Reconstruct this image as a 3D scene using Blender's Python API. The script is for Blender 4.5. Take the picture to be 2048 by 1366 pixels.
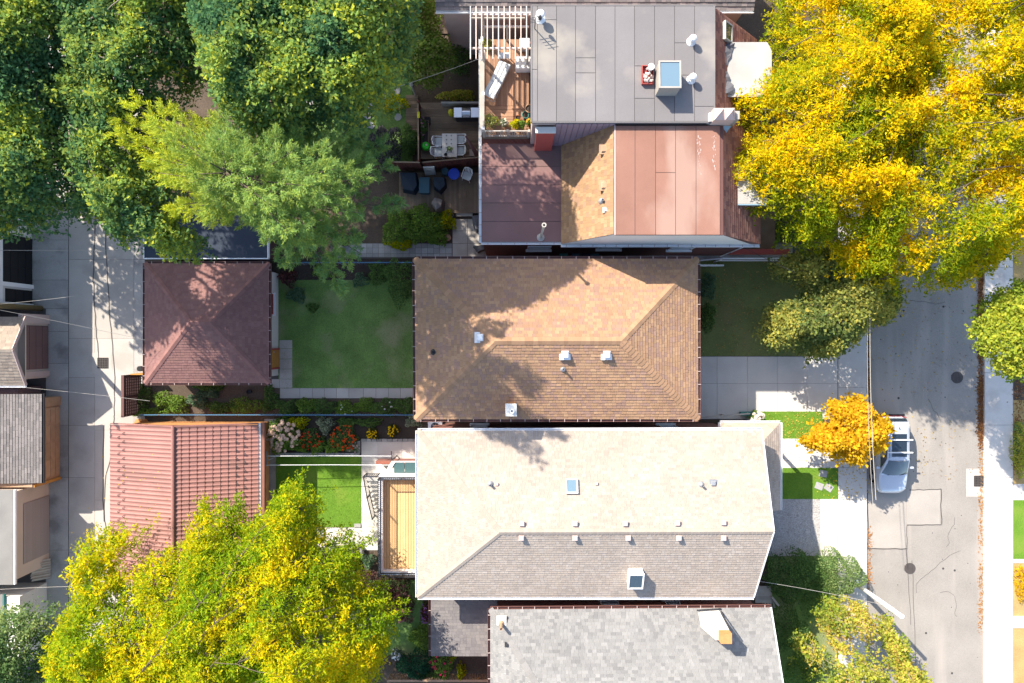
import bpy, math, random
import numpy as np
from mathutils import Vector, Matrix
for _o in list(bpy.data.objects): bpy.data.objects.remove(_o)
SC = bpy.context.scene
COL = SC.collection
R = math.radians
# ---------------------------------------------------------------- camera, sky, sun, exposure
H = 41.36                      # drone height in metres, looking straight down
F = 1365.0                     # focal length in photograph pixels (2048 wide)
cd = bpy.data.cameras.new('camera'); cam = bpy.data.objects.new('camera', cd); COL.objects.link(cam)
cd.sensor_width = 36.0; cd.lens = 36.0 * F / 2048.0; cd.clip_end = 2000.0; cd.clip_start = 0.5
cam.location = (0, 0, H); cam.rotation_euler = (0, 0, 0); SC.camera = cam
SUN_TO = Vector((-0.84, 0.90, 1.0)).normalized()      # direction towards the sun
ELEV = math.asin(SUN_TO.z); AZ = math.atan2(SUN_TO.x, SUN_TO.y)
world = bpy.data.worlds.new('World'); SC.world = world; world.use_nodes = True
nt = world.node_tree
sky = nt.nodes.new('ShaderNodeTexSky'); sky.sky_type = 'NISHITA'; sky.sun_disc = False
sky.sun_elevation = ELEV; sky.sun_rotation = AZ; sky.altitude = 100; sky.air_density = 1.0; sky.dust_density = 1.5
bg = nt.nodes['Background']; bg.inputs['Strength'].default_value = 0.15
nt.links.new(sky.outputs['Color'], bg.inputs['Color'])
sd = bpy.data.lights.new('sun', 'SUN'); sd.energy = 4.4; sd.angle = R(0.5); sd.color = (1.0, 0.92, 0.80)
sun = bpy.data.objects.new('sun', sd); COL.objects.link(sun)
sun.rotation_euler = SUN_TO.to_track_quat('Z', 'Y').to_euler(); sun.location = (-40, 40, 60)
vs = SC.view_settings; vs.view_transform = 'Standard'; vs.look = 'None'; vs.gamma = 1.0; vs.use_curve_mapping = False
vs.exposure = 1.34
SC.render.engine = 'CYCLES'
SC.cycles.max_bounces = 6; SC.cycles.diffuse_bounces = 3; SC.cycles.glossy_bounces = 2; SC.cycles.transmission_bounces = 3
SC.cycles.transparent_max_bounces = 4; SC.cycles.caustics_reflective = False; SC.cycles.caustics_refractive = False

# ---------------------------------------------------------------- helpers
def X(px, z=0.0): return (px - 1024.0) * (H - z) / F
def Y(py, z=0.0): return (683.0 - py) * (H - z) / F
def P(px, py, z=0.0): return Vector((X(px, z), Y(py, z), z))
def Ps(px, py, zf, dz=0.0):                      # the point of a sloping surface zf(x, y) seen at a photograph pixel
    z = 4.0
    for _ in range(12): z = zf(X(px, z), Y(py, z)) + dz
    return P(px, py, z)
rnd = random.Random(7)

def tag(o, label=None, cat=None, group=None, kind=None):
    if label: o['label'] = label
    if cat: o['category'] = cat
    if group: o['group'] = group
    if kind: o['kind'] = kind
    return o
def root_of(o):
    while o.parent is not None: o = o.parent
    return o
def thing(name, label=None, cat=None, loc=(0, 0, 0), group=None, kind=None):
    o = bpy.data.objects.new(name, None); COL.objects.link(o); o.location = loc; o.empty_display_size = 0.3
    return tag(o, label, cat, group, kind)
def new_obj(name, me, parent=None, world=(0, 0, 0), rot=None, scale=None):
    o = bpy.data.objects.new(name, me); COL.objects.link(o)
    if parent is not None:
        o.parent = parent; o.location = Vector(world) - root_of(parent).location
    else: o.location = world
    if rot is not None: o.rotation_euler = rot
    if scale is not None: o.scale = scale
    return o

# ---------------------------------------------------------------- materials
def M(name, rgb, rough=0.85, var=0.12, scale=1.5, fine=0.0, fscale=25.0, bump=0.0, attr=False, rand=0.0, metal=0.0, spec=0.3,
      stain=None, stain_amt=0.5, stain_scale=0.35, stain_at=(0.52, 0.66), stretch=None):
    m = bpy.data.materials.new(name); m.use_nodes = True
    t = m.node_tree; N = t.nodes; L = t.links; b = N['Principled BSDF']
    b.inputs['Roughness'].default_value = rough; b.inputs['Metallic'].default_value = metal
    b.inputs['Specular IOR Level'].default_value = spec
    geo = N.new('ShaderNodeNewGeometry')
    def mul(c, fac_socket, lo, hi):
        mr = N.new('ShaderNodeMapRange'); L.new(fac_socket, mr.inputs[0]); mr.inputs[3].default_value = lo; mr.inputs[4].default_value = hi
        v = N.new('ShaderNodeVectorMath'); v.operation = 'SCALE'; L.new(c, v.inputs[0]); L.new(mr.outputs[0], v.inputs['Scale'])
        return v.outputs[0]
    def noise(sc, det=4.0):
        n = N.new('ShaderNodeTexNoise'); n.inputs['Scale'].default_value = sc; n.inputs['Detail'].default_value = det
        L.new(geo.outputs['Position'], n.inputs['Vector']); return n.outputs['Fac']
    if attr:
        a = N.new('ShaderNodeAttribute'); a.attribute_name = 'col'; c = a.outputs['Color']
    else:
        a = N.new('ShaderNodeRGB'); a.outputs[0].default_value = (*rgb, 1); c = a.outputs[0]
    if var:
        mr = N.new('ShaderNodeMapRange'); f = noise(scale); L.new(f, mr.inputs[0])
        c = mul(c, f, 1 - 2 * var, 1 + 2 * var)
    if fine:
        c = mul(c, noise(fscale, 2.0), 1 - 2 * fine, 1 + 2 * fine)
    if rand:
        oi = N.new('ShaderNodeObjectInfo'); c = mul(c, oi.outputs['Random'], 1 - rand, 1 + rand)
    if stain:
        f = noise(stain_scale, 5.0)
        if stretch:
            sv = N.new('ShaderNodeVectorMath'); sv.operation = 'MULTIPLY'; L.new(geo.outputs['Position'], sv.inputs[0]); sv.inputs[1].default_value = stretch
            L.new(sv.outputs[0], f.node.inputs['Vector'])
        mr = N.new('ShaderNodeMapRange'); L.new(f, mr.inputs[0]); mr.inputs[1].default_value = stain_at[0]; mr.inputs[2].default_value = stain_at[1]
        mr.inputs[3].default_value = 0; mr.inputs[4].default_value = stain_amt
        mx = N.new('ShaderNodeMix'); mx.data_type = 'RGBA'; L.new(mr.outputs[0], mx.inputs[0]); L.new(c, mx.inputs[6]); mx.inputs[7].default_value = (*stain, 1)
        c = mx.outputs[2]
    L.new(c, b.inputs['Base Color'])
    if bump:
        bp = N.new('ShaderNodeBump'); bp.inputs['Strength'].default_value = bump; bp.inputs['Distance'].default_value = 0.02
        L.new(noise(fscale, 3.0), bp.inputs['Height']); L.new(bp.outputs[0], b.inputs['Normal'])
    return m
def M_leaf(name, trans=0.35):
    m = bpy.data.materials.new(name); m.use_nodes = True
    t = m.node_tree; N = t.nodes; L = t.links; N.remove(N['Principled BSDF']); out = N['Material Output']
    a = N.new('ShaderNodeAttribute'); a.attribute_name = 'col'
    d = N.new('ShaderNodeBsdfDiffuse'); tr = N.new('ShaderNodeBsdfTranslucent'); mx = N.new('ShaderNodeMixShader'); mx.inputs[0].default_value = trans
    L.new(a.outputs['Color'], d.inputs[0]); L.new(a.outputs['Color'], tr.inputs[0]); L.new(d.outputs[0], mx.inputs[1]); L.new(tr.outputs[0], mx.inputs[2])
    L.new(mx.outputs[0], out.inputs[0]); return m
def M_brick(name, c1, c2, mortar, sc=1.0):
    m = bpy.data.materials.new(name); m.use_nodes = True
    t = m.node_tree; N = t.nodes; L = t.links; b = N['Principled BSDF']; b.inputs['Roughness'].default_value = 0.9
    geo = N.new('ShaderNodeNewGeometry'); sx = N.new('ShaderNodeSeparateXYZ'); L.new(geo.outputs['Position'], sx.inputs[0])
    ad = N.new('ShaderNodeMath'); L.new(sx.outputs[0], ad.inputs[0]); L.new(sx.outputs[1], ad.inputs[1])
    cb = N.new('ShaderNodeCombineXYZ'); L.new(ad.outputs[0], cb.inputs[0]); L.new(sx.outputs[2], cb.inputs[1])
    br = N.new('ShaderNodeTexBrick'); br.inputs['Scale'].default_value = sc; br.inputs['Color1'].default_value = (*c1, 1); br.inputs['Color2'].default_value = (*c2, 1)
    br.inputs['Mortar'].default_value = (*mortar, 1); br.inputs['Brick Width'].default_value = 0.22; br.inputs['Row Height'].default_value = 0.075; br.inputs['Mortar Size'].default_value = 0.008
    L.new(cb.outputs[0], br.inputs['Vector']); L.new(br.outputs['Color'], b.inputs['Base Color']); return m
def M_glass(name, rgb, rough=0.05, spec=0.8):
    m = bpy.data.materials.new(name); m.use_nodes = True; b = m.node_tree.nodes['Principled BSDF']
    b.inputs['Base Color'].default_value = (*rgb, 1); b.inputs['Roughness'].default_value = rough; b.inputs['Specular IOR Level'].default_value = spec
    b.inputs['Coat Weight'].default_value = 0.5; return m

MT = {}
def mk(name, *a, **k): MT[name] = M(name, *a, **k); return MT[name]
mk('soil', (0.085, 0.062, 0.045), 0.95, 0.22, 0.8, 0.25, 14, 0.6)
mk('dark_soil', (0.045, 0.034, 0.028), 0.95, 0.2, 1.2, 0.3, 18, 0.7)
mk('ground', (0.12, 0.11, 0.09), 0.95, 0.2, 0.3)
mk('concrete', (0.40, 0.365, 0.325), 0.9, 0.07, 0.9, 0.06, 30, 0.12, rand=0.07, stain=(0.27, 0.24, 0.21), stain_amt=0.45, stain_scale=0.5)
mk('walk', (0.50, 0.47, 0.43), 0.9, 0.05, 0.9, 0.05, 30, 0.1, rand=0.05, stain=(0.36, 0.32, 0.28), stain_amt=0.3, stain_scale=0.5)
mk('white_concrete', (0.56, 0.52, 0.47), 0.9, 0.06, 1.0, 0.06, 30, 0.1, rand=0.04, stain=(0.36, 0.32, 0.28), stain_amt=0.5, stain_scale=0.6)
mk('apron', (0.345, 0.32, 0.295), 0.9, 0.12, 0.8, 0.10, 24, 0.2, rand=0.12, stain=(0.13, 0.12, 0.12), stain_amt=0.6, stain_scale=0.7)
mk('joint', (0.10, 0.09, 0.085), 0.95, 0.15, 2.0)
mk('asphalt', (0.255, 0.232, 0.205), 0.92, 0.12, 0.45, 0.20, 38, 0.3, stain=(0.345, 0.305, 0.265), stain_amt=0.7, stain_scale=0.9, stretch=(1.0, 0.10, 1.0))
mk('asphalt_patch', (0.33, 0.298, 0.262), 0.92, 0.10, 0.6, 0.12, 40, 0.25)
mk('tar', (0.05, 0.045, 0.045), 0.8, 0.1)
mk('gravel', (0.36, 0.345, 0.325), 0.95, 0.10, 3.0, 0.35, 22, 0.6)
mk('paver', (0.56, 0.52, 0.47), 0.9, 0.06, 2.0, 0.05, 25, 0.15, rand=0.10)
mk('grey_stone', (0.30, 0.29, 0.28), 0.9, 0.1, 2.0, 0.08, 20, 0.2, rand=0.2)
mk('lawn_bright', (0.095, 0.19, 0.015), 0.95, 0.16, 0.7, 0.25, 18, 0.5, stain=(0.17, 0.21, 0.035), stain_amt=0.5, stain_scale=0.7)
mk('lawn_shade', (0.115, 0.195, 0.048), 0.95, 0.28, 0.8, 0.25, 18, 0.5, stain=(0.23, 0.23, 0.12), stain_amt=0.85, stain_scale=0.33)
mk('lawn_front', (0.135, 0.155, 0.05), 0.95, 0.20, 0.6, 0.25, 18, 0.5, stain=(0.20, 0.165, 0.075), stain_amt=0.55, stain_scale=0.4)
mk('dry_grass', (0.36, 0.25, 0.10), 0.95, 0.2, 0.9, 0.2, 20, 0.5)
mk('shingle', (0.3, 0.2, 0.15), 0.92, 0.085, 0.55, 0.12, 40, attr=True, spec=0.15)
mk('felt_grey', (0.178, 0.166, 0.165), 0.9, 0.08, 0.5, 0.08, 40, 0.1, rand=0.07, stain=(0.31, 0.28, 0.235), stain_amt=0.75, stain_scale=0.36, stain_at=(0.55, 0.70), spec=0.2)
mk('felt_red', (0.25, 0.13, 0.095), 0.9, 0.11, 0.7, 0.09, 40, 0.1, rand=0.06, stain=(0.33, 0.215, 0.17), stain_amt=0.8, stain_scale=0.45, stretch=(1.0, 0.45, 1.0), spec=0.2)
mk('felt_maroon', (0.215, 0.12, 0.11), 0.9, 0.10, 0.5, 0.06, 40, 0.1, rand=0.05, stain=(0.16, 0.11, 0.10), stain_amt=0.5, stain_scale=0.45, spec=0.2)
mk('felt_light', (0.36, 0.345, 0.32), 0.9, 0.16, 0.9, 0.05, 30, 0.2)
mk('felt_pale', (0.19, 0.18, 0.165), 0.9, 0.14, 0.8, 0.06, 30, 0.2)
mk('felt_navy', (0.035, 0.045, 0.065), 0.9, 0.1, 0.8, 0.08, 30)
mk('lap', (0.09, 0.075, 0.075), 0.9, 0.1)
mk('white_metal', (0.74, 0.74, 0.74), 0.5, 0.03)
mk('grey_metal', (0.30, 0.31, 0.33), 0.45, 0.05, metal=0.3)
mk('dark_metal', (0.035, 0.035, 0.04), 0.5, 0.05)
mk('steel', (0.55, 0.56, 0.58), 0.3, 0.03, metal=0.8)
mk('brown_metal', (0.12, 0.055, 0.045), 0.5, 0.06)
mk('red_tile', (0.265, 0.125, 0.105), 0.6, 0.10, 0.7, 0.07, 14, spec=0.3, stain=(0.17, 0.085, 0.07), stain_amt=0.6, stain_scale=0.8, stretch=(0.3, 1.6, 1.0))
mk('red_brick_paint', (0.34, 0.07, 0.06), 0.8, 0.1, 3)
mk('stucco_white', (0.60, 0.58, 0.535), 0.9, 0.04, 1.0, 0.04, 20)
mk('stucco_pink', (0.46, 0.36, 0.33), 0.9, 0.06, 1.0)
mk('beige_panel', (0.52, 0.43, 0.36), 0.8, 0.05, 1.0)
mk('taupe_door', (0.33, 0.28, 0.26), 0.7, 0.04, 1.0, rand=0.04)
mk('brown_door', (0.16, 0.095, 0.09), 0.7, 0.06, 1.0, rand=0.06)
mk('tan_wood', (0.38, 0.24, 0.15), 0.85, 0.12, 3.0, rand=0.12)
mk('oak', (0.42, 0.20, 0.045), 0.7, 0.1, 4)
mk('deck_new', (0.62, 0.40, 0.19), 0.8, 0.06, 2.0, 0.05, 20, rand=0.10)
mk('deck_old', (0.20, 0.145, 0.10), 0.9, 0.16, 2.0, 0.1, 20, rand=0.25)
mk('deck_roof', (0.30, 0.17, 0.105), 0.9, 0.14, 2.0, 0.1, 20, rand=0.22)
mk('fence_red', (0.13, 0.045, 0.035), 0.85, 0.1, 2.0, rand=0.2)
mk('fence_brown', (0.075, 0.042, 0.040), 0.8, 0.1, 2.0, rand=0.15)
mk('weathered', (0.36, 0.33, 0.29), 0.9, 0.12, 3.0, rand=0.15)
mk('pergola', (0.62, 0.50, 0.44), 0.85, 0.06, 2.0, rand=0.06)
mk('pole_wood', (0.15, 0.115, 0.05), 0.9, 0.12, 3.0)
mk('bark', (0.10, 0.075, 0.055), 0.95, 0.2, 3.0, 0.2, 20, 0.5)
mk('pale_bark', (0.22, 0.18, 0.14), 0.95, 0.2, 3.0)
mk('terracotta', (0.36, 0.13, 0.06), 0.8, 0.1, 4)
mk('brick_orange', (0.48, 0.22, 0.08), 0.9, 0.15, 5)
mk('iron', (0.07, 0.06, 0.055), 0.7, 0.15, 4)
mk('canopy_glass', (0.05, 0.10, 0.10), 0.3, 0.05, spec=0.5)
mk('black', (0.012, 0.012, 0.014), 0.6, 0.05)
mk('blue_paint', (0.02, 0.06, 0.45), 0.4, 0.05)
mk('teal_plastic', (0.035, 0.085, 0.115), 0.5, 0.08)
mk('navy_tarp', (0.012, 0.024, 0.040), 0.6, 0.15, 2)
mk('lime', (0.04, 0.50, 0.03), 0.35, 0.1)
mk('green_metal', (0.03, 0.16, 0.14), 0.5, 0.05)
mk('yellow_plastic', (0.55, 0.50, 0.02), 0.5, 0.05)
mk('cushion', (0.52, 0.55, 0.55), 0.9, 0.08, 6)
mk('cover', (0.13, 0.115, 0.11), 0.8, 0.15, 3)
mk('slate_cover', (0.10, 0.10, 0.11), 0.85, 0.15, 2)
mk('rail_blue', (0.05, 0.15, 0.27), 0.5, 0.05)
mk('rust_brown', (0.20, 0.085, 0.06), 0.7, 0.12, 3)
mk('purple_metal', (0.26, 0.20, 0.25), 0.5, 0.05)
mk('blue_metal', (0.22, 0.33, 0.40), 0.45, 0.08)
mk('rubble', (0.5, 0.42, 0.38), 0.9, 0.3, 9, rand=0.4)
mk('hose', (0.10, 0.10, 0.10), 0.6, 0)
mk('shrub_flower', (0.5, 0.5, 0.5), 0.8, 0.1, attr=True)
MT['leaf'] = M_leaf('leaf', 0.5)
MT['needle'] = M_leaf('needle', 0.4)
MT['petal'] = M_leaf('petal', 0.2)
MT['brick'] = M_brick('brick', (0.27, 0.085, 0.055), (0.20, 0.06, 0.045), (0.22, 0.17, 0.15))
MT['dark_brick'] = M_brick('dark_brick', (0.15, 0.045, 0.035), (0.11, 0.035, 0.03), (0.10, 0.07, 0.06))
MT['glass'] = M_glass('glass', (0.03, 0.045, 0.05))
MT['sky_glass'] = M_glass('sky_glass', (0.13, 0.20, 0.25), 0.15, 0.4)
MT['car_glass'] = M_glass('car_glass', (0.015, 0.025, 0.035), 0.03, 1.0)
mp = M_glass('car_paint', (0.52, 0.55, 0.60), 0.22, 0.7); mp.node_tree.nodes['Principled BSDF'].inputs['Metallic'].default_value = 0.25
MT['car_paint'] = mp
MT['tail'] = M_glass('tail', (0.35, 0.01, 0.02), 0.15)
MT['lamp'] = M_glass('lamp', (0.6, 0.62, 0.65), 0.1)

# ---------------------------------------------------------------- mesh builder
class MB:
    def __init__(s): s.v = []; s.f = []; s.c = []
    def add(s, vs, fs, col=None):
        n = len(s.v); s.v.extend(Vector(p) for p in vs)
        for f in fs: s.f.append([i + n for i in f]); s.c.append(col)
        return s
    def box(s, a, b, col=None):
        x0, x1 = sorted((a[0], b[0])); y0, y1 = sorted((a[1], b[1])); z0, z1 = sorted((a[2], b[2]))
        return s.add([(x0,y0,z0),(x1,y0,z0),(x1,y1,z0),(x0,y1,z0),(x0,y0,z1),(x1,y0,z1),(x1,y1,z1),(x0,y1,z1)],
                     [(3,2,1,0),(4,5,6,7),(0,1,5,4),(1,2,6,5),(2,3,7,6),(3,0,4,7)], col)
    def obox(s, c, u, v, w, col=None):                      # centre and three half-axis vectors
        c, u, v, w = map(Vector, (c, u, v, w))
        if u.cross(v).dot(w) < 0: u = -u
        p = [c+a*u+b*v+d*w for d in (-1, 1) for a, b in ((-1,-1),(1,-1),(1,1),(-1,1))]
        return s.add(p, [(3,2,1,0),(4,5,6,7),(0,1,5,4),(1,2,6,5),(2,3,7,6),(3,0,4,7)], col)
    def bar(s, a, b, w, h, up=(0, 0, 1), col=None):         # a beam from a to b
        a, b = Vector(a), Vector(b); d = b - a; up = Vector(up); side = d.cross(up)
        if side.length < 1e-6: side = d.cross(Vector((1, 0, 0)))
        side.normalize(); up2 = side.cross(d).normalized()
        return s.obox((a+b)/2, d/2, side*w/2, up2*h/2, col)
    def prism(s, pts, z0, z1, col=None):
        pts = [(p[0], p[1]) for p in pts]
        if sum(pts[i-1][0]*pts[i][1]-pts[i][0]*pts[i-1][1] for i in range(len(pts))) < 0: pts = pts[::-1]
        n = len(pts)
        return s.add([(x,y,z0) for x,y in pts]+[(x,y,z1) for x,y in pts],
                     [tuple(range(n-1,-1,-1)), tuple(range(n,2*n))]+[(i,(i+1)%n,n+(i+1)%n,n+i) for i in range(n)], col)
    def poly(s, pts, col=None): return s.add(pts, [tuple(range(len(pts)))], col)
    def tube(s, pts, r, n=6, r2=None, col=None):
        pts = [Vector(p) for p in pts]; k = len(pts); vs = []; ref = None
        for i, p in enumerate(pts):
            d = (pts[min(i+1, k-1)] - pts[max(i-1, 0)]).normalized()
            if ref is None: ref = d.cross(Vector((0.3, 0.1, 1))) if abs(d.z) < 0.95 else d.cross(Vector((1, 0, 0)))
            ref = (ref - d*ref.dot(d)).normalized(); o = d.cross(ref)
            rr = r if r2 is None else r + (r2 - r)*i/(k-1)
            vs += [p + ref*math.cos(2*math.pi*j/n)*rr + o*math.sin(2*math.pi*j/n)*rr for j in range(n)]
        fs = [(i*n+j, i*n+(j+1)%n, (i+1)*n+(j+1)%n, (i+1)*n+j) for i in range(k-1) for j in range(n)]
        fs += [tuple(range(n-1,-1,-1)), tuple(range((k-1)*n, k*n))]
        return s.add(vs, fs, col)
    def lathe(s, c, prof, n=12, col=None):
        c = Vector(c); vs = [(c.x+r*math.cos(2*math.pi*j/n), c.y+r*math.sin(2*math.pi*j/n), c.z+z) for r, z in prof for j in range(n)]
        k = len(prof)
        fs = [(i*n+j, i*n+(j+1)%n, (i+1)*n+(j+1)%n, (i+1)*n+j) for i in range(k-1) for j in range(n)]
        fs += [tuple(range(n-1,-1,-1)), tuple(range((k-1)*n, k*n))]
        return s.add(vs, fs, col)
    def mesh(s, name, mat, org=(0, 0, 0), smooth=False):
        org = Vector(org); me = bpy.data.meshes.new(name); me.from_pydata([p - org for p in s.v], [], s.f)
        if any(c is not None for c in s.c):
            a = me.attributes.new('col', 'FLOAT_COLOR', 'FACE')
            a.data.foreach_set('color', np.array([(*(c or (0.5, 0.5, 0.5)), 1) for c in s.c], dtype=np.float32).ravel())
        me.materials.append(MT[mat] if isinstance(mat, str) else mat)
        if smooth: me.polygons.foreach_set('use_smooth', [True]*len(me.polygons))
        me.update(); return me
    def build(s, name, mat, parent=None, smooth=False, kind=None):
        if parent is not None: org = root_of(parent).location
        else:
            lo = [min(p[i] for p in s.v) for i in range(3)]; hi = [max(p[i] for p in s.v) for i in range(3)]
            org = Vector(((lo[0]+hi[0])/2, (lo[1]+hi[1])/2, lo[2]))
        o = bpy.data.objects.new(name, s.mesh(name, mat, org, smooth)); COL.objects.link(o)
        if parent is not None: o.parent = parent
        else: o.location = org
        if kind: o['kind'] = kind
        return o
UNIT = {}
def unit_box(mat):
    if mat not in UNIT: UNIT[mat] = MB().box((-.5,-.5,-.5), (.5,.5,.5)).mesh('block', mat)
    return UNIT[mat]
def block(name, parent, mat, a, b, rz=0.0):                 # one piece: a box between two corners, sharing its mesh
    a, b = Vector(a), Vector(b)
    return new_obj(name, unit_box(mat), parent, (a+b)/2, (0, 0, rz), [abs(b[i]-a[i]) for i in range(3)])
def pbox(px0, py0, px1, py1, z0, z1, zr=None):              # box corners from a photograph rectangle read at height zr
    zr = z1 if zr is None else zr
    return (X(px0, zr), Y(py1, zr), z0), (X(px1, zr), Y(py0, zr), z1)
def slab_grid(name, parent, mat, xs, ys, z0, z1, gap=0.012, jit=0.004):
    for i in range(len(xs)-1):
        for j in range(len(ys)-1):
            dz = rnd.uniform(-jit, jit)
            block(name, parent, mat, (xs[i]+gap, min(ys[j], ys[j+1])+gap, z0), (xs[i+1]-gap, max(ys[j], ys[j+1])-gap, z1+dz))
def frange(a, b, n): return [a+(b-a)*i/n for i in range(n+1)]

# ---------------------------------------------------------------- roofs
def clip(poly, planes):
    for a, b, c in planes:                                  # keep a*u+b*v+c >= 0
        out = []
        for i in range(len(poly)):
            p, q = poly[i-1], poly[i]; dp = a*p[0]+b*p[1]+c; dq = a*q[0]+b*q[1]+c
            if (dp >= 0) != (dq >= 0):
                t = dp/(dp-dq); out.append((p[0]+(q[0]-p[0])*t, p[1]+(q[1]-p[1])*t))
            if dq >= 0: out.append(q)
        poly = out
        if len(poly) < 3: return []
    return poly
def frame_of(pts):
    n = (Vector(pts[2])-Vector(pts[0])).cross(Vector(pts[-1])-Vector(pts[1])) if len(pts) == 4 else (pts[1]-pts[0]).cross(pts[2]-pts[0])
    n.normalize(); u = pts[1]-pts[0]; u = (u-n*u.dot(n)).normalized(); return pts[0], u, n.cross(u), n
def lay_shingles(mb, pts, pal, course=0.15, tab=0.3, thick=0.022, seed=1, gap=0.006, jitter=0.10):
    """courses of separate shingles on the plane pts (counter-clockwise from above, first edge = eave)"""
    rg = random.Random(seed); o, u, v, n = frame_of(pts)
    q = [((p-o).dot(u), (p-o).dot(v)) for p in pts]
    ed = []
    for i in range(len(q)):
        (ax, ay), (bx, by) = q[i], q[(i+1) % len(q)]; L = math.hypot(bx-ax, by-ay)
        if L > 1e-6: ed.append((-(by-ay)/L, (bx-ax)/L, (ax*by-ay*bx)/L))
    u0, u1 = min(a for a, b in q), max(a for a, b in q); v1 = max(b for a, b in q)
    r = 0; vv = 0.0
    while vv < v1:
        vt = min(vv+course, v1); uu = u0 - rg.uniform(0, tab)
        while uu < u1:
            w = tab*rg.choice((0.7, 0.85, 1.0, 1.0, 1.2, 1.45)); a0, a1 = uu+gap/2, uu+w-gap/2; uu += w
            cell = [(a0, vv), (a1, vv), (a1, vt), (a0, vt)]
            inside = [all(a*p[0]+b*p[1]+c >= -1e-6 for a, b, c in ed) for p in cell]
            if not all(inside):
                cell = clip(cell, ed)
                if len(cell) < 3: continue
            c0 = pal[rg.randrange(len(pal))]; k = 1+rg.uniform(-jitter, jitter); c = (c0[0]*k, c0[1]*k, c0[2]*k)
            th = thick*rg.uniform(0.75, 1.25)
            top = [o+u*a+v*b+n*(0.005+th*(1-(b-vv)/max(course, 1e-4))) for a, b in cell]
            m = len(top); base = len(mb.v); mb.v.extend(top); mb.f.append([base+i for i in range(m)]); mb.c.append(c)
            for i in range(m):
                j = (i+1) % m
                if cell[i][1] < vv+1e-5 and cell[j][1] < vv+1e-5:     # the butt edge
                    b2 = len(mb.v); mb.v.extend([o+u*cell[i][0]+v*cell[i][1], o+u*cell[j][0]+v*cell[j][1]])
                    mb.f.append([b2, b2+1, base+j, base+i]); mb.c.append(c)
        vv += course; r += 1
def plane_z(planes):
    fs = []
    for pts in planes:
        o, u, v, n = frame_of(pts); fs.append((o, n))
    return lambda x, y: min(o.z-(n.x*(x-o.x)+n.y*(y-o.y))/n.z for o, n in fs)
def caps(parent, a, b, n1, n2, pal_mat, step=0.2, w=0.17, ln=0.30):
    """overlapping ridge caps from a to b; n1, n2 are the normals of the two slopes that meet there"""
    a, b = Vector(a), Vector(b); d = (b-a).normalized(); L = (b-a).length
    up = (n1+n2).normalized(); s1 = d.cross(n1).normalized(); s2 = n2.cross(d).normalized()
    if s1.z > 0: s1 = -s1
    if s2.z > 0: s2 = -s2
    mb = MB()
    for s in (s1, s2):
        nn = n1 if s is s1 else n2
        lo = -d*ln/2; hi = d*ln/2
        A = lo+up*0.055; B = hi+up*0.030; C = hi+s*w+nn*0.020; D = lo+s*w+nn*0.045
        t = up*-0.022
        vs = [A, B, C, D, A+t, B+t, C+t, D+t]
        fs = [(0,1,2,3),(0,3,7,4),(3,2,6,7),(1,5,6,2)]
        nrm = (B-A).cross(D-A)
        if nrm.dot(up) < 0: fs = [f[::-1] for f in fs]
        mb.add(vs, fs)
    me = mb.mesh('ridge_cap', pal_mat); k = max(1, int(L/step))
    for i in range(k): new_obj('ridge_cap', me, parent, a+d*((i+0.5)*L/k))
def roof_solid(parent, planes, eave, t=0.16, mat='lap'):
    mb = MB()
    for p in planes: mb.poly(p)
    n = len(eave); lo = [Vector(p)-Vector((0, 0, t)) for p in eave]
    mb.poly(list(reversed(lo)))
    for i in range(n): mb.poly([lo[i], lo[(i+1) % n], eave[(i+1) % n], eave[i]])
    return mb.build('roof', mat, parent)
def gutter(parent, a, b, out, mat='white_metal', w=0.11, h=0.10, clips=None, clip_mat='stucco_pink', step=0.64):
    """an open channel along a..b, hung outside the eave; clips: hangers across it"""
    a, b, out = Vector(a), Vector(b), Vector(out).normalized(); d = (b-a).normalized(); up = Vector((0, 0, 1))
    a2, b2 = a-d*0.02, b+d*0.02
    mb = MB()
    for off, ww, z0, z1 in ((0.008, 0.012, -h, 0.0), (w, 0.022, -h, 0.012), (w/2, w, -h, -h+0.012)):
        mb.obox((a2+b2)/2+out*off+up*(z0+z1)/2, (b2-a2)/2, out*ww/2, up*(z1-z0)/2)
    g = mb.build('gutter', mat, parent)
    if clips:
        me = MB().obox((0, 0, 0), out*(w*0.55), d*0.014, up*0.010).mesh('hanger', clip_mat)
        L = (b-a).length; k = int(L/step)
        for i in range(k): new_obj('hanger', me, g, a+d*((i+0.5+rnd.uniform(-.12, .12))*L/k)+out*w*0.52+up*0.022)
    return g
def window_on(parent, c, right, out, w, h, frame='white_metal', pane='glass', depth=0.06):
    """a window with frame, pane and sill on a wall at c"""
    c, right, out = Vector(c), Vector(right).normalized(), Vector(out).normalized(); up = Vector((0, 0, 1)); f = MB(); t = 0.06
    for sx in (-1, 1): f.obox(c+right*sx*(w/2-t/2), right*t/2, up*h/2, out*depth)
    for sz in (-1, 0, 1): f.obox(c+up*sz*(h/2-t/2), right*(w/2-t), up*t/2, out*depth*0.95)
    win = thing_part('window', parent)
    f.build('frame', frame, win); MB().obox(c, right*(w/2-t), up*(h/2-t), out*0.02).build('pane', pane, win)
    MB().obox(c-up*(h/2+0.05)+out*0.05, right*(w/2+0.08), up*0.04, out*0.11).build('sill', 'white_metal', win)
def thing_part(name, parent):
    o = bpy.data.objects.new(name, None); COL.objects.link(o); o.parent = parent; o.empty_display_size = 0.2; return o
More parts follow.
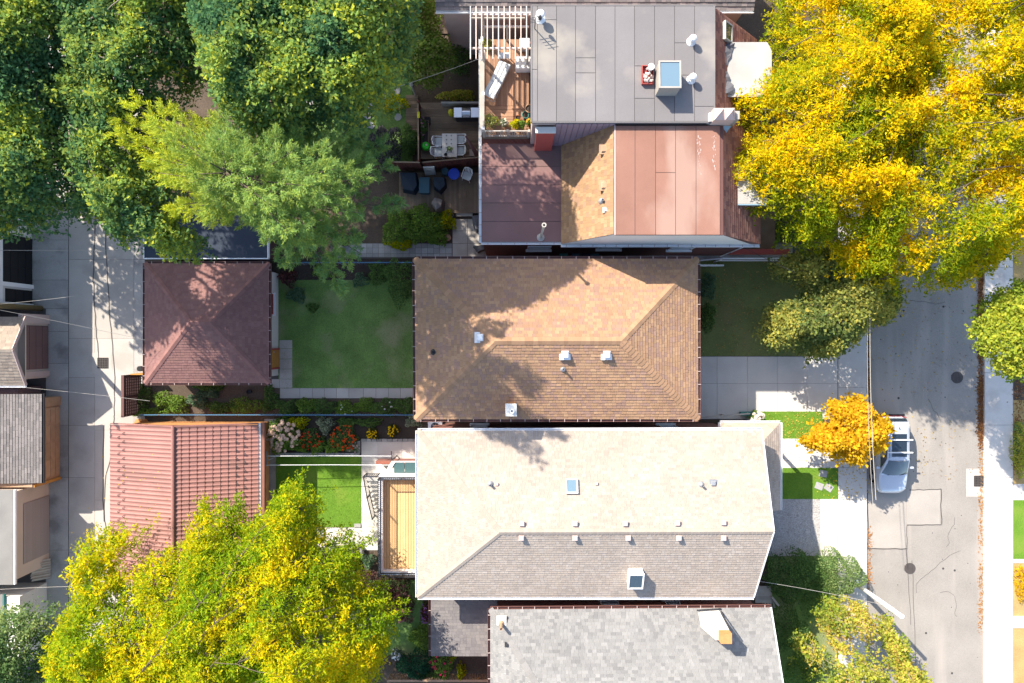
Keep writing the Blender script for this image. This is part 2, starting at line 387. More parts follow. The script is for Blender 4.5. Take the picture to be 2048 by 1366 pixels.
def box_vent(parent, p, s=0.34, h=0.24, mat='white_metal', flange=True):
    mb = MB(); p = Vector(p)
    if flange: mb.box(p+Vector((-s*0.75, -s*0.75, -0.06)), p+Vector((s*0.75, s*0.75, 0.035)))
    mb.box(p+Vector((-s*0.36, -s*0.36, 0)), p+Vector((s*0.36, s*0.36, h*0.7)))
    a = s/2; k = s*0.36
    mb.add([p+Vector(q) for q in ((-a,-a,h*0.62),(a,-a,h*0.62),(a,a,h*0.62),(-a,a,h*0.62),(-k,-k,h),(k,-k,h),(k,k,h),(-k,k,h))],
           [(3,2,1,0),(4,5,6,7),(0,1,5,4),(1,2,6,5),(2,3,7,6),(3,0,4,7)])
    return mb.build('roof_vent', mat, parent)
def pipe_vent(parent, p, r=0.05, h=0.5, mat='grey_metal', cap=False):
    mb = MB(); p = Vector(p); mb.lathe(p, [(r*2.8, -0.05), (r*2.6, 0.03), (r*1.2, 0.14), (r, 0.15), (r, h), (r*0.8, h), (r*0.8, h-0.1)], 10)
    if cap: mb.lathe(p, [(r*0.9, h), (r*2.0, h+0.02), (r*2.1, h+0.10), (r*1.6, h+0.2), (r*0.6, h+0.25)], 12)
    return mb.build('vent_pipe', mat, parent)
# ================================================================ the setting
MB().box((-160, -160, -0.30), (160, 160, -0.16)).build('ground', 'ground', kind='structure')
MB().box((-31.5, -60, -0.158), (X(1734), 60, -0.02)).build('yard_soil', 'soil', kind='structure')
# street
road = thing('road', kind='structure', loc=(X(1852), 0, -0.12))
MB().box((X(1734)+0.004, -70, -0.155), (X(1970)-0.004, 70, -0.12)).build('road_surface', 'asphalt', road)
pz = -0.116
MB().box((X(1736), Y(1097), -0.119), (X(1814), Y(978), pz)).build('road_patch', 'asphalt_patch', road)
MB().box((X(1814)+0.03, Y(1050), -0.119), (X(1882), Y(979), pz)).build('road_patch', 'asphalt_patch', road)
t = MB()
for a, b in (((1736,1098),(1814,1098)),((1814,1098),(1814,1051)),((1814,1051),(1883,1049)),((1883,1049),(1882,978)),((1882,978),(1820,980)),
             ((1814,1100),(1822,1250)),((1824,1120),(1834,1366)),((1736,1097),(1736,980))):
    n = 7; pts = [P(a[0]+(b[0]-a[0])*i/n+rnd.uniform(-1,1), a[1]+(b[1]-a[1])*i/n+rnd.uniform(-1,1), -0.112) for i in range(n+1)]
    w = 0.022 if a[0] not in (1814, 1824) or a[1] < 1090 else 0.011
    for p, q in zip(pts, pts[1:]): t.bar(p, q, w*2, 0.006)
for j in range(5):
    x, y = rnd.uniform(1750, 1955), rnd.uniform(560, 1340); p = P(x, y, -0.1135); a = rnd.uniform(0, 6.28)
    for i in range(rnd.randint(10, 26)):
        a += rnd.uniform(-.32, .32); q = p+Vector((math.cos(a), math.sin(a), 0))*rnd.uniform(.08, .2)
        if abs(q.x-X(1852)) > 3.2: break
        t.bar(p, q, 0.014, 0.004); p = q
        if rnd.random() < .12: a += rnd.choice((-1, 1))*.6
t.build('crack_seal', 'tar', road, kind='stuff')
t = MB()
for i in range(45):
    p = P(rnd.uniform(1745, 1960), rnd.uniform(560, 1366), -0.115); t.lathe(p, [(rnd.choice((0.02, 0.03, 0.04, 0.07)), 0), (0.02, 0.004)], 8)
t.build('tar_spot', 'tar', road, kind='stuff')
def manhole(px, py, r, label, mat='iron'):
    o = thing('manhole_cover', label, 'manhole cover', P(px, py, -0.12), 'manhole covers in the road')
    MB().lathe(P(px, py, -0.12), [(r, 0), (r, 0.012), (r*0.93, 0.014), (r*0.92, 0.006), (0.05, 0.008)], 24).build('ring', mat, o)
    m = MB()
    for i in range(-3, 4):
        L = math.sqrt(max(0.01, (r*0.85)**2-(i*r*0.24)**2)); m.box(P(px, py)+Vector((i*r*0.24-0.02, -L, -0.115)), P(px, py)+Vector((i*r*0.24+0.02, L, -0.103)))
    m.build('tread', mat, o)
manhole(1914, 755, 0.36, 'dark round manhole cover in the shaded part of the street')
manhole(1820, 1137, 0.34, 'brown oval-looking manhole cover in the sunlit street below the patch')
manhole(1757, 641, 0.33, 'round manhole cover by the west kerb under the green tree edge')
def drain(px, py, w, d, z, label, pad):
    o = thing('storm_drain', label, 'drain', P(px, py, z), 'storm drain grates')
    c = P(px, py, z)
    MB().box(c+Vector((-pad[0], -pad[1], -0.03)), c+Vector((pad[2], pad[3], 0.006))).build('collar', 'concrete', o)
    m = MB(); m.box(c+Vector((-w/2, -d/2, 0.0)), c+Vector((w/2, d/2, 0.010)))
    m.build('pit', 'black', o)
    n = 6
    for i in range(n+1):
        xx = -w/2+w*i/n; block('grate_bar', o, 'iron', c+Vector((xx-0.018, -d/2, 0.011)), c+Vector((xx+0.018, d/2, 0.035)))
        yy = -d/2+d*i/n; block('grate_bar', o, 'iron', c+Vector((-w/2, yy-0.018, 0.012)), c+Vector((w/2, yy+0.018, 0.030)))
drain(1957, 962, 0.55, 0.62, -0.12, 'square iron storm drain with pale collar at the east kerb of the street', (0.75, 0.95, 0.38, 0.75))
drain(206, 726, 0.62, 0.62, 0.02, 'square iron drain grate in the middle of the concrete back lane', (0.65, 0.62, 0.55, 0.62))
# east sidewalk and verge
ew = thing('sidewalk', kind='structure', loc=(X(1997), 0, 0))
MB().box((X(1970), -70, -0.158), (X(2026), 70, -0.02)).build('bed', 'joint', ew)
ys = [Y(y) for y in range(-200, 1700, 105)]
slab_grid('slab', ew, 'white_concrete', [X(1970)-0.02, X(2025)+0.02], ys, -0.12, 0.02, 0.008)
MB().box((X(2026)+0.01, -70, -0.158), (60, 70, -0.01)).build('verge', 'dry_grass', kind='structure')
for y0, y1, mt in ((1000, 1118, 'lawn_bright'), (845, 930, 'lawn_shade'), (620, 800, 'soil')):
    MB().box((X(2026)+0.03, Y(y1), -0.05), (45, Y(y0), 0.012)).build('lawn', mt, kind='structure')
for y0, y1 in ((1232, 1256), (1118, 1126), (968, 1000)):
    MB().box((X(2026)+0.02, Y(y1), -0.05), (45, Y(y0), 0.022)).build('path', 'walk', kind='structure')
# west sidewalk strip, driveway, gravel pad, paver walk
ww = thing('sidewalk', kind='structure', loc=(X(1700), 0, 0))
MB().box((X(1675), -70, -0.10), (X(1733), 70, -0.012)).build('bed', 'joint', ww)
ysl = [Y(y) for y in (-200, -100, 0, 100, 200, 300, 400, 490, 570, 672, 775, 880, 935, 1000, 1112, 1215, 1320, 1420, 1520)]
slab_grid('slab', ww, 'walk', [X(1676), X(1729)], ysl, -0.1, 0.02, 0.008)
MB().box((X(1729), -70, -0.15), (X(1734)-0.01, 70, 0.0)).build('kerb', 'walk', kind='structure')
dw = thing('driveway', kind='structure', loc=(X(1535), Y(775), 0))
MB().box((X(1385), Y(840), -0.1), (X(1675), Y(712), -0.012)).build('bed', 'joint', dw)
slab_grid('slab', dw, 'walk', [X(x) for x in (1385, 1434, 1495, 1555, 1614, 1675)], [Y(838), Y(767), Y(713)], -0.1, 0.02, 0.007)
MB().box((X(1535), Y(1112), -0.1), (X(1640), Y(998), 0.012)).build('gravel_pad', 'gravel', kind='structure')
g = MB()
for i in range(2600):
    x = rnd.uniform(X(1540), X(1640)); y = rnd.uniform(Y(1108), Y(1000)); r = rnd.uniform(0.015, 0.04)
    g.add([(x-r, y, 0.01), (x, y-r, 0.01), (x+r, y, 0.01), (x, y+r, 0.01), (x, y, 0.01+r)], [(0,1,4),(1,2,4),(2,3,4),(3,0,4)])
g.build('gravel', 'gravel', kind='stuff')
MB().box((X(1640)+0.01, Y(1112), -0.1), (X(1675), Y(998), 0.018)).build('pavement', 'white_concrete', kind='structure')
pv = thing('path', kind='structure', loc=(X(1610), Y(906), 0))
MB().box((X(1545), Y(936), -0.1), (X(1675), Y(877), 0.004)).build('bed', 'grey_stone', pv)
rg = random.Random(5); gx = frange(X(1545), X(1675), 17); gy = frange(Y(936), Y(877), 8); used = set()
for j in range(8):
    for i in range(17):
        if (i, j) in used: continue
        w, h = rg.choice(((2, 1), (1, 1), (2, 2), (1, 2), (3, 2), (2, 1)))
        w = min(w, 17-i); h = min(h, 8-j)
        while w > 1 and any((i+a, j) in used for a in range(w)): w -= 1
        if any((i+a, j+b) in used for a in range(w) for b in range(h)): h = 1
        for a in range(w):
            for b in range(h): used.add((i+a, j+b))
        block('paver', pv, 'paver', (gx[i]+0.008, gy[j]+0.008, -0.05), (gx[i+w]-0.008, gy[j+h]-0.008, 0.022+rg.uniform(-0.003, 0.003)))
# lawns
def lawn(px0, py0, px1, py1, mat, z=0.02, blades=None, seed=1, dens=130):
    x0, x1, y0, y1 = X(px0), X(px1), Y(py1), Y(py0)
    MB().box((x0, y0, -0.10), (x1, y1, z)).build('lawn', mat, kind='structure')
    if blades:
        rg = np.random.default_rng(seed); n = int((x1-x0)*(y1-y0)*dens)
        c = np.stack([rg.uniform(x0-.05, x1+.05, n), rg.uniform(y0-.05, y1+.05, n), np.full(n, z+0.015)], 1)
        th = rg.uniform(0, 6.283, n); tilt = rg.uniform(0.2, 0.9, n)
        d = np.stack([np.cos(th)*tilt, np.sin(th)*tilt, np.full(n, 0.6)], 1); s = np.stack([-np.sin(th), np.cos(th), np.zeros(n)], 1)
        leaf_mesh('grass', c, d, s, rg.uniform(0.05, 0.11, n), rg.uniform(0.012, 0.022, n), pick(rg, blades, n, 0.25), 'leaf', None, kind='stuff')
def pick(rg, pal, n, jit=0.15):
    c = np.array(pal, dtype=float)[rg.integers(0, len(pal), n)]; return c*(1+rg.uniform(-jit, jit, (n, 1)))
def unit(a): return a/np.maximum(np.linalg.norm(a, axis=1, keepdims=True), 1e-9)
def leaf_mesh(name, c, d, s, L, W, cols, mat, parent=None, kind=None, fold=0.0):
    """many diamond-shaped leaves: centres c, long axes d, cross axes s"""
    n = len(c); d = unit(d); s = unit(s); L = np.asarray(L)[:, None]/2; W = np.asarray(W)[:, None]/2
    nz = np.cross(d, s)
    v = np.stack([c-d*L, c+s*W+nz*W*fold-d*L*0.1, c+d*L, c-s*W+nz*W*fold-d*L*0.1], 1).reshape(-1, 3)
    org = np.array(root_of(parent).location) if parent is not None else np.array([v[:, 0].mean(), v[:, 1].mean(), v[:, 2].min()])
    me = bpy.data.meshes.new(name); me.vertices.add(4*n); me.vertices.foreach_set('co', (v-org).astype(np.float32).ravel())
    me.loops.add(4*n); me.loops.foreach_set('vertex_index', np.arange(4*n, dtype=np.int32))
    me.polygons.add(n); me.polygons.foreach_set('loop_start', np.arange(0, 4*n, 4, dtype=np.int32))
    try: me.polygons.foreach_set('loop_total', np.full(n, 4, dtype=np.int32))
    except Exception: pass
    a = me.attributes.new('col', 'FLOAT_COLOR', 'FACE'); a.data.foreach_set('color', np.concatenate([cols, np.ones((n, 1))], 1).astype(np.float32).ravel())
    me.materials.append(MT[mat]); me.update(calc_edges=True)
    o = bpy.data.objects.new(name, me); COL.objects.link(o)
    if parent is not None: o.parent = parent
    else: o.location = org
    if kind: o['kind'] = kind
    return o
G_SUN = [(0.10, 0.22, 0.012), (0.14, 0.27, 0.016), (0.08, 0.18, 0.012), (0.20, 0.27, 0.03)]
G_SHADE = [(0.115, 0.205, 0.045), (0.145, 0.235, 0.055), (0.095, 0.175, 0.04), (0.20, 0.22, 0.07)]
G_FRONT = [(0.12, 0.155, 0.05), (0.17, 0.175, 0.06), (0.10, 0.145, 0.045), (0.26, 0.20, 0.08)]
lawn(557, 548, 832, 776, 'lawn_shade', blades=G_SHADE, seed=2)
lawn(553, 911, 722, 1054, 'lawn_bright', blades=G_SUN, seed=3)
lawn(1520, 823, 1645, 878, 'lawn_bright', blades=G_SUN, seed=4)
lawn(1556, 935, 1675, 998, 'lawn_bright', blades=G_SUN, seed=5)
lawn(1385, 521, 1676, 712, 'lawn_front', blades=G_FRONT, seed=6, dens=100)
lawn(1535, 1113, 1674, 1420, 'lawn_shade', blades=G_SHADE, seed=7, dens=60)
lawn(560, 120, 825, 330, 'lawn_shade', blades=[(0.10, 0.17, 0.02), (0.16, 0.2, 0.03), (0.07, 0.12, 0.02)], seed=8, dens=90)
lawn(690, 1160, 862, 1310, 'lawn_shade', blades=G_SHADE, seed=9, dens=60)
t = MB()
for x, y, a in ((1646, 947, 0.2), (1638, 972, 0.35), (1657, 975, 0.6)):
    c = P(x, y, 0.0); o = new_obj('stepping_stone', MB().box((-0.24, -0.2, 0), (0.24, 0.2, 0.045)).mesh('stepping_stone', 'grey_stone'), None, c, (0, 0, -a))
    tag(o, {1646: 'square grey stepping stone nearest the paver walk on the green front lawn', 1638: 'square grey stepping stone on the front lawn, left of the lower pair',
            1657: 'square grey stepping stone on the front lawn, lower right beside the sidewalk'}[x], 'stepping stone', 'stepping stones on the front lawn')
# back lane: apron slabs, lane slabs, gutter strip
al = thing('alley', kind='structure', loc=(X(180), 0, 0))
MB().box((-33, -60, -0.1), (X(290), 60, -0.008)).build('bed', 'joint', al)
slab_grid('slab', al, 'apron', [X(60), X(137)], [Y(y) for y in (-200, -60, 80, 220, 360, 480, 560, 617)], -0.09, 0.02, 0.008)
slab_grid('slab', al, 'apron', [X(92), X(137)], [Y(y) for y in (617, 663, 727, 780, 850, 955, 1100, 1260, 1420)], -0.09, 0.018, 0.008)
slab_grid('slab', al, 'concrete', [X(138), X(190)], [Y(y) for y in (-200, -50, 100, 250, 380, 519, 677, 755, 851, 955, 1105, 1260, 1420)], -0.09, 0.02, 0.007)
slab_grid('slab', al, 'concrete', [X(190), X(268)], [Y(y) for y in (-200, -80, 60, 190, 330, 519, 677, 860, 1000, 1160, 1300, 1420)], -0.09, 0.016, 0.006)
slab_grid('slab', al, 'apron', [X(268), X(290)], [Y(y) for y in (-200, -80, 60, 190, 330, 519, 780)], -0.09, 0.012, 0.006)
slab_grid('slab', al, 'concrete', [X(222), X(290)], [Y(y) for y in (800, 850)], -0.09, 0.010, 0.006)
c = MB()
for pts in (((190,440),(187,560),(189,620),(196,700),(200,740)), ((210,450),(216,560),(221,640),(230,740),(228,830),(226,850)), ((208,850),(205,1000),(212,1060),(205,1110)), ((224,900),(210,960),(207,1060))):
    w = [P(x+rnd.uniform(-1, 1), y, 0.026) for x, y in pts]
    q = [w[i]+(w[i+1]-w[i])*k/6+Vector((rnd.uniform(-.03, .03), 0, 0)) for i in range(len(w)-1) for k in range(6)]
    for a, b in zip(q, q[1:]): c.bar(a, b, 0.06, 0.006)
c.build('crack', 'joint', al, kind='stuff')
# ================================================================ brown hip-roofed house (middle)
BROWN = [(0.325, 0.196, 0.112), (0.34, 0.204, 0.12), (0.305, 0.18, 0.109), (0.355, 0.218, 0.128), (0.295, 0.178, 0.12), (0.285, 0.175, 0.128)]
ze = 6.0
A, B, C_, D = P(830, 518, ze), P(1395, 518, ze), P(1396, 838, ze), P(832, 838, ze); R1, R2 = P(990, 682, 7.95), P(1243, 682, 7.95)
bh = thing('brown_house', 'detached house under a large brown hip roof in the centre of the photo', 'house', (0.2, 0, 0))
planes = [[B, A, R1, R2], [D, C_, R2, R1], [A, D, R1], [C_, B, R2]]
roof_solid(bh, planes, [D, C_, B, A], mat='brown_metal')
mb = MB()
for i, p in enumerate(planes): lay_shingles(mb, p, BROWN, 0.165, 0.22, 0.024, 11+i, jitter=0.07)
mb.build('shingles', 'shingle', bh, kind='stuff')
mk('cap_brown', (0.325, 0.193, 0.113), 0.92, 0.05, rand=0.12, spec=0.15)
nb = [frame_of(p)[3] for p in planes]
for a, b, i, j in ((A, R1, 0, 2), (D, R1, 1, 2), (C_, R2, 1, 3), (B, R2, 0, 3), (R1, R2, 0, 1)): caps(bh, a, b, nb[i], nb[j], 'cap_brown', 0.21, 0.19, 0.30)
for a, b, o in ((A, B, (0, 1, 0)), (D, C_, (0, -1, 0)), (A, D, (-1, 0, 0)), (B, C_, (1, 0, 0))): gutter(bh, a, b, o, 'brown_metal', clips=True, w=0.13)
wx0, wx1, wy0, wy1 = A.x+0.4, B.x-0.4, D.y+0.35, A.y-0.35
MB().box((wx0, wy0, -0.2), (wx1, wy1, 5.84)).build('wall', 'brick', bh)
for x in (-3, 0.5, 4.5):
    for z in (1.8, 4.4): window_on(bh, (x, wy0, z), (1, 0, 0), (0, -1, 0), 0.9, 1.3); window_on(bh, (x, wy1, z), (-1, 0, 0), (0, 1, 0), 0.9, 1.3)
for y in (-2, 1.6):
    for z in (1.9, 4.5): window_on(bh, (wx1, y, z), (0, 1, 0), (1, 0, 0), 1.6, 1.4); window_on(bh, (wx0, y, z), (0, -1, 0), (-1, 0, 0), 1.2, 1.3)
zb = plane_z(planes)
for px, py in ((960, 675), (1130, 709), (1213, 709)): box_vent(bh, Ps(px, py, zb), 0.36, 0.26)
pipe_vent(bh, Ps(1126, 738, zb), 0.055, 0.34); pipe_vent(bh, Ps(867, 704, zb), 0.06, 0.25, 'dark_metal')
def chimney(parent, c, w, d, z0, z1, wall='brick_orange', cap='white_metal', flue='grey_metal', name='chimney'):
    ch = thing_part(name, parent)
    MB().box((c[0]-w/2, c[1]-d/2, z0), (c[0]+w/2, c[1]+d/2, z1)).build('stack', wall, ch)
    MB().box((c[0]-w/2-0.05, c[1]-d/2-0.05, z1), (c[0]+w/2+0.05, c[1]+d/2+0.05, z1+0.09)).build('cap', cap, ch)
    MB().lathe((c[0]+w*0.12, c[1]-d*0.1, z1+0.09), [(0.11, 0), (0.11, 0.16), (0.07, 0.16), (0.07, 0.02)], 10).build('flue', flue, ch)
    return ch
c = P(1022, 820, 7.75); chimney(bh, c, 0.46, 0.52, 5.9, 7.65, 'brick_orange', 'stucco_white', 'white_metal')
# ================================================================ cream-roofed house
CREAM = [(0.345, 0.287, 0.236), (0.36, 0.302, 0.25), (0.33, 0.272, 0.222), (0.35, 0.288, 0.232), (0.362, 0.308, 0.26), (0.315, 0.264, 0.22)]
A, B, C_, D = P(836, 862, ze), P(1523, 860, ze), P(1507, 1194, ze), P(836, 1194, ze); R1, R2 = P(1000, 1064, 7.9), P(1550, 1063, 7.9)
R2.x = (B.x+C_.x)/2+0.1
ch_ = thing('cream_house', 'long house under a pale cream shingle roof with one hip and one gable', 'house', (4, -9, 0))
planes = [[B, A, R1, R2], [D, C_, R2, R1], [A, D, R1]]
roof_solid(ch_, planes, [D, C_, R2, B, A][:2]+[B, A], mat='white_metal')
MB().add([B, C_, R2, B-Vector((0.35, 0, 0.0)), C_-Vector((0.35, 0, 0)), R2-Vector((0.35, 0, 0.1))], [(0, 1, 2), (5, 4, 3)]).build('gable', 'brick', ch_)
mb = MB()
for i, p in enumerate(planes): lay_shingles(mb, p, CREAM, 0.15, 0.2, 0.020, 31+i, jitter=0.045)
mb.build('shingles', 'shingle', ch_, kind='stuff')
mk('cap_cream', (0.335, 0.278, 0.228), 0.92, 0.04, rand=0.07, spec=0.15)
nb = [frame_of(p)[3] for p in planes]
for a, b, i, j in ((A, R1, 0, 2), (D, R1, 1, 2), (R1, R2, 0, 1)): caps(ch_, a, b, nb[i], nb[j], 'cap_cream', 0.2, 0.15, 0.28)
for a, b, o in ((A, B, (0, 1, 0)), (D, C_, (0, -1, 0)), (A, D, (-1, 0, 0))): gutter(ch_, a, b, o, 'white_metal', w=0.12)
MB().bar(B+Vector((0.02, 0, -0.03)), R2+Vector((0.02, 0, -0.03)), 0.05, 0.16).bar(R2+Vector((0.02, 0, -0.03)), C_+Vector((0.02, 0, -0.03)), 0.05, 0.16).build('rake_board', 'white_metal', ch_)
wx0, wx1, wy0, wy1 = A.x+0.3, C_.x-0.35, D.y+0.3, A.y-0.3
MB().box((wx0, wy0, -0.2), (wx1, wy1, 5.84)).build('wall', 'brick', ch_)
for x, z in ((-1.9, 2.0), (4.9, 4.4), (1.5, 4.4), (9, 2.0)): window_on(ch_, (x, wy1, z), (-1, 0, 0), (0, 1, 0), 1.0, 1.2)
for z in (1.9, 4.5):
    for y in (-6.8, -10.8): window_on(ch_, (wx1, y, z), (0, 1, 0), (1, 0, 0), 1.5, 1.4)
zc = plane_z(planes)
for px, py in ((1044,1046), (1150,1046), (1250,1046), (1354,1045), (1446,1044), (1043,1075), (1150,1075), (1256,1075), (1357,1075), (1446,1075)):
    box_vent(ch_, Ps(px, py, zc), 0.27, 0.20, 'stucco_pink', flange=False)
for px, py in ((994, 968), (1193, 967)): box_vent(ch_, Ps(px, py, zc), 0.16, 0.12, 'stucco_pink', flange=False)
for px, py in ((981, 968), (1402, 969)): pipe_vent(ch_, Ps(px, py, zc), 0.06, 0.36)
box_vent(ch_, Ps(1426, 966, zc), 0.24, 0.16, 'grey_metal')
def skylight(parent, p, n, u, w, h, rise, glass='sky_glass', frame='white_metal', name='skylight'):
    p, n, u = Vector(p), Vector(n).normalized(), Vector(u).normalized(); v = n.cross(u).normalized(); t = 0.07
    s = thing_part(name, parent)
    MB().obox(p+n*(rise/2-0.05), u*(w/2-0.03), v*(h/2-0.03), n*(rise/2+0.05)).build('kerb', frame, s)
    f = MB()
    for k in (-1, 1):
        f.obox(p+u*k*(w/2-t/2)+n*(rise+0.03), u*t/2, v*h/2, n*0.05); f.obox(p+v*k*(h/2-t/2)+n*(rise+0.03), u*(w/2-t-0.002), v*t/2, n*0.047)
    f.build('frame', frame, s)
    MB().obox(p+n*(rise+0.02), u*(w/2-t), v*(h/2-t), n*0.025).build('pane', glass, s)
skylight(ch_, Ps(1143, 973, zc), nb[0], (1, 0, 0), 0.62, 0.74, 0.10)
skylight(ch_, Ps(1269, 1150, zc), nb[1], (1, 0, 0), 0.78, 0.98, 0.40, 'glass')
# front porch of the cream house
zp = 4.15
a, b, c, d = P(1441, 846, zp), P(1560, 846, zp), P(1560, 1020, zp), P(1441, 1020, zp)
e = Vector((12.2, b.y-1.95, 5.35)); f_ = Vector((12.2, c.y, 5.35)); g_ = Vector((a.x, e.y, 5.35))
pplanes = [[b, a, g_, e], [c, b, e, f_]]
roof_solid(ch_, pplanes, [a, d, c, b][::-1], 0.14, 'white_metal').name = 'porch_roof'
mb = MB()
for i, p in enumerate(pplanes): lay_shingles(mb, p, [(0.36, 0.29, 0.23), (0.33, 0.26, 0.205), (0.38, 0.30, 0.24)], 0.15, 0.26, 0.022, 51+i, jitter=0.06)
mb.build('shingles', 'shingle', ch_, kind='stuff')
gutter(ch_, a, b, (0, 1, 0)); gutter(ch_, b, c, (1, 0, 0)); gutter(ch_, a+Vector((0, -0.6, 0)), a, (-1, 0, 0))
for q in (b, c):
    MB().box((q.x-0.45, q.y-0.2+(0 if q is c else -0.2)+0.2, 0), (q.x-0.2, q.y+(0.25 if q is c else -0.25)+0.2*(1 if q is c else 0), zp-0.13)).build('porch_post', 'white_metal', ch_)
MB().box((12.6, c.y+0.2, -0.1), (b.x-0.2, b.y-0.3, 0.75)).build('porch_floor', 'grey_stone', ch_)
# ================================================================ grey-shingled house at the bottom
GREY = [(0.205, 0.20, 0.19), (0.218, 0.21, 0.20), (0.192, 0.187, 0.18), (0.172, 0.168, 0.163), (0.23, 0.222, 0.212), (0.21, 0.202, 0.192)]
A, B = P(981, 1219, ze), P(1541, 1215, ze); ry = A.y-4.5; ey = A.y-9.0; zr = 8.0
D, C_ = Vector((A.x, ey, ze)), Vector((B.x+0.15, ey, ze)); R1, R2 = Vector((A.x+3.3, ry, zr)), Vector((B.x+0.1, ry, zr))
gh = thing('grey_house', 'house under a light grey shingle roof cut by the bottom edge of the photo', 'house', (6, -18, 0))
planes = [[B, A, R1, R2], [D, C_, R2, R1], [A, D, R1]]
roof_solid(gh, planes, [D, C_, B, A], mat='white_metal')
MB().add([B, C_, R2, B-Vector((0.35, 0, 0)), C_-Vector((0.35, 0, 0)), R2-Vector((0.35, 0, 0.1))], [(0, 1, 2), (5, 4, 3)]).build('gable', 'brick', gh)
mb = MB()
lay_shingles(mb, planes[0], GREY, 0.16, 0.23, 0.018, 61, jitter=0.07); lay_shingles(mb, planes[2], GREY, 0.16, 0.26, 0.018, 62, jitter=0.07); lay_shingles(mb, planes[1], GREY, 0.16, 0.6, 0.018, 63)
mb.build('shingles', 'shingle', gh, kind='stuff')
mk('cap_grey', (0.21, 0.20, 0.19), 0.92, 0.04, rand=0.1, spec=0.15)
nb = [frame_of(p)[3] for p in planes]
for a, b, i, j in ((A, R1, 0, 2), (R1, R2, 0, 1)): caps(gh, a, b, nb[i], nb[j], 'cap_grey', 0.2, 0.16, 0.28)
gutter(gh, A, B, (0, 1, 0), 'brown_metal', clips=True, w=0.13); gutter(gh, A, A+(D-A)*0.8, (-1, 0, 0), 'brown_metal', clips=True, w=0.13)
MB().bar(B+Vector((0.02, 0, -0.03)), R2+Vector((0.02, 0, -0.03)), 0.05, 0.16).build('rake_board', 'white_metal', gh)
wx0, wx1, wy0, wy1 = A.x+0.3, B.x-0.35, D.y+0.3, A.y-0.3
MB().box((wx0, wy0, -0.2), (wx1, wy1, 5.84)).build('wall', 'brick', gh)
window_on(gh, (5.3, wy1, 4.6), (-1, 0, 0), (0, 1, 0), 1.0, 1.2); window_on(gh, (8.7, wy1, 4.6), (-1, 0, 0), (0, 1, 0), 0.8, 1.0)
for y in (-16, -19): window_on(gh, (wx1, y, 4.4), (0, 1, 0), (1, 0, 0), 1.4, 1.4)
zg = plane_z(planes)
ck = thing_part('chimney', gh)
c0 = Ps(1418, 1234, zg); q = Vector((0.62, 0.45, 0))
b0 = [c0+Vector(v) for v in ((-0.55, -0.45, -0.2), (0.55, -0.45, -0.2), (0.55, 0.32, -0.2), (-0.55, 0.32, -0.2))]
t0 = [c0+Vector(v) for v in ((-0.15, -0.45, 1.7), (0.5, -0.45, 1.7), (0.5, 0.05, 1.7), (-0.15, 0.05, 1.7))]
MB().add(b0+t0, [(3,2,1,0),(4,5,6,7),(0,1,5,4),(1,2,6,5),(2,3,7,6),(3,0,4,7)]).build('stack', 'stucco_white', ck)
MB().box(t0[0]+Vector((0.12, 0, 0)), t0[2]+Vector((0, 0, 0.42))).build('pot', 'brick_orange', ck)
MB().bar(b0[3]+Vector((-0.1, 0.06, 0.3)), b0[2]+Vector((0.1, 0.06, 0.1)), 0.06, 0.05).bar(b0[2]+Vector((0.06, 0, 0.25)), t0[2]+Vector((0.05, 0, 0)), 0.05, 0.05).build('flashing', 'dark_metal', ck)
p = Ps(1003, 1246, zg); pv_ = pipe_vent(gh, p, 0.075, 0.75, 'tan_wood'); MB().box(p+Vector((-0.25, -0.1, -0.02)), p+Vector((0.25, 0.38, 0.06))).build('flashing', 'stucco_white', gh)
box_vent(gh, Ps(1014, 1289, zg), 0.16, 0.14, 'dark_metal')
MB().box((B.x-0.4, ey, 2.9), (B.x+0.75, A.y-2.2, 3.05)).build('porch_roof', 'blue_metal', gh)
# low rear addition with flat grey roof and iron railing
zl = 3.4; x0, x1, y0, y1 = X(862, zl), A.x+0.3, Y(1312, zl), A.y+0.85
MB().box((x0, y0, -0.1), (x1, y1, zl-0.02)).build('rear_addition', 'brick', gh)
mb = MB(); lay_shingles(mb, [Vector((x0, y0, zl)), Vector((x1, y0, zl+0.02)), Vector((x1, y1, zl+0.03)), Vector((x0, y1, zl+0.01))], [(0.165, 0.152, 0.15), (0.15, 0.138, 0.138), (0.178, 0.162, 0.157)], 0.17, 0.25, 0.012, 71, jitter=0.07)
mb.build('shingles', 'shingle', gh, kind='stuff'); gutter(gh, (x0, y1, zl), (x0, y0, zl), (-1, 0, 0), 'brown_metal', clips=True, w=0.12)
gutter(gh, (x0, y1, zl), (x1, y1, zl), (0, 1, 0), 'brown_metal', w=0.1)
def railing(name, parent, pts, h, mat, spacing=0.11, r=0.012, post=None, rails=(0.08, 1.0), bal='baluster', postw=0.05):
    rl = thing_part(name, parent)
    k = MB(); pts = [Vector(p) for p in pts]
    me = MB().box((-r, -r, 0), (r, r, h*rails[-1])).mesh('baluster', mat); mp_ = MB().box((-postw, -postw, 0), (postw, postw, h*1.04)).mesh('post', post or mat)
    new_obj('post', mp_, rl, pts[0])
    for a, b in zip(pts, pts[1:]):
        for f in rails: k.bar(a+Vector((0, 0, h*f)), b+Vector((0, 0, h*f)), 0.05, 0.035)
        n = max(2, int((b-a).length/spacing))
        for i in range(1, n): new_obj(bal, me, rl, a+(b-a)*i/n)
        new_obj('post', mp_, rl, b)
    k.build('rail', post or mat, rl); return rl
railing('railing', gh, [(x0+0.12, y1-0.35, zl), (x0+3.3, y1+0.0, zl)], 0.95, 'dark_metal', 0.13, 0.012)
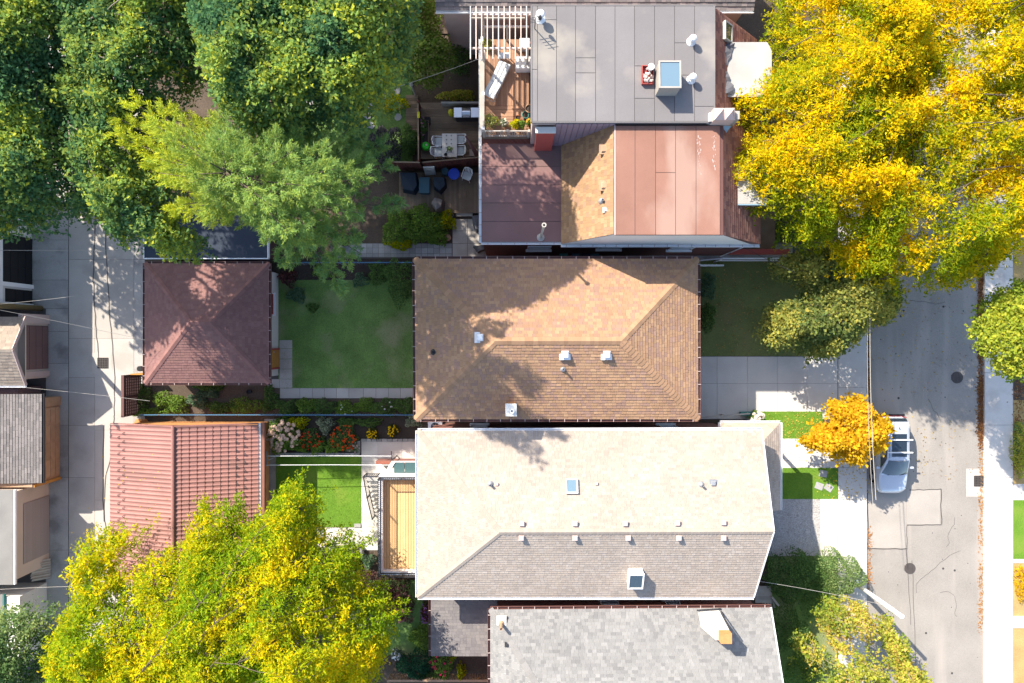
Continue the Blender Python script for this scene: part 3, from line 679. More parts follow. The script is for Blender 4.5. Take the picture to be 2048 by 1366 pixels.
# ================================================================ attached pair of houses at the top: grey flat roof and red flat roof
def sheets(parent, mat, xs, ys, z, axis='y', cuts=None, gap=0.012, seed=0):
    """roofing felt rolls laid side by side, each a sheet of its own with its lap joint"""
    rg = random.Random(seed)
    if axis == 'y':
        for i in range(len(xs)-1):
            c = [ys[0]] + sorted(ys[0]+(ys[1]-ys[0])*f for f in (cuts[i] if cuts else ())) + [ys[1]]
            for a, b in zip(c, c[1:]): block('felt_sheet', parent, mat, (xs[i]+gap, a+gap, z), (xs[i+1]-gap, b-gap, z+0.014+rg.uniform(0, 0.004)))
    else:
        for i in range(len(ys)-1): block('felt_sheet', parent, mat, (xs[0], ys[i]+gap, z), (xs[1], ys[i+1]-gap, z+0.014+rg.uniform(0, 0.004)))
zgf, zrf, zlo = 9.3, 9.0, 5.6
gr = thing('row_house', 'attached house with a grey felt flat roof and a wooden roof deck', 'house', (4, 13, 0), 'attached houses at the top of the photo')
gx0, gx1, gy0, gy1 = X(1063, zgf), X(1428, zgf), Y(243, zgf), Y(12, zgf)
wS = -1.60                                                     # west wall line of both houses
MB().box((gx0+0.05, gy0+0.02, 5.5), (gx1-0.05, gy1-0.05, zgf-0.12)).build('wall', 'stucco_pink', gr)
MB().box((wS+0.05, gy0+0.02, -0.2), (12.6, gy1-0.02, 5.5)).build('lower_wall', 'brick', gr)
MB().box((gx0, gy0, zgf-0.12), (gx1, gy1, zgf-0.004)).build('roof', 'lap', gr)
sheets(gr, 'felt_grey', [X(x, zgf) for x in (1063, 1075, 1113, 1151, 1191, 1230, 1269, 1309, 1349, 1389, 1428)], (gy0, gy1), zgf, cuts=[(0.45,), (0.88,), (), (0.42, 0.55), (), (), (0.2, 0.48), (), (0.4, 0.68), (0.13,)], seed=1)
k = MB(); k.box((gx0-0.04, gy0-0.03, zgf-0.1), (gx0+0.02, gy1, zgf+0.045)).box((gx1-0.02, gy0, zgf-0.1), (gx1+0.05, gy1, zgf+0.03)).box((gx0, gy0-0.06, zgf-0.12), (gx1, gy0-0.005, zgf+0.03)).box((gx0, gy1, zgf-0.12), (gx1, gy1+0.05, zgf+0.03)); k.build('edge_trim', 'felt_grey', gr)
pipe_vent(gr, P(1080, 38, zgf), 0.10, 0.42, 'white_metal', True); MB().lathe(P(1080, 38, zgf+0.6), [(0.07, 0), (0.09, 0.1), (0.05, 0.3)], 8).build('vent_cowl', 'dark_metal', gr)
for q in ((1382, 84), (1382, 160)): pipe_vent(gr, P(*q, zgf), 0.085, 0.30, 'white_metal', True)
skylight(gr, Vector((X(1331, zgf), Y(166, zgf), zgf)), (0, 0.06, 1), (1, 0, 0), 1.02, 1.28, 0.85, 'sky_glass', 'weathered')
k = MB(); a0 = Vector((gx0+0.15, Y(58, zgf), zgf))
k.tube([a0, a0+Vector((0, 0, 1.1))], 0.025)
for i in range(4): k.tube([a0+Vector((-0.25, 0, 0.6+0.15*i)), a0+Vector((0.25, 0.1, 0.6+0.15*i))], 0.014, 5)
k.build('antenna', 'dark_metal', gr)
# east mansard slopes
RED_SH = [(0.26, 0.115, 0.085), (0.30, 0.14, 0.10), (0.22, 0.10, 0.08), (0.33, 0.16, 0.115)]
def mansard(parent, x_top, zt, x_bot, zb_, ya, yb, pal, east=True, seed=1, course=0.22, tab=0.28, thick=0.024):
    if east: pl = [Vector((x_bot, ya, zb_)), Vector((x_bot, yb, zb_)), Vector((x_top, yb, zt)), Vector((x_top, ya, zt))]
    else: pl = [Vector((x_bot, yb, zb_)), Vector((x_bot, ya, zb_)), Vector((x_top, ya, zt)), Vector((x_top, yb, zt))]
    k = MB(); k.poly(pl); d = Vector((-0.5 if east else 0.5, 0, 0)); q = [p+d for p in pl[:2]]
    k.poly([pl[0], pl[3], q[0]]); k.poly([pl[1], q[1], pl[2]]); k.build('mansard', 'brown_metal', parent)
    m = MB(); lay_shingles(m, pl, pal, course, tab, thick, seed); m.build('shingles', 'shingle', parent, kind='stuff'); return pl
pl = mansard(gr, gx1+0.05, zgf-0.1, X(1513, 5.8), 5.8, gy0-0.02, gy1-0.02, RED_SH, seed=81)
n = frame_of(pl)[3]; zf = plane_z([pl]); skylight(gr, Ps(1451, 66, zf), n, (0, 1, 0), 0.9, 0.75, 0.12, 'glass', 'weathered')
zd = 8.2; dx0, dx1, dy0, dy1 = gx1+0.1, X(1540, zd), Y(192, zd), Y(88, zd)
MB().prism([(dx0, dy0), (dx1-0.5, dy0), (dx1, dy0+0.5), (dx1, dy1-0.4), (dx1-0.2, dy1), (dx0, dy1)], 5.7, zd).build('dormer', 'stucco_pink', gr)
MB().prism([(dx0, dy0-0.06), (dx1-0.46, dy0-0.06), (dx1+0.06, dy0+0.46), (dx1+0.06, dy1-0.36), (dx1-0.16, dy1+0.06), (dx0, dy1+0.06)], zd+0.002, zd+0.07).build('dormer_roof', 'felt_light', gr)
k = MB(); gn = 12; rg = random.Random(3)
vs = []
for i in range(gn+1):
    for j in range(5):
        w_ = (0.42+0.32*abs(math.sin(i/gn*math.pi*1.0-1.57))+0.1*rg.random())
        vs.append((gx1+0.06+j/4*w_*1.5, dy0+0.05+(dy1-dy0-0.1)*i/gn, zd+0.1+0.14*rg.random()+0.35*(1-j/4)**2))
k.add(vs, [(i*5+j, i*5+j+1, (i+1)*5+j+1, (i+1)*5+j) for i in range(gn) for j in range(4)]); k.build('loose_membrane', 'slate_cover', gr)
MB().box((wS-0.02, gy1+0.04, 5.9), (wS+0.1, gy1-0.3, 6.0)).build('deck_trim', 'white_metal', gr)
# party-wall chimney with metal saddle
pc = thing('chimney', 'pinkish brick party wall chimney with a blue grey metal saddle, beside the yellow tree', 'chimney', (9.9, 10.4, 7))
zc_ = 9.75; cx0, cx1, cy0, cy1 = X(1428, zc_), X(1470, zc_), Y(240, zc_), Y(216, zc_)
MB().box((cx0, cy0, 6.5), (cx1, cy1, zc_)).build('stack', 'stucco_pink', pc)
for i in range(2):
    a, b = cx0+(cx1-cx0)*i/2, cx0+(cx1-cx0)*(i+1)/2; m = ((a+b)/2, (cy0+cy1)/2, zc_+0.3)
    MB().add([(a+.02, cy0, zc_+.002), (b-.02, cy0, zc_+.002), (b-.02, cy1, zc_+.002), (a+.02, cy1, zc_+.002), m], [(0,1,4),(1,2,4),(2,3,4),(3,0,4),(3,2,1,0)]).build('cap', 'stucco_pink', pc)
MB().box((cx1+0.02, cy0+0.12, 7.2), (cx1+0.3, cy1-0.05, 9.5)).build('side_flue', 'weathered', pc)
MB().add([(cx0+.1, cy0-.02, 9.0), (cx1+.1, cy0-.02, 8.9), (cx1-.3, cy0-.6, 8.3), (cx0+.2, cy0-.45, 8.75), (cx0+.1, cy0-.02, 8.5), (cx1+.1, cy0-.02, 8.0), (cx1-.3, cy0-.6, 8.0), (cx0+.2, cy0-.45, 8.4)],
         [(0,3,2,1),(4,5,6,7),(0,1,5,4),(1,2,6,5),(2,3,7,6),(3,0,4,7)]).build('saddle', 'blue_metal', pc)
MB().box((cx0-0.14, cy0+0.05, 9.0), (cx0-0.02, cy1-0.12, 9.45)).build('flashing', 'white_metal', pc)
# ---- red half
rh = thing('row_house', 'attached house with a red felt flat roof and an orange shingle slope', 'house', (4, 8, 0), 'attached houses at the top of the photo')
rx0, rx1, ry0, ry1 = X(1231, zrf), X(1440, zrf), Y(470, zrf), gy0-0.1
MB().box((wS+0.05, ry0+0.15, -0.2), (12.75, ry1, zlo-0.14)).build('wall', 'dark_brick', rh)
MB().box((rx0, ry0+0.05, 5.4), (rx1-0.2, ry1, zrf-0.12)).build('upper_wall', 'stucco_pink', rh)
MB().box((rx0, ry0, zrf-0.12), (rx1, ry1, zrf-0.004)).build('roof', 'lap', rh)
sheets(rh, 'felt_red', [X(x, zrf) for x in (1231, 1270, 1311, 1351, 1392, 1440)], (ry0, ry1), zrf, cuts=[(), (), (0.57,), (), ()], seed=2)
k = MB(); k.box((rx1, ry0, zrf-0.14), (rx1+0.16, ry1, zrf-0.02)); k.build('edge_trim', 'brown_metal', rh)
MB().box((rx0-0.06, ry0, zrf-0.1), (rx0, ry1, zrf+0.04)).build('parapet', 'stucco_pink', rh)
ORANGE = [(0.30, 0.185, 0.10), (0.325, 0.20, 0.108), (0.28, 0.168, 0.095), (0.34, 0.215, 0.12), (0.27, 0.165, 0.105)]
plw = mansard(rh, rx0-0.07, zrf-0.02, X(1123, 5.68), 5.68, ry0+0.05, ry1+0.06, ORANGE, False, 83, 0.22, 0.19, 0.022)
zw = plane_z([plw])
for q in ((1209, 298), (1209, 371)): box_vent(rh, Ps(*q, zw), 0.34, 0.12, 'tan_wood')
pipe_vent(rh, Ps(1204, 402, zw), 0.06, 0.3, 'grey_metal'); box_vent(rh, Ps(1211, 420, zw), 0.18, 0.12, 'stucco_white')
ple = mansard(rh, rx1+0.14, zrf-0.1, X(1520, 5.8), 5.8, ry0+0.02, ry1-0.02, RED_SH, seed=84)
MB().box((wS, ry0+0.14, zlo-0.14), (X(1123, 5.68)+0.1, ry1, zlo-0.004)).build('low_roof', 'lap', rh)
sheets(rh, 'felt_maroon', (wS+0.02, X(1123, 5.68)-0.01), sorted(Y(y, zlo) for y in (287, 333, 370, 406, 443, 484)), zlo, axis='x', seed=3)
k = MB(); rg = random.Random(12)
for i in range(70):
    q = P(rg.choice((1396, 1398, 1400, 1427, 1429))+rg.gauss(0, 1.6), 272+abs(rg.gauss(0, 32)), zrf+.0215); w_ = rg.uniform(.006, .025); h_ = rg.uniform(.012, .07)
    k.add([q+Vector((a*rg.uniform(.5, 1)*w_, b*rg.uniform(.5, 1)*h_, 0)) for a, b in ((-1, -1), (0, -1.2), (1, -.8), (1, .9), (.2, 1.1), (-.9, 1))], [tuple(range(6))])
k.build('paint_scuff', 'stucco_pink', rh, kind='stuff')
# south siding wall, gutter, downpipes
k = MB(); yy = ry0+0.03
k.add([(X(1123, 5.7), yy, 5.62), (12.9, yy, 5.62), (rx1+0.1, yy, zrf-0.13), (rx0-0.05, yy, zrf-0.13), (X(1123, 5.7), yy+0.12, 5.62), (12.9, yy+0.12, 5.62), (rx1+0.1, yy+0.12, zrf-0.13), (rx0-0.05, yy+0.12, zrf-0.13)], [(0,1,2,3),(7,6,5,4),(0,4,5,1),(1,5,6,2),(2,6,7,3),(3,7,4,0)])
k.build('siding', 'stucco_white', rh)
gutter(rh, (X(1123, 5.7), ry0+0.02, 5.66), (12.95, ry0+0.02, 5.66), (0, -1, 0), 'white_metal', clips=True, w=0.12)
gutter(rh, (wS, ry0+0.16, zlo), (X(1123, 5.7), ry0+0.16, zlo), (0, -1, 0), 'white_metal', clips=True, w=0.12)
gutter(rh, (wS, ry1+0.1, zlo), (wS, ry0+0.16, zlo), (-1, 0, 0), 'white_metal', clips=True, w=0.12)
gutter(gr, (wS, gy1, 5.75), (wS, gy0, 5.75), (-1, 0, 0), 'white_metal', clips=True, w=0.12)
k = MB(); k.tube([(wS-0.1, ry0+1.4, zlo-0.05), (wS-0.1, ry0+1.4, 0.1)], 0.04, 6); k.tube([(12.6, ry0-0.02, 5.6), (12.6, ry0+0.1, 5.2), (12.6, ry0+0.1, 0.1)], 0.04, 6); k.build('downpipe', 'white_metal', rh)
for x, z in ((0.3, 3.6), (4.2, 3.9), (8.2, 3.6)): window_on(rh, (x+1.2, ry0+0.15, z), (-1, 0, 0), (0, -1, 0), 1.3, 1.3)
k = MB(); p = Vector((1.5, 5.45, zlo)); k.lathe(p, [(0.22, -0.02), (0.2, 0.06), (0.07, 0.15), (0.062, 0.16), (0.062, 3.7), (0.11, 3.75), (0.115, 3.85), (0.06, 3.85), (0.05, 3.6)], 10); k.build('flue_pipe', 'weathered', rh)
MB().box((1.17, gy0-0.36, 5.5), (2.05, gy0-0.085, 8.7)).build('chimney', 'red_brick_paint', rh); MB().box((1.12, gy0-0.38, 8.702), (2.1, gy0-0.083, 8.78)).build('chimney_cap', 'stucco_white', rh)
k = MB(); 
for i in range(10):
    x0 = 2.1+i*0.28; k.box((x0, gy0-0.075, 5.6), (x0+0.26, gy0-0.015-0.01*(i % 2), min(9.15, 9.15)))
k.build('metal_siding', 'purple_metal', gr)
zd = 7.7; dx0, dx1, dy0, dy1 = X(1446, zd), X(1530, zd), Y(404, zd), Y(335, zd)
MB().box((dx0-0.3, dy0, 5.6), (dx1, dy1, zd)).build('dormer', 'stucco_pink', rh)
MB().box((dx0-0.3, dy0-0.1, zd+0.002), (dx1+0.1, dy1+0.1, zd+0.06)).build('dormer_roof', 'felt_light', rh)
MB().box((dx0, dy0-0.16, zd-0.16), (dx1+0.1, dy0-0.11, zd+0.05)).build('dormer_fascia', 'blue_metal', rh)
# front porch of the red house
MB().box((12.76, ry0+0.2, -0.1), (15.6, ry1-0.3, 0.9)).build('porch_floor', 'deck_old', rh)
MB().box((12.8, ry0+0.1, 0.9), (16.2, ry0+0.35, 1.5)).build('porch_wall', 'red_brick_paint', rh)
k = MB(); zq = 1.9
for a, b in (((12.2, ry0-0.25, zq), (16.1, ry0-0.25, zq)), ((12.2, ry0-0.25, 0.9), (16.1, ry0-0.25, 0.9)), ((16.1, ry0-0.25, 0.1), (16.1, ry0-0.25, zq+.05)), ((12.2, ry0-0.25, 0.1), (12.2, ry0-0.25, zq+.05)), ((12.2, ry0-0.25, zq), (10.9, ry0-0.25, 0.7))): k.bar(a, b, 0.07, 0.07)
k.build('porch_railing', 'white_metal', rh)
o = thing('storage_bin', 'blue storage bin on the porch of the red-roofed house', 'bin', (13.6, ry0+1.4, 0.9))
MB().box((13.2, ry0+0.9, 0.9), (14.1, ry0+1.9, 1.5)).build('body', 'blue_paint', o); MB().box((13.15, ry0+0.85, 1.502), (14.15, ry0+1.95, 1.58)).build('lid', 'black', o)
# ---- tray of rubble on the grey roof
o = thing('crate', 'red crate of broken bricks and a white bucket beside the roof skylight', 'crate', P(1294, 152, zgf+0.02)); c = P(1294, 152, zgf+0.02)
k = MB(); w, d, h = 0.27, 0.43, 0.2
k.box(c+Vector((-w, -d, 0)), c+Vector((w, d, 0.03)))
for a, b in (((-w, -d), (-w+.03, d)), ((w-.03, -d), (w, d)), ((-w+.03, -d), (w-.03, -d+.03)), ((-w+.03, d-.03), (w-.03, d))): k.box(c+Vector((*a, 0.03)), c+Vector((*b, h)))
k.build('tray', 'red_brick_paint', o)
for i in range(16):
    q = c+Vector((rnd.uniform(-w+.08, w-.08), rnd.uniform(-d+.1, d-.1), rnd.uniform(0.06, 0.24))); new_obj('brick_piece', unit_box('rubble'), o, q, (rnd.random(), rnd.random(), rnd.random()*3), (rnd.uniform(.1, .2), rnd.uniform(.08, .14), .08))
MB().lathe(c+Vector((0.12, 0.28, 0.1)), [(0.12, 0), (0.15, 0.3), (0.155, 0.31), (0.0, 0.32)], 14).build('bucket', 'white_metal', o)
# ================================================================ roof deck on the grey house
rd = thing('roof_deck', 'brown board roof deck with pale railings beside the grey flat roof', 'deck', (-0.3, 13, 5.75))
zdk = 5.9; x0, x1 = wS+0.08, gx0-0.01
MB().box((x0, gy0+0.3, 5.52), (x1, gy1-0.05, zdk-0.05)).build('frame', 'deck_old', rd)
ys = Y(212, zdk); xs = frange(x0, x1, 18)
for i in range(18): block('deck_board', rd, 'deck_roof', (xs[i]+.006, ys+.01, zdk-.045), (xs[i+1]-.006, gy1-0.06, zdk+rnd.uniform(-.004, .004)))
yb = frange(gy0+0.3, ys, 9)
for i in range(9): block('deck_board', rd, 'deck_roof', (x0, yb[i]+.006, zdk-.045), (x1, yb[i+1]-.006, zdk+rnd.uniform(-.004, .004)))
railing('railing', rd, [(x1-0.05, gy0+0.32, zdk), (x0+1.3, gy0+0.32, zdk), (x0+0.06, gy0+0.32, zdk)], 0.95, 'weathered', 0.115, 0.02, rails=(0.1, 0.98), postw=0.06)
railing('railing', rd, [(x0+0.06, gy0+0.45, zdk), (x0+0.06, gy0+2.2, zdk), (x0+0.06, gy1-1.1, zdk)], 0.95, 'white_metal', 0.12, 0.02, rails=(0.1, 0.98), postw=0.07)
k = MB(); k.box((x0-0.12, gy0+0.4, zdk+0.94), (x0+0.12, gy1-1.6, zdk+0.985)); k.build('cap_rail', 'weathered', rd)
pg = thing('pergola', 'pale pinkish wooden pergola of eleven rafters over the roof deck', 'pergola', (-0.5, 15, 5.9))
zp_ = 8.3
for i in range(11):
    x = X(941+i*11.2, zp_+0.1); block('rafter', pg, 'pergola', (x-.022, Y(119, zp_+.1), zp_+.085), (x+.022, Y(14, zp_+.1), zp_+.20))
for y in (30, 97): block('beam', pg, 'pergola', (X(943, zp_), Y(y, zp_)-.03, zp_-.06), (X(1062, zp_), Y(y, zp_)+.03, zp_+.08))
for y in (53,): block('beam', pg, 'pergola', (X(965, 7.5), Y(y, 7.5)-.03, 7.4), (X(1058, 7.5), Y(y, 7.5)+.03, 7.55))
for y in (36,): block('beam', pg, 'weathered', (X(943, 7.9), Y(y, 7.9)-.03, 7.8), (X(1050, 7.9), Y(y, 7.9)+.03, 7.94))
for x, y in ((-1.42, Y(97, zp_)), (0.78, Y(97, zp_)), (-1.42, Y(30, zp_)), (-0.25, Y(53, 7.5)), (-1.42, Y(53, 7.5))): block('post', pg, 'weathered', (x-.05, y-.05, 5.9), (x+.05, y+.05, zp_-.06 if y != Y(53, 7.5) else 7.56))
# lounger
lg = thing('sun_lounger', 'sun lounger with a quilted pale grey mattress set askew on the roof deck', 'sun lounger', P(994, 165, 6.0))
c = P(994, 165, 6.0); ang = R(-25); ca, sa = math.cos(ang), math.sin(ang); fx = lambda u, v, w: c+Vector((u*ca-v*sa, u*sa+v*ca, w-0.1))
# head lower left in the picture: v negative = head
k = MB()
for s in (-1, 1): k.tube([fx(.32*s, 1.0, .3), fx(.32*s, -1.0, .3), fx(.30*s, -1.05, .28)], 0.02, 6)
for v in (1.0, 0.3, -0.4, -1.05): k.tube([fx(-.32, v, .3), fx(.32, v, .3)], 0.018, 6)
k.build('frame', 'grey_metal', lg)
for u in (-.3, .3):
    for v in (.85, -.85): MB().tube([fx(u, v, 0), fx(u, v, .3)], 0.02, 6).build('leg', 'grey_metal', lg)
def pad(v0, v1, z0, z1, n):
    for i in range(n):
        a, b = v0+(v1-v0)*i/n, v0+(v1-v0)*(i+1)/n; za, zb2 = z0+(z1-z0)*i/n, z0+(z1-z0)*(i+1)/n
        mid = (a+b)/2; zm = (za+zb2)/2; k = MB(); g = 0.012
        for j in range(3):
            u0, u1 = -.31+.207*j, -.31+.207*(j+1); um = (u0+u1)/2
            top = [fx(u0+g, a+g, za+.08), fx(u1-g, a+g, za+.08), fx(u1-g, b-g, zb2+.08), fx(u0+g, b-g, zb2+.08)]; low = [p-Vector((0, 0, .09)) for p in top]
            k.add(top+low+[fx(um, mid, zm+.125)], [(0,1,8),(1,2,8),(2,3,8),(3,0,8),(0,4,5,1),(1,5,6,2),(2,6,7,3),(3,7,4,0)])
        k.build('cushion', 'cushion', lg)
pad(1.0, -0.15, 0.33, 0.33, 5); pad(-0.15, -0.75, 0.34, 0.62, 3); pad(-0.75, -1.0, .60, .58, 1)
o = thing('planter_box', 'white box planter under the pergola against the grey roof wall', 'planter', P(1045, 118, 6.2)); a, b = pbox(1031, 112, 1061, 136, 5.9, 6.5, 6.5)
MB().box(a, b).build('box', 'white_metal', o); MB().box(a+Vector((.05, .05, .602)) if isinstance(a, Vector) else (a[0]+.05, a[1]+.05, 6.502), (b[0]-.05, b[1]-.05, 6.52)).build('lid', 'stucco_white', o)
o = thing('side_table', 'small grey side table at the head of the pergola deck', 'side table', P(1009, 112, 5.9)); a, b = pbox(998, 105, 1020, 116, 6.32, 6.38)
MB().box(a, b).build('table_top', 'cushion', o)
for u in (0.06, b[0]-a[0]-.06):
    for v in (0.05, b[1]-a[1]-.05): MB().box((a[0]+u-.02, a[1]+v-.02, 5.905), (a[0]+u+.02, a[1]+v+.02, 6.32)).build('leg', 'cushion', o)
o = thing('storage_box', 'low grey storage box under the pergola rafters', 'storage box', P(1046, 85, 5.9)); a, b = pbox(1040, 78, 1058, 96, 5.9, 6.35)
MB().box(a, b).build('body', 'grey_metal', o); MB().box((a[0]-.02, a[1]-.02, 6.352), (b[0]+.02, b[1]+.02, 6.41)).build('lid', 'stucco_white', o)
# ================================================================ dark-roofed house beyond, at the top edge
DARK = [(0.17, 0.15, 0.145), (0.20, 0.17, 0.165), (0.14, 0.125, 0.125), (0.23, 0.19, 0.18)]
th = thing('dark_house', 'house with dark weathered shingles at the very top edge', 'house', (4, 20, 0))
y0 = Y(21, ze); pl = [Vector((X(872, ze), y0, ze)), Vector((X(1507, ze), y0, ze)), Vector((X(1507, ze), y0+3.5, 8)), Vector((X(872, ze), y0+3.5, 8))]
bk = [pl[2]+Vector((0, 3.5, -2)), pl[3]+Vector((0, 3.5, -2))]
roof_solid(th, [pl, [bk[0], bk[1], pl[3], pl[2]]], [pl[0], pl[1], bk[0], bk[1]], mat='lap')
m = MB(); lay_shingles(m, pl, DARK, 0.2, 0.3, 0.035, 91); m.build('shingles', 'shingle', th, kind='stuff')
gutter(th, pl[0], pl[1], (0, -1, 0), 'white_metal', w=0.12)
MB().box((X(872, ze)+.3, y0+.25, -.2), (X(1507, ze)-.3, y0+6.8, 5.84)).build('wall', 'stucco_pink', th)
a, b = pbox(868, 26, 900, 64, 2.6, 2.75); MB().add([(a[0], a[1], 2.5), (b[0], a[1], 2.35), (b[0], y0+.2, 2.9), (a[0], y0+.2, 2.9), (a[0], a[1], 2.4), (b[0], a[1], 2.25), (b[0], y0+.2, 2.8), (a[0], y0+.2, 2.8)], [(0,1,2,3),(7,6,5,4),(0,4,5,1),(1,5,6,2),(3,7,4,0)]).build('porch_roof', 'felt_light', th)
# ================================================================ garages
ga = thing('garage', 'square garage under a plum brown pyramid shingle roof in the back yard', 'garage', (-17.2, 1, 0))
z = 2.8; A, B, C_, D = P(290, 527, z), P(538, 527, z), P(538, 766, z), P(290, 766, z); R1, R2 = P(380, 644, 4.3), P(420, 644, 4.3)
PLUM = [(0.205, 0.108, 0.096), (0.215, 0.115, 0.10), (0.195, 0.102, 0.093), (0.22, 0.12, 0.107)]
planes = [[B, A, R1, R2], [D, C_, R2, R1], [A, D, R1], [C_, B, R2]]
roof_solid(ga, planes, [D, C_, B, A], mat='brown_metal'); m = MB()
for i, p in enumerate(planes): lay_shingles(m, p, PLUM, 0.16, 0.21, 0.022, 101+i, jitter=0.06)
m.build('shingles', 'shingle', ga, kind='stuff'); mk('cap_plum', (0.225, 0.115, 0.10), .92, .04, rand=.1, spec=.15)
nb = [frame_of(p)[3] for p in planes]
for a, b, i, j in ((A, R1, 0, 2), (D, R1, 1, 2), (C_, R2, 1, 3), (B, R2, 0, 3), (R1, R2, 0, 1)): caps(ga, a, b, nb[i], nb[j], 'cap_plum', .22, .15, .28)
for a, b, o in ((A, B, (0, 1, 0)), (D, C_, (0, -1, 0)), (A, D, (-1, 0, 0)), (B, C_, (1, 0, 0))): gutter(ga, a, b, o, 'brown_metal', clips=True, w=.11)
wx1 = X(557); MB().box((A.x+.35, D.y+.3, -.15), (wx1, A.y-.3, 2.65)).build('wall', 'stucco_white', ga)
dr = thing_part('door', ga); MB().box((wx1, -1.55, 0.02), (wx1+.05, -.5, 2.15)).build('leaf', 'oak', dr)
k = MB(); k.box((wx1, -1.65, 0.02), (wx1+.09, -1.552, 2.25)).box((wx1, -.498, .02), (wx1+.09, -.4, 2.25)).box((wx1, -1.55, 2.152), (wx1+.088, -.5, 2.25)); k.build('frame', 'red_brick_paint', dr)
MB().lathe((wx1+.09, -.62, 1.0), [(.03, 0), (.04, .03), (.02, .06)], 8).build('handle', 'steel', dr)
window_on(ga, (wx1, 2.2, 1.5), (0, 1, 0), (1, 0, 0), 1.2, .9, 'red_brick_paint')
ns = thing('shed', 'flat navy felt roofed shed half hidden under the pine', 'shed', (-17, 6, 0)); z = 2.7
a, b = pbox(289, 395, 535, 516, 2.55, z); MB().box((a[0]+.1, a[1]+.1, -.15), (b[0]-.1, b[1], 2.55)).build('wall', 'fence_brown', ns); MB().box(a, b).build('roof', 'felt_navy', ns)
k = MB(); k.box((a[0]-.04, a[1]-.06, 2.5), (b[0]+.04, a[1]-.003, z+.04)).box((b[0]+.003, a[1], 2.5), (b[0]+.06, b[1], z+.04)).box((a[0]-.06, a[1], 2.5), (a[0]-.003, b[1], z+.04)); k.build('edge_trim', 'white_metal', ns)
# red pressed-tile garage
rt = thing('garage', 'garage with a ribbed terracotta red metal tile roof and snow guards', 'garage', (-18.5, -9.5, 0))
z = 2.75; xw, xr, xe = X(222, z), X(347, 4.0), X(516, z); yn, ys = Y(849, z), Y(1165, z)
def tile_slope(x_lo, x_hi, z_lo, z_hi, step=None):
    n = 6; pitch = 0.232; k = int((yn-ys)/pitch); cols = k*n; dx = x_hi-x_lo
    L = math.hypot(dx, z_hi-z_lo); rows = [0.0, L]
    if step:
        m = int(L/step); rows = []
        for i in range(m+1): rows += [min(L, i*step+1e-3), min(L, (i+1)*step-1e-3)]
    mb = MB(); nr = len(rows); vs = []
    for r_i, s in enumerate(rows):
        f = s/L; drop = 0.0
        if step: drop = 0.030*(1-(s % step)/step)
        for c_i in range(cols+1):
            ph = (c_i % n)/n*2*math.pi; hgt = 0.042*max(0, math.cos(ph))**0.7+drop
            vs.append((x_lo+dx*f, yn-(yn-ys)*c_i/cols, z_lo+(z_hi-z_lo)*f+hgt))
    fs = [(i*(cols+1)+j, i*(cols+1)+j+1, (i+1)*(cols+1)+j+1, (i+1)*(cols+1)+j) for i in range(nr-1) for j in range(cols)]
    if x_hi < x_lo: fs = [f[::-1] for f in fs]
    mb.add(vs, fs); return mb, pitch
mb, pitch = tile_slope(xw-.05, xr, z, 4.0); mb.build('tile_sheet', 'red_tile', rt)
mb, pitch = tile_slope(xe+.05, xr, z, 4.0, 0.40); mb.build('tile_sheet', 'red_tile', rt)
k = MB(); k.tube([(xr, yn+.03, 4.03), (xr, ys, 4.03)], .11, 10); k.build('ridge', 'red_tile', rt)
k = MB()
for xx in (xw, xe): k.bar((xx, yn+.05, z-.05), (xr, yn+.05, 3.96), .06, .18)
k.build('verge_trim', 'red_tile', rt)
MB().add([(xw, yn-.05, z-.12), (xe, yn-.05, z-.12), (xr, yn-.05, 3.85), (xw, ys, z-.12), (xe, ys, z-.12), (xr, ys, 3.85)], [(0,1,2),(5,4,3),(0,3,4,1),(1,4,5,2),(2,5,3,0)]).build('roof_frame', 'brown_metal', rt)
MB().box((xw+.25, ys+.1, -.15), (xe-.35, yn-.15, z-.12)).build('wall', 'brick_orange', rt)
MB().box((xe-.02, ys, z-.28), (xe+.13, yn+.06, z-.02)).build('fascia', 'white_metal', rt); MB().box((xe+.133, ys, z-.3), (xe+.34, yn+.1, z-.06)).build('gutter', 'rust_brown', rt)
k = MB()
for s in range(8):
    a = math.pi*s/8; b = math.pi*(s+1)/8
    k.bar((.07*math.cos(a)*0.9, .09*math.sin(a)-.045, .02+.05*math.sin(a)), (.07*math.cos(b)*0.9, .09*math.sin(b)-.045, .02+.05*math.sin(b)), .025, .03)
sg = k.mesh('snow_guard', 'dark_metal')
npit = int((yn-ys)/pitch)
for i in range(npit):
    y = yn-(i+.5)*pitch*2
    if y < ys+.2: break
    for j, (xa, zz) in enumerate(((xw+(xr-xw)*(.14 if i % 2 == 0 else .14), None), (xw+(xr-xw)*.22, None))):
        yy = y-(pitch if j else 0); f = (xa-xw)/(xr-xw); new_obj('snow_guard', sg, rt, (xa, yy, z+(4-z)*f+.03), (0, 0, R(90)))
    for j, f in enumerate((.16, .26)):
        yy = y-(pitch if j else 0); xa = xe+(xr-xe)*f; new_obj('snow_guard', sg, rt, (xa, yy, z+(4-z)*f+.04), (0, 0, R(-90)))
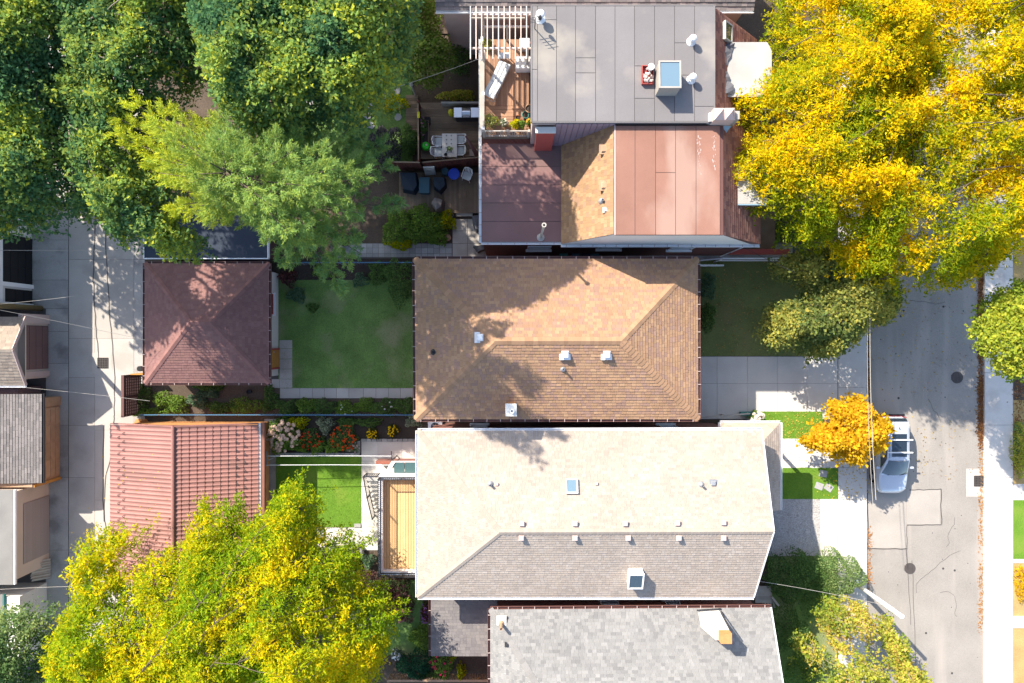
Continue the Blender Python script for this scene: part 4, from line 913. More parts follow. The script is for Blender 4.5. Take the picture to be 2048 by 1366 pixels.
# garages along the west side of the lane
def box_house(name, label, x1, y0, y1, h, wall, loc, group='garages on the west side of the back lane'):
    o = thing(name, label, 'garage', loc, group); MB().box((-38, y0, -.15), (x1, y1, h)).build('wall', wall, o); return o
def roll_door(parent, x, y0, y1, h, mat, ribs=8, vert=3, z0=.03):
    d = thing_part('door', parent); MB().box((x, y0, z0), (x+.025, y1, h)).build('backing', mat, d)
    for i in range(ribs):
        for j in range(vert):
            ya, yb = y0+(y1-y0)*j/vert, y0+(y1-y0)*(j+1)/vert; za, zb_ = z0+(h-z0)*i/ribs, z0+(h-z0)*(i+1)/ribs
            block('panel', d, mat, (x+.026, ya+.02, za+.015), (x+.05, yb-.02, zb_-.015))
x = X(64); o = box_house('garage', 'white framed garage with two dark doors at the left edge above the pole', x, Y(614), Y(446), 4.2, 'stucco_white', (x, 4.5, 0))
roll_door(o, x+.003, Y(572), Y(478), 2.45, 'black', 4, 3); roll_door(o, x+.003, Y(610), Y(582), 2.2, 'black', 3, 1)
MB().box((-38, Y(616), 4.2), (x+.08, Y(444), 4.3)).build('roof', 'stucco_white', o); k = MB()
for y in (446, 574, 612): k.box((x+.003, Y(y)-.12, 0), (x+.12, Y(y)+.12, 3.0))
k.box((x+.003, Y(614)+.15, 2.5), (x+.10, Y(446)-.15, 2.95)); k.build('trim', 'white_metal', o)
o = box_house('garage', 'garage with a dark door under the trees at the upper left of the lane', X(58), Y(436), Y(330), 4.0, 'stucco_pink', (X(58), 9, 0)); roll_door(o, X(58)+.003, Y(425), Y(345), 2.4, 'black', 4, 3); MB().box((-38, Y(438), 4.0), (X(58)+.2, Y(328), 4.12)).build('roof', 'slate_cover', o)
# beige gable garage
x = X(96); o = box_house('garage', 'small garage with a tan gable roof and a brown door on the back lane', x, Y(755), Y(640), 2.5, 'beige_panel', (x, -.4, 0))
TAN = [(0.27, 0.215, 0.17), (0.29, 0.235, 0.185), (0.25, 0.20, 0.16)]; xe_ = x+.5
yS, yN, yR = Y(771, 2.7), Y(634, 2.7), Y(699, 3.9)
plS = [Vector((-38, yS, 2.65)), Vector((xe_, yS, 2.65)), Vector((xe_+.15, yR, 3.85)), Vector((-38, yR, 3.85))]; plN = [Vector((xe_, yN, 2.65)), Vector((-38, yN, 2.65)), Vector((-38, yR, 3.85)), Vector((xe_+.15, yR, 3.85))]
roof_solid(o, [plS, plN], [plS[0], plS[1], plN[0], plN[1]], .1, 'beige_panel'); m = MB(); lay_shingles(m, plS, TAN, .2, .3, .02, 111); lay_shingles(m, plN, TAN, .2, .3, .02, 112); m.build('shingles', 'shingle', o, kind='stuff')
MB().add([(x+.02, yS+.2, 2.5), (x+.02, yN-.2, 2.5), (x+.02, yR, 3.75)], [(0, 1, 2)]).build('gable', 'beige_panel', o)
k = MB(); k.bar((xe_+.02, yS, 2.6), (xe_+.17, yR, 3.82), .05, .18).bar((xe_+.17, yR, 3.82), (xe_+.02, yN, 2.6), .05, .18); k.build('rake_board', 'stucco_pink', o)
roll_door(o, x+.003, Y(737), Y(652), 2.2, 'brown_door', 4, 2)
for ya, yb in ((Y(648), Y(630)), (Y(752), Y(741))): MB().box((x-.1, ya, 0), (x+.12, yb, 2.35)).build('pier', 'stucco_pink', o)
gutter(o, plS[0], plS[1], (0, -1, 0), 'white_metal', w=.1)
MB().box((-31, Y(790), 0), (X(82), Y(772), 1.9)).build('side_fence', 'brown_door', o)
# grey shingle garage
x = X(119); y0, y1 = Y(958), Y(793); o = box_house('garage', 'tan walled garage with a weathered grey shingle roof on the back lane', x, y0, y1, 2.35, 'tan_wood', (x, -6, 0))
GS = [(0.155, 0.14, 0.132), (0.172, 0.155, 0.147), (0.14, 0.128, 0.122), (0.185, 0.165, 0.155)]
zz = 2.4; pl = [Vector((X(84, zz), Y(966, zz), zz)), Vector((X(84, zz), Y(788, zz), zz)), Vector((-38, Y(788, zz), 3.3)), Vector((-38, Y(966, zz), 3.3))]
roof_solid(o, [pl], pl, .1, 'dark_metal'); m = MB(); lay_shingles(m, pl, GS, .16, .34, .02, 113); m.build('shingles', 'shingle', o, kind='stuff'); gutter(o, pl[0], pl[1], (1, 0, 0), 'dark_metal', w=.1)
roll_door(o, x+.003, Y(948), Y(812), 2.15, 'tan_wood', 5, 4); MB().box((x, y1-.5, 0), (x+.1, y1+.02, 2.3)).build('pier', 'tan_wood', o); MB().box((x, y0-.02, 0), (x+.1, y0+.15, 2.3)).build('pier', 'oak', o)
# beige roll-up garage
x = X(98); y0, y1 = Y(1118), Y(966); o = box_house('garage', 'beige garage with a wide roll-up door at the lower left', x, y0-.3, y1+.1, 3.0, 'beige_panel', (x, -11, 0))
d = thing_part('door', o); MB().box((x+.003, Y(1105), .05), (x+.03, Y(990), 2.2)).build('backing', 'taupe_door', d)
for i in range(22): block('slat', d, 'taupe_door', (x+.031, Y(1105)+.03, .06+i*.097), (x+.05, Y(990)-.03, .06+(i+1)*.097-.014))
MB().box((-38, y0-.45, 3.0), (x+.1, y1+.25, 3.12)).build('roof', 'felt_pale', o); MB().box((x+.103, y0-.45, 2.95), (x+.2, y1+.25, 3.1)).build('gutter', 'white_metal', o)
o = box_house('garage', 'low white walled garage with a grey flat roof at the bottom left corner', X(94), Y(1300), Y(1165), 2.3, 'stucco_white', (X(94), -16, 0)); MB().box((-38, Y(1305), 2.3), (X(94)-.9, Y(1160), 2.4)).build('roof', 'felt_pale', o); MB().box((X(94)-.88, Y(1305), 2.28), (X(94)-.8, Y(1160), 2.42)).build('edge_trim', 'green_metal', o)
o = thing('board_stack', 'stack of old yellowish boards leaning between the two lower left garages', 'board stack', P(82, 1140, 0))
for i in range(8):
    a = P(62+rnd.uniform(-3, 3), 1126+i*5, 1.2); b = P(101, 1119+i*5, .15); MB().bar(a, b, .14, .03).build('board', 'weathered', o)
# ================================================================ vegetation
def in_poly(p, poly):
    x, y = p[:, 0], p[:, 1]; r = np.zeros(len(p), bool); n = len(poly)
    for i in range(n):
        x0, y0 = poly[i-1]; x1, y1 = poly[i]
        c = ((y0 > y) != (y1 > y)) & (x < (x1-x0)*(y-y0)/((y1-y0) if y1 != y0 else 1e-9)+x0); r ^= c
    return r
def edge_dist(p, poly):
    d = np.full(len(p), 1e9); n = len(poly)
    for i in range(n):
        a = np.array(poly[i-1]); b = np.array(poly[i]); ab = b-a; t = np.clip(((p-a)@ab)/max(ab@ab, 1e-9), 0, 1)
        d = np.minimum(d, np.linalg.norm(p-a-t[:, None]*ab, axis=1))
    return d
def smooth_noise(rg, p, sc):
    v = np.zeros(len(p))
    for _ in range(6):
        k = rg.normal(0, 1, 2); k = k/np.linalg.norm(k)*sc*rg.uniform(.6, 1.8); v += np.sin(p@k+rg.uniform(0, 6.28))
    return v/6
def tree(name, label, cat, poly_px, zref, zlow, ztop, base, n_spray, per, leaf, pal, seed, edge=3.0, n_lobe=30, lobe_r=1.6, lobe_h=0.7, slen=0.9, swid=0.22,
         yel=0.5, group=None, trunk_r=0.22, gaps=0.35, depth=0.7, bark='bark', mat='leaf', zbase=0.0, up=1.0, twigs=60):
    """trunk, limbs and a crown of leaf sprays; poly_px is the crown's plan at height zref; pal = (inner greens, outer tones)"""
    rg = np.random.default_rng(seed); b0 = P(base[0], base[1], 0); b0.z = zbase
    o = thing(name, label, cat, b0, group)
    poly = [(X(x, zref), Y(y, zref)) for x, y in poly_px]; pa = np.array(poly); lo, hi = pa.min(0), pa.max(0)
    def sample(n, inset=None):
        out = np.zeros((0, 2)); inset = slen*.22 if inset is None else inset
        while len(out) < n:
            q = rg.uniform(lo, hi, (n*3, 2)); q = q[in_poly(q, poly)]; out = np.concatenate([out, q[edge_dist(q, poly) > inset]])
        return out[:n]
    lobes = sample(n_lobe*6); keep = [lobes[0]]
    for q in lobes[1:]:
        if len(keep) >= n_lobe: break
        if min(np.linalg.norm(q-k) for k in keep) > lobe_r*0.75: keep.append(q)
    lobes = np.array(keep); lobe_z = rg.normal(0, .55, len(lobes))*lobe_h; lobe_y = rg.uniform(0, 1, len(lobes))
    s = sample(int(n_spray*1.9)); D = np.linalg.norm(s[:, None]-lobes[None], axis=2); near = D.argmin(1); dl = D.min(1)/lobe_r
    s_n = smooth_noise(rg, s, 1.4)
    ok = rg.uniform(0, 1, len(s)) < np.clip(1.35-gaps*dl**2*1.6+s_n*gaps, 0.02, 1); s, near, dl = s[ok][:n_spray], near[ok][:n_spray], dl[ok][:n_spray]; n = len(s)
    def surf(p, near, dl):
        e = np.clip(edge_dist(p, poly)/edge, 0, 1); dome = np.sqrt(np.maximum(0, 1-(1-e)**2))
        return zlow+(ztop-zlow)*dome*.88+lobe_z[near]*dome+lobe_h*(np.clip(1-dl**2, -1, 1))*np.clip(e*1.5, .2, 1)
    zt = surf(s, near, dl); dp = rg.exponential(depth, n); dp = np.minimum(dp, np.maximum(zt-zlow+.3, .2)*.95); c = np.column_stack([s, zt-dp])
    out = np.column_stack([s-lobes[near], np.zeros(n)]); trunk = np.array([b0.x, b0.y]); rad = np.column_stack([s-trunk, np.zeros(n)])
    d = unit(unit(out)*.8+unit(rad)*.5+rg.normal(0, .45, (n, 3))+np.array([0, 0, .05]))
    N = n*per; sc = np.repeat(c, per, 0); sdir = np.repeat(d, per, 0); t = rg.uniform(-.5, .5, N)
    ln = np.repeat(slen*rg.uniform(.6, 1.3, n), per); w = swid*(1.1-np.abs(t*2)*.6)
    pc = sc+sdir*(t*ln)[:, None]+rg.normal(0, 1, (N, 3))*w[:, None]*np.array([1, 1, .6]); pc[:, 2] -= .30*(t+.5)**2*ln
    ld = unit(sdir*.6+rg.normal(0, .7, (N, 3))*np.array([1, 1, .5])); nrm = unit(np.array([0, 0, up])+rg.normal(0, .55, (N, 3))); ls = np.cross(ld, nrm)
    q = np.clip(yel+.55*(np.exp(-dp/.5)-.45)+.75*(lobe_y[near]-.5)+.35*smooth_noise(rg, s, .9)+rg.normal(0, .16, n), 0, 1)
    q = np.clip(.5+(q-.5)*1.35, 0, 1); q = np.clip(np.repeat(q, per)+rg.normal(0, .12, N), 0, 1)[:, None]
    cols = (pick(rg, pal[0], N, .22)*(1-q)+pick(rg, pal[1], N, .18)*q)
    sz = rg.uniform(.5, 1.6, N); leaf_mesh('crown', pc, ld, ls, leaf[0]*sz*rg.uniform(.85, 1.15, N), leaf[1]*sz*rg.uniform(.85, 1.15, N), cols, mat, o, fold=.25)
    # trunk, limbs to the lobes, twigs
    lz = surf(lobes, np.arange(len(lobes)), np.zeros(len(lobes)))-.55; k = MB(); fork = Vector((b0.x+rg.normal(0, .2), b0.y+rg.normal(0, .2), zbase+max(1.2, (zlow-zbase)*.85)))
    k.tube([b0-Vector((0, 0, .1)), b0+Vector((0.03, 0, .4)), (b0+fork)/2+Vector((.05, .04, 0)), fork], trunk_r, 9, trunk_r*.7)
    lb = MB(); order = np.argsort(np.linalg.norm(lobes-trunk, axis=1)); ends = []
    for r_, i in enumerate(order):
        e = Vector((*lobes[i], lz[i])); st = fork; rr = trunk_r*.42
        if ends and r_ > 5:
            j = min(range(len(ends)), key=lambda j: (ends[j][0]-e).length+.35*(ends[j][0].xy-fork.xy).length); st = ends[j][1]; rr = ends[j][2]*.72
        m = (st+e)/2+Vector((rg.normal(0, .15), rg.normal(0, .15), .12*(e-st).length)); lb.tube([st, (st+m)/2+Vector((0, 0, .05)), m, (m+e)/2, e], rr, 6, rr*.42); ends.append((e, m, max(rr, .03)))
    for i in rg.choice(n, min(twigs, n), replace=False):
        e = Vector(c[i]); st = Vector((*lobes[near[i]], lz[near[i]])); lb.tube([st, (st+e)/2+Vector((0, 0, .08)), e], .022, 4, .006)
    k.build('trunk', bark, o, smooth=True); lb.build('branches', bark, o, smooth=True)
    return o
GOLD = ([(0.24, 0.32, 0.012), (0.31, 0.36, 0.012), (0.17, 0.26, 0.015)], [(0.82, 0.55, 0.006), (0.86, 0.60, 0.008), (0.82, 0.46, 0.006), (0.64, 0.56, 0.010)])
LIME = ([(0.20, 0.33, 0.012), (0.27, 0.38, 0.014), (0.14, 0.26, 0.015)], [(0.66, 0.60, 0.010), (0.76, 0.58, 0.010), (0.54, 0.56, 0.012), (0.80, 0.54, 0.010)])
GREEN = ([(0.085, 0.195, 0.085), (0.105, 0.225, 0.09), (0.07, 0.165, 0.08)], [(0.24, 0.37, 0.08), (0.33, 0.43, 0.075), (0.48, 0.50, 0.05)])  # leaf colours carry bluish shade inside the crown and sunlight on the outside
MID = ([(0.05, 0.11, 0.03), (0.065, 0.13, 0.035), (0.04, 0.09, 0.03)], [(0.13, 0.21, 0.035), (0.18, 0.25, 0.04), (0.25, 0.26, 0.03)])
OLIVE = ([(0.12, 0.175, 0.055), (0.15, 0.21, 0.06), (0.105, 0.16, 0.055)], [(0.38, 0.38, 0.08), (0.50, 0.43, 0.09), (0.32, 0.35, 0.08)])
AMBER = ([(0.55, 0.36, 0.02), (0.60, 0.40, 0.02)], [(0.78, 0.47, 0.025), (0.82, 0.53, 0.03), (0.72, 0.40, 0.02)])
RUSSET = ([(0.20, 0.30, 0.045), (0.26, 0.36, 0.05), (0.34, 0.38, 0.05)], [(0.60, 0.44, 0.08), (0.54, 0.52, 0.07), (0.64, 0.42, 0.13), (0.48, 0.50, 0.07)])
EAST_A = [(1578,-90),(1575,60),(1545,115),(1490,112),(1500,150),(1440,190),(1478,215),(1515,250),(1478,275),(1440,345),(1465,385),(1510,380),(1530,420),(1590,430),(1610,470),(1690,480),(1730,545),(1800,550),(1840,440),(1860,300),(1880,120),(1890,-90)]
EAST_B = [(1770,-90),(1760,60),(1740,220),(1730,360),(1740,480),(1790,580),(1860,590),(1905,575),(1950,580),(2010,555),(2060,520),(2130,430),(2150,200),(2120,-90)]
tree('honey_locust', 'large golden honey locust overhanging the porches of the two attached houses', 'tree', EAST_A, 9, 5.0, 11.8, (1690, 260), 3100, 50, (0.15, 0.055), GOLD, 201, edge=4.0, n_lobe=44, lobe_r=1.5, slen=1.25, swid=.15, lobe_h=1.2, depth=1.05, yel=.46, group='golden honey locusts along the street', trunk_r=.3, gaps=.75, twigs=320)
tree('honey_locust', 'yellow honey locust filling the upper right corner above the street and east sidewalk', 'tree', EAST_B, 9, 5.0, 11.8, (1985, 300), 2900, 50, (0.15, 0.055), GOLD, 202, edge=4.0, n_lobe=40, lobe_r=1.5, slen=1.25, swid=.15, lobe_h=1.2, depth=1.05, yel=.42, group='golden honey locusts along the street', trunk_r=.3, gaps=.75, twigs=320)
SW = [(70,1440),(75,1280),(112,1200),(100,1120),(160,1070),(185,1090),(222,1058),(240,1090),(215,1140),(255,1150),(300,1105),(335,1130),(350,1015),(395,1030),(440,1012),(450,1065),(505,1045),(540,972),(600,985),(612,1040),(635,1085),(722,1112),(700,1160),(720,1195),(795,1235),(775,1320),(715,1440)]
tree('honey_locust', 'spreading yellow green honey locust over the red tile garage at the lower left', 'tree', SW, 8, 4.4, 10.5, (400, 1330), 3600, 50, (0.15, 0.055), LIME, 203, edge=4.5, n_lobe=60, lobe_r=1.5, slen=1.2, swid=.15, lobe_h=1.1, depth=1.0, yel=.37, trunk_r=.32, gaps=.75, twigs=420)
NWA = [(-130,-120),(130,-120),(150,60),(120,200),(165,330),(130,400),(60,440),(-20,470),(-130,470)]
NWB = [(110,-120),(430,-120),(430,110),(345,200),(300,300),(350,420),(400,500),(330,520),(280,470),(240,495),(190,440),(140,440),(150,320),(105,220),(130,60)]
NWC = [(400,-120),(810,-120),(835,30),(815,100),(795,140),(770,185),(740,205),(705,262),(660,240),(625,250),(580,275),(520,275),(450,240),(410,150),(390,60)]
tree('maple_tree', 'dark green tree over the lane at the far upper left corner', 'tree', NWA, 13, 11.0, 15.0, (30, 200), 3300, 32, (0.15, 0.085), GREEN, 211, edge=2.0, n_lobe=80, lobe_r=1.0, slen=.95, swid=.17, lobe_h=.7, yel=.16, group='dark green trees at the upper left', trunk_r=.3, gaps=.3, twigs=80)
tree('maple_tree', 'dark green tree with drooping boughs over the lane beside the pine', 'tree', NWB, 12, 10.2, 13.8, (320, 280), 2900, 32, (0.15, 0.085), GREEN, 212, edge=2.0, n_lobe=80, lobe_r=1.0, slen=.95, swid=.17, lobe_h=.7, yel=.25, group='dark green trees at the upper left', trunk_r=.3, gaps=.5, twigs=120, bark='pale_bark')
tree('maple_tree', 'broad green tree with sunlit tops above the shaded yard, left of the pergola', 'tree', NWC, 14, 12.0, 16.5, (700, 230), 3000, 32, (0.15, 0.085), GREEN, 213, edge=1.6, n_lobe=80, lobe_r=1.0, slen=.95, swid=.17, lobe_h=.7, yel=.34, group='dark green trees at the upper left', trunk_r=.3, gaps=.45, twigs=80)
NWD = [(-390,-60),(-110,-60),(-90,290),(-140,350),(-390,330)]
NWE = [(20,-720),(560,-720),(640,-250),(560,-110),(300,-110),(40,-200)]
tree('maple_tree', 'tall tree standing west of the lane, just beyond the left edge', 'tree', NWD, 11.5, 6.0, 14.0, (-310, 150), 1300, 22, (0.26, 0.16), GREEN, 221, edge=2.0, depth=2.4, n_lobe=30, lobe_r=1.3, slen=.6, swid=.26, yel=.3, trunk_r=.3, gaps=.9, twigs=30)
tree('maple_tree', 'tall tree standing north of the shaded yards, just beyond the top edge', 'tree', NWE, 13, 10.0, 15.0, (330, -180), 2200, 22, (0.26, 0.16), GREEN, 222, edge=2.0, n_lobe=40, lobe_r=1.3, slen=.6, swid=.26, yel=.3, trunk_r=.3, gaps=.6, twigs=30)
tree('lilac_bush', 'bright green bush with fading blossom beside the grey porch roof at the top', 'bush', [(800,-30),(868,-20),(870,45),(905,70),(900,110),(865,150),(810,140),(790,90)], 3.5, 1.5, 4.3, (850, 90), 520, 24, (.15, .10), ([(.10,.19,.03),(.13,.22,.04)], [(.26,.33,.06),(.36,.34,.12),(.20,.30,.04)]), 214, edge=1.6, n_lobe=10, lobe_r=.9, slen=.45, swid=.2, yel=.5, trunk_r=.08)
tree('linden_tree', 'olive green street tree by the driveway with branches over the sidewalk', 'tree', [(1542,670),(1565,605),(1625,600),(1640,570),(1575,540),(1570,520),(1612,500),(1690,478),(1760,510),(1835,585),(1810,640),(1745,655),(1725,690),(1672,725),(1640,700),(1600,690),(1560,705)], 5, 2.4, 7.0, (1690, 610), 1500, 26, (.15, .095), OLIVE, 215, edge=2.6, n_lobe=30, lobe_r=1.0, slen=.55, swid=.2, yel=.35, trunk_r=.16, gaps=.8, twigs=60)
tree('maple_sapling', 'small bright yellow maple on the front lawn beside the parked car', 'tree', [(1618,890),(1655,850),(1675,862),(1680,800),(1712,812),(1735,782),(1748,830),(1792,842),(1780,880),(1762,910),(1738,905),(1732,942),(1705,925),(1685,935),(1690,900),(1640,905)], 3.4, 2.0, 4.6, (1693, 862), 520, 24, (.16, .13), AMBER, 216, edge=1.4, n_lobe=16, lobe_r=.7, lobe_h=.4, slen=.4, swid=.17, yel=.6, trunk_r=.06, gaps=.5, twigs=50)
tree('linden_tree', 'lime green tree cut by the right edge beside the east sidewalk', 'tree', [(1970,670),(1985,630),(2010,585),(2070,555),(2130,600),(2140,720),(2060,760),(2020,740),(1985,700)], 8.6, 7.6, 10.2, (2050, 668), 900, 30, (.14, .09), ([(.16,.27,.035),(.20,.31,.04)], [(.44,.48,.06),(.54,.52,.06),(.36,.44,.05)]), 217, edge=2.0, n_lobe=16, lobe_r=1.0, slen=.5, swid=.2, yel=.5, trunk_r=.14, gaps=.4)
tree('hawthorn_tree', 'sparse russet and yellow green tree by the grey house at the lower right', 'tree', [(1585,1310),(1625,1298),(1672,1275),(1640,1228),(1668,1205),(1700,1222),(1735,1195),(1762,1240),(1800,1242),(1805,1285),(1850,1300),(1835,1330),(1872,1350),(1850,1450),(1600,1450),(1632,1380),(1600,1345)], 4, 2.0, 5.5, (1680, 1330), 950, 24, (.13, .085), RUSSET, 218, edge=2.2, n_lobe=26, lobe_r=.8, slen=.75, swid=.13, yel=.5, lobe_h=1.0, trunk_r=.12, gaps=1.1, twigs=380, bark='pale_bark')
tree('boxwood_tree', 'dense grey green tree at the lower left corner under the yellow one', 'tree', [(-60,1250),(20,1235),(70,1250),(95,1310),(80,1450),(-60,1450)], 6, 4.0, 7.5, (20, 1330), 900, 28, (.13, .085), ([(.09,.17,.06),(.11,.20,.07)], [(.26,.36,.13),(.34,.40,.14)]), 219, edge=2.0, n_lobe=18, lobe_r=.9, slen=.4, swid=.2, yel=.45, trunk_r=.14, gaps=.35)
# the pine: whorls of long boughs, bunches of needles
def pine(label, poly_px, zref, base, ztop, seed):
    rg = np.random.default_rng(seed); b0 = P(*base, 0); o = thing('pine_tree', label, 'tree', b0)
    z0_ = 11.0; poly1 = np.array([(500+(x-500)*1.06-1024., 683.-380-(y-380)*1.04) for x, y in poly_px])/F; C, Dd, S_, Q = [], [], [], []; br = MB()
    def reach(a, z):
        best = 0; poly = poly1*(H-z)
        for i in range(len(poly)):
            p, q = poly[i-1]-np.array(b0.xy), poly[i]-np.array(b0.xy); v = np.array([math.cos(a), math.sin(a)]); den = v[0]*(q-p)[1]-v[1]*(q-p)[0]
            if abs(den) < 1e-9: continue
            t = (p[0]*(q-p)[1]-p[1]*(q-p)[0])/den; u = (p[0]*v[1]-p[1]*v[0])/den
            if t > 0 and 0 <= u <= 1: best = max(best, t)
        return best
    z = z0_; tier = 0
    while z < ztop:
        f = (z-z0_)/(ztop-z0_); nb_ = int(13-5*f)
        for i in range(nb_):
            a = (i+tier*.37+rg.uniform(-.2, .2))/nb_*2*math.pi; L = reach(a, z)*max(1-f, .06)**.33*rg.uniform(.84, 1.08)
            if L < .6: L = .6
            st = Vector((b0.x, b0.y, z-.2)); dr = Vector((math.cos(a), math.sin(a), 0)); rise = .10+.25*f
            en = st+dr*L+Vector((0, 0, rise*L)); md = st+dr*L*.5+Vector((0, 0, rise*L*.30)); br.tube([st, md, en], .06*(1-f*.6), 5, .012)
            ns = max(3, int(L*10.5)); side = np.array([-dr.y, dr.x, 0])
            for k in range(ns):
                t = rg.uniform(.18, 1.02)**.8; pt = np.array(st)*(1-t)**2+2*np.array(md)*t*(1-t)+np.array(en)*t*t
                w = .62*(1-t)*min(L*.4, 1.9)+.18; off = rg.uniform(-1, 1); cdir = np.array(dr)*(.75)+side*np.sign(off)*.55+np.array([0, 0, .35])
                C.append(pt+side*off*w+np.array([0, 0, rg.uniform(-.18, .28)])); Dd.append(cdir); Q.append(rg.uniform(0, 1)*.5+.55*f+.12)
        z += .82-.25*f; tier += 1
    br.tube([b0, b0+Vector((.1, 0, ztop*.5)), b0+Vector((.05, .05, ztop))], .26, 8, .03); br.build('trunk', 'bark', o, smooth=True)
    C = np.array(C); Dd = unit(np.array(Dd)); Q = np.array(Q); n = len(C); per = 42; N = n*per
    th = rg.uniform(0, 1, N); ax = np.repeat(Dd, per, 0); dirs = unit(ax*.9+rg.normal(0, .65, (N, 3))+np.array([0, 0, .15])); c = np.repeat(C, per, 0)+ax*(rg.uniform(-.15, .15, N))[:, None]+dirs*.085+rg.normal(0, .04, (N, 3))
    s_ = np.cross(dirs, unit(np.array([0, 0, 1.])+rg.normal(0, .4, (N, 3)))); q = np.clip(np.repeat(Q, per)+rg.normal(0, .13, N), 0, 1)[:, None]
    west = np.clip((b0.x-c[:, 0:1]-.4)/3.5, 0, 1)*.75  # paints sunlight into the west side by yellowing its needles
    q = np.clip(q*.42+west, 0, 1)
    cols = pick(rg, [(.10,.235,.095), (.12,.265,.10), (.105,.245,.115)], N, .2)*(1-q)+pick(rg, [(.50,.54,.035), (.60,.58,.035), (.40,.50,.045)], N, .2)*q
    leaf_mesh('crown', c, dirs, s_, rg.uniform(.13, .22, N), rg.uniform(.022, .036, N), cols, 'needle', o); return n
PINE = [(215,225),(245,175),(300,185),(340,215),(385,240),(410,195),(450,190),(470,240),(540,245),(610,240),(655,255),(735,270),(755,320),(830,380),(790,400),(760,440),(765,480),(720,475),(700,490),(718,540),(680,578),(640,545),(600,510),(555,552),(545,475),(480,425),(420,450),(375,450),(310,385),(280,335),(215,290)]
pine('tall white pine with soft boughs tinted yellow as if sunlit, covering the middle of the upper left', PINE, 11, (690, 485), 17.6, 231)

def bush(name, label, cat, px, py, rx, ry, h, n, leaf, pal, seed, yel=.45, group=None, zb=.0, z0=.02, flowers=None):
    """a low plant: leaves on a rounded clump, stems, and single flower heads"""
    rg = np.random.default_rng(seed); zc = h*.5; c0 = P(px, py, zc); c0.z = z0; o = thing(name, label, cat, c0, group)
    k = (H-zc)/F; rx *= k; ry *= k; nl = max(4, int(rx*ry*9)); la = rg.uniform(0, 6.28, nl); lr = np.sqrt(rg.uniform(0, 1, nl))*.8
    lob = np.column_stack([np.cos(la)*lr, np.sin(la)*lr]); a = rg.uniform(0, 6.28, n); r = np.sqrt(rg.uniform(0, 1, n)); p = np.column_stack([np.cos(a)*r, np.sin(a)*r])
    dd = np.linalg.norm(p[:, None]-lob[None], axis=2); near = dd.argmin(1); wob = 1+.22*np.sin(a*3+seed)+.12*np.sin(a*7+seed*2)
    zt = h*(.35+.65*np.sqrt(np.maximum(0, 1-r**2)))+.16*h*np.clip(1-(dd.min(1)/.35)**2, -1, 1); dp = np.minimum(rg.exponential(.18*h+.03, n), zt*.9)
    c = np.column_stack([c0.x+p[:, 0]*rx*wob, c0.y+p[:, 1]*ry*wob, z0+zt-dp]); out = unit(np.column_stack([p, np.full(n, .5)]))
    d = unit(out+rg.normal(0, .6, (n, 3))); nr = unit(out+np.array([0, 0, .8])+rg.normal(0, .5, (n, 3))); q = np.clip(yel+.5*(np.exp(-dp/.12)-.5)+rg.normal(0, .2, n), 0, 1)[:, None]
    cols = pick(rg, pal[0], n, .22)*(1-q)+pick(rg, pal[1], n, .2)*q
    leaf_mesh('foliage', c, d, np.cross(d, nr), leaf[0]*rg.uniform(.7, 1.3, n), leaf[1]*rg.uniform(.7, 1.3, n), cols, 'leaf', o, fold=.25)
    st = MB()
    for j in range(min(nl, 12)): st.tube([(c0.x, c0.y, z0), (c0.x+lob[j, 0]*rx*.5, c0.y+lob[j, 1]*ry*.5, z0+h*.4), (c0.x+lob[j, 0]*rx*.9, c0.y+lob[j, 1]*ry*.9, z0+h*.7)], .016, 4, .006)
    st.build('stem', 'bark', o)
    if flowers:
        nm, cnt, rad, col = flowers; fm = blossom_mesh(col, rad)
        for j in range(cnt):
            i = rg.integers(0, n); aa = rg.uniform(0, 6.28); rr = math.sqrt(rg.uniform(0, 1))*.95; zz = z0+h*(.38+.66*math.sqrt(max(0, 1-rr*rr)))+rad*.3
            new_obj(nm, fm[j % len(fm)], o, (c0.x+math.cos(aa)*rr*rx, c0.y+math.sin(aa)*rr*ry, zz), (rg.uniform(-.4, .4), rg.uniform(-.4, .4), rg.uniform(0, 6.28)), [rg.uniform(.75, 1.25)]*3)
    return o
BM = {}
def blossom_mesh(col, rad):
    key = (col, rad)
    if key in BM: return BM[key]
    out = []
    for v in range(3):
        mb = MB(); rg = random.Random(v)
        for i in range(15):
            a = i*2.4; zz = 1-2*(i+.5)/22; r = math.sqrt(max(0, 1-zz*zz)); c = Vector((math.cos(a)*r, math.sin(a)*r, zz))*rad*.75
            n = c.normalized(); u = n.cross(Vector((0.3, .2, 1))).normalized(); w = n.cross(u); s = rad*.5*rg.uniform(.8, 1.2); kk = rg.uniform(.75, 1.15)
            mb.add([c+u*s, c+w*s, c-u*s, c-w*s, c+n*rad*.35], [(0,1,4),(1,2,4),(2,3,4),(3,0,4)], tuple(q*kk for q in col))
        out.append(mb.mesh('blossom', 'petal'))
    BM[key] = out; return out
SHR = ([(.065,.13,.045),(.08,.155,.05)], [(.14,.24,.06),(.18,.28,.065)]); SHL = ([(.09,.18,.04),(.115,.215,.045)], [(.21,.34,.055),(.28,.39,.065)])
BLU = ([(.075,.15,.09),(.09,.175,.10)], [(.17,.27,.15),(.20,.29,.17)]); PUR = ([(.07,.03,.035),(.09,.04,.04)], [(.20,.075,.075),(.27,.12,.11)]); SMO = ([(.045,.045,.055),(.055,.055,.065)], [(.12,.11,.12),(.15,.14,.145)])
PALE = ([(.12,.17,.10),(.15,.2,.12)], [(.34,.38,.26),(.40,.43,.30)])
bush('bush', 'tall dark shrub by the gravel pad, against the cream house gable', 'bush', 1575, 1150, 55, 50, 2.2, 5200, (.11,.07), SHR, 301, .3, zb=0)
bush('bush', 'shaded green shrub between the tall dark one and the sunlit clipped one', 'bush', 1622, 1165, 34, 58, 1.5, 3200, (.10,.065), SHR, 302, .4)
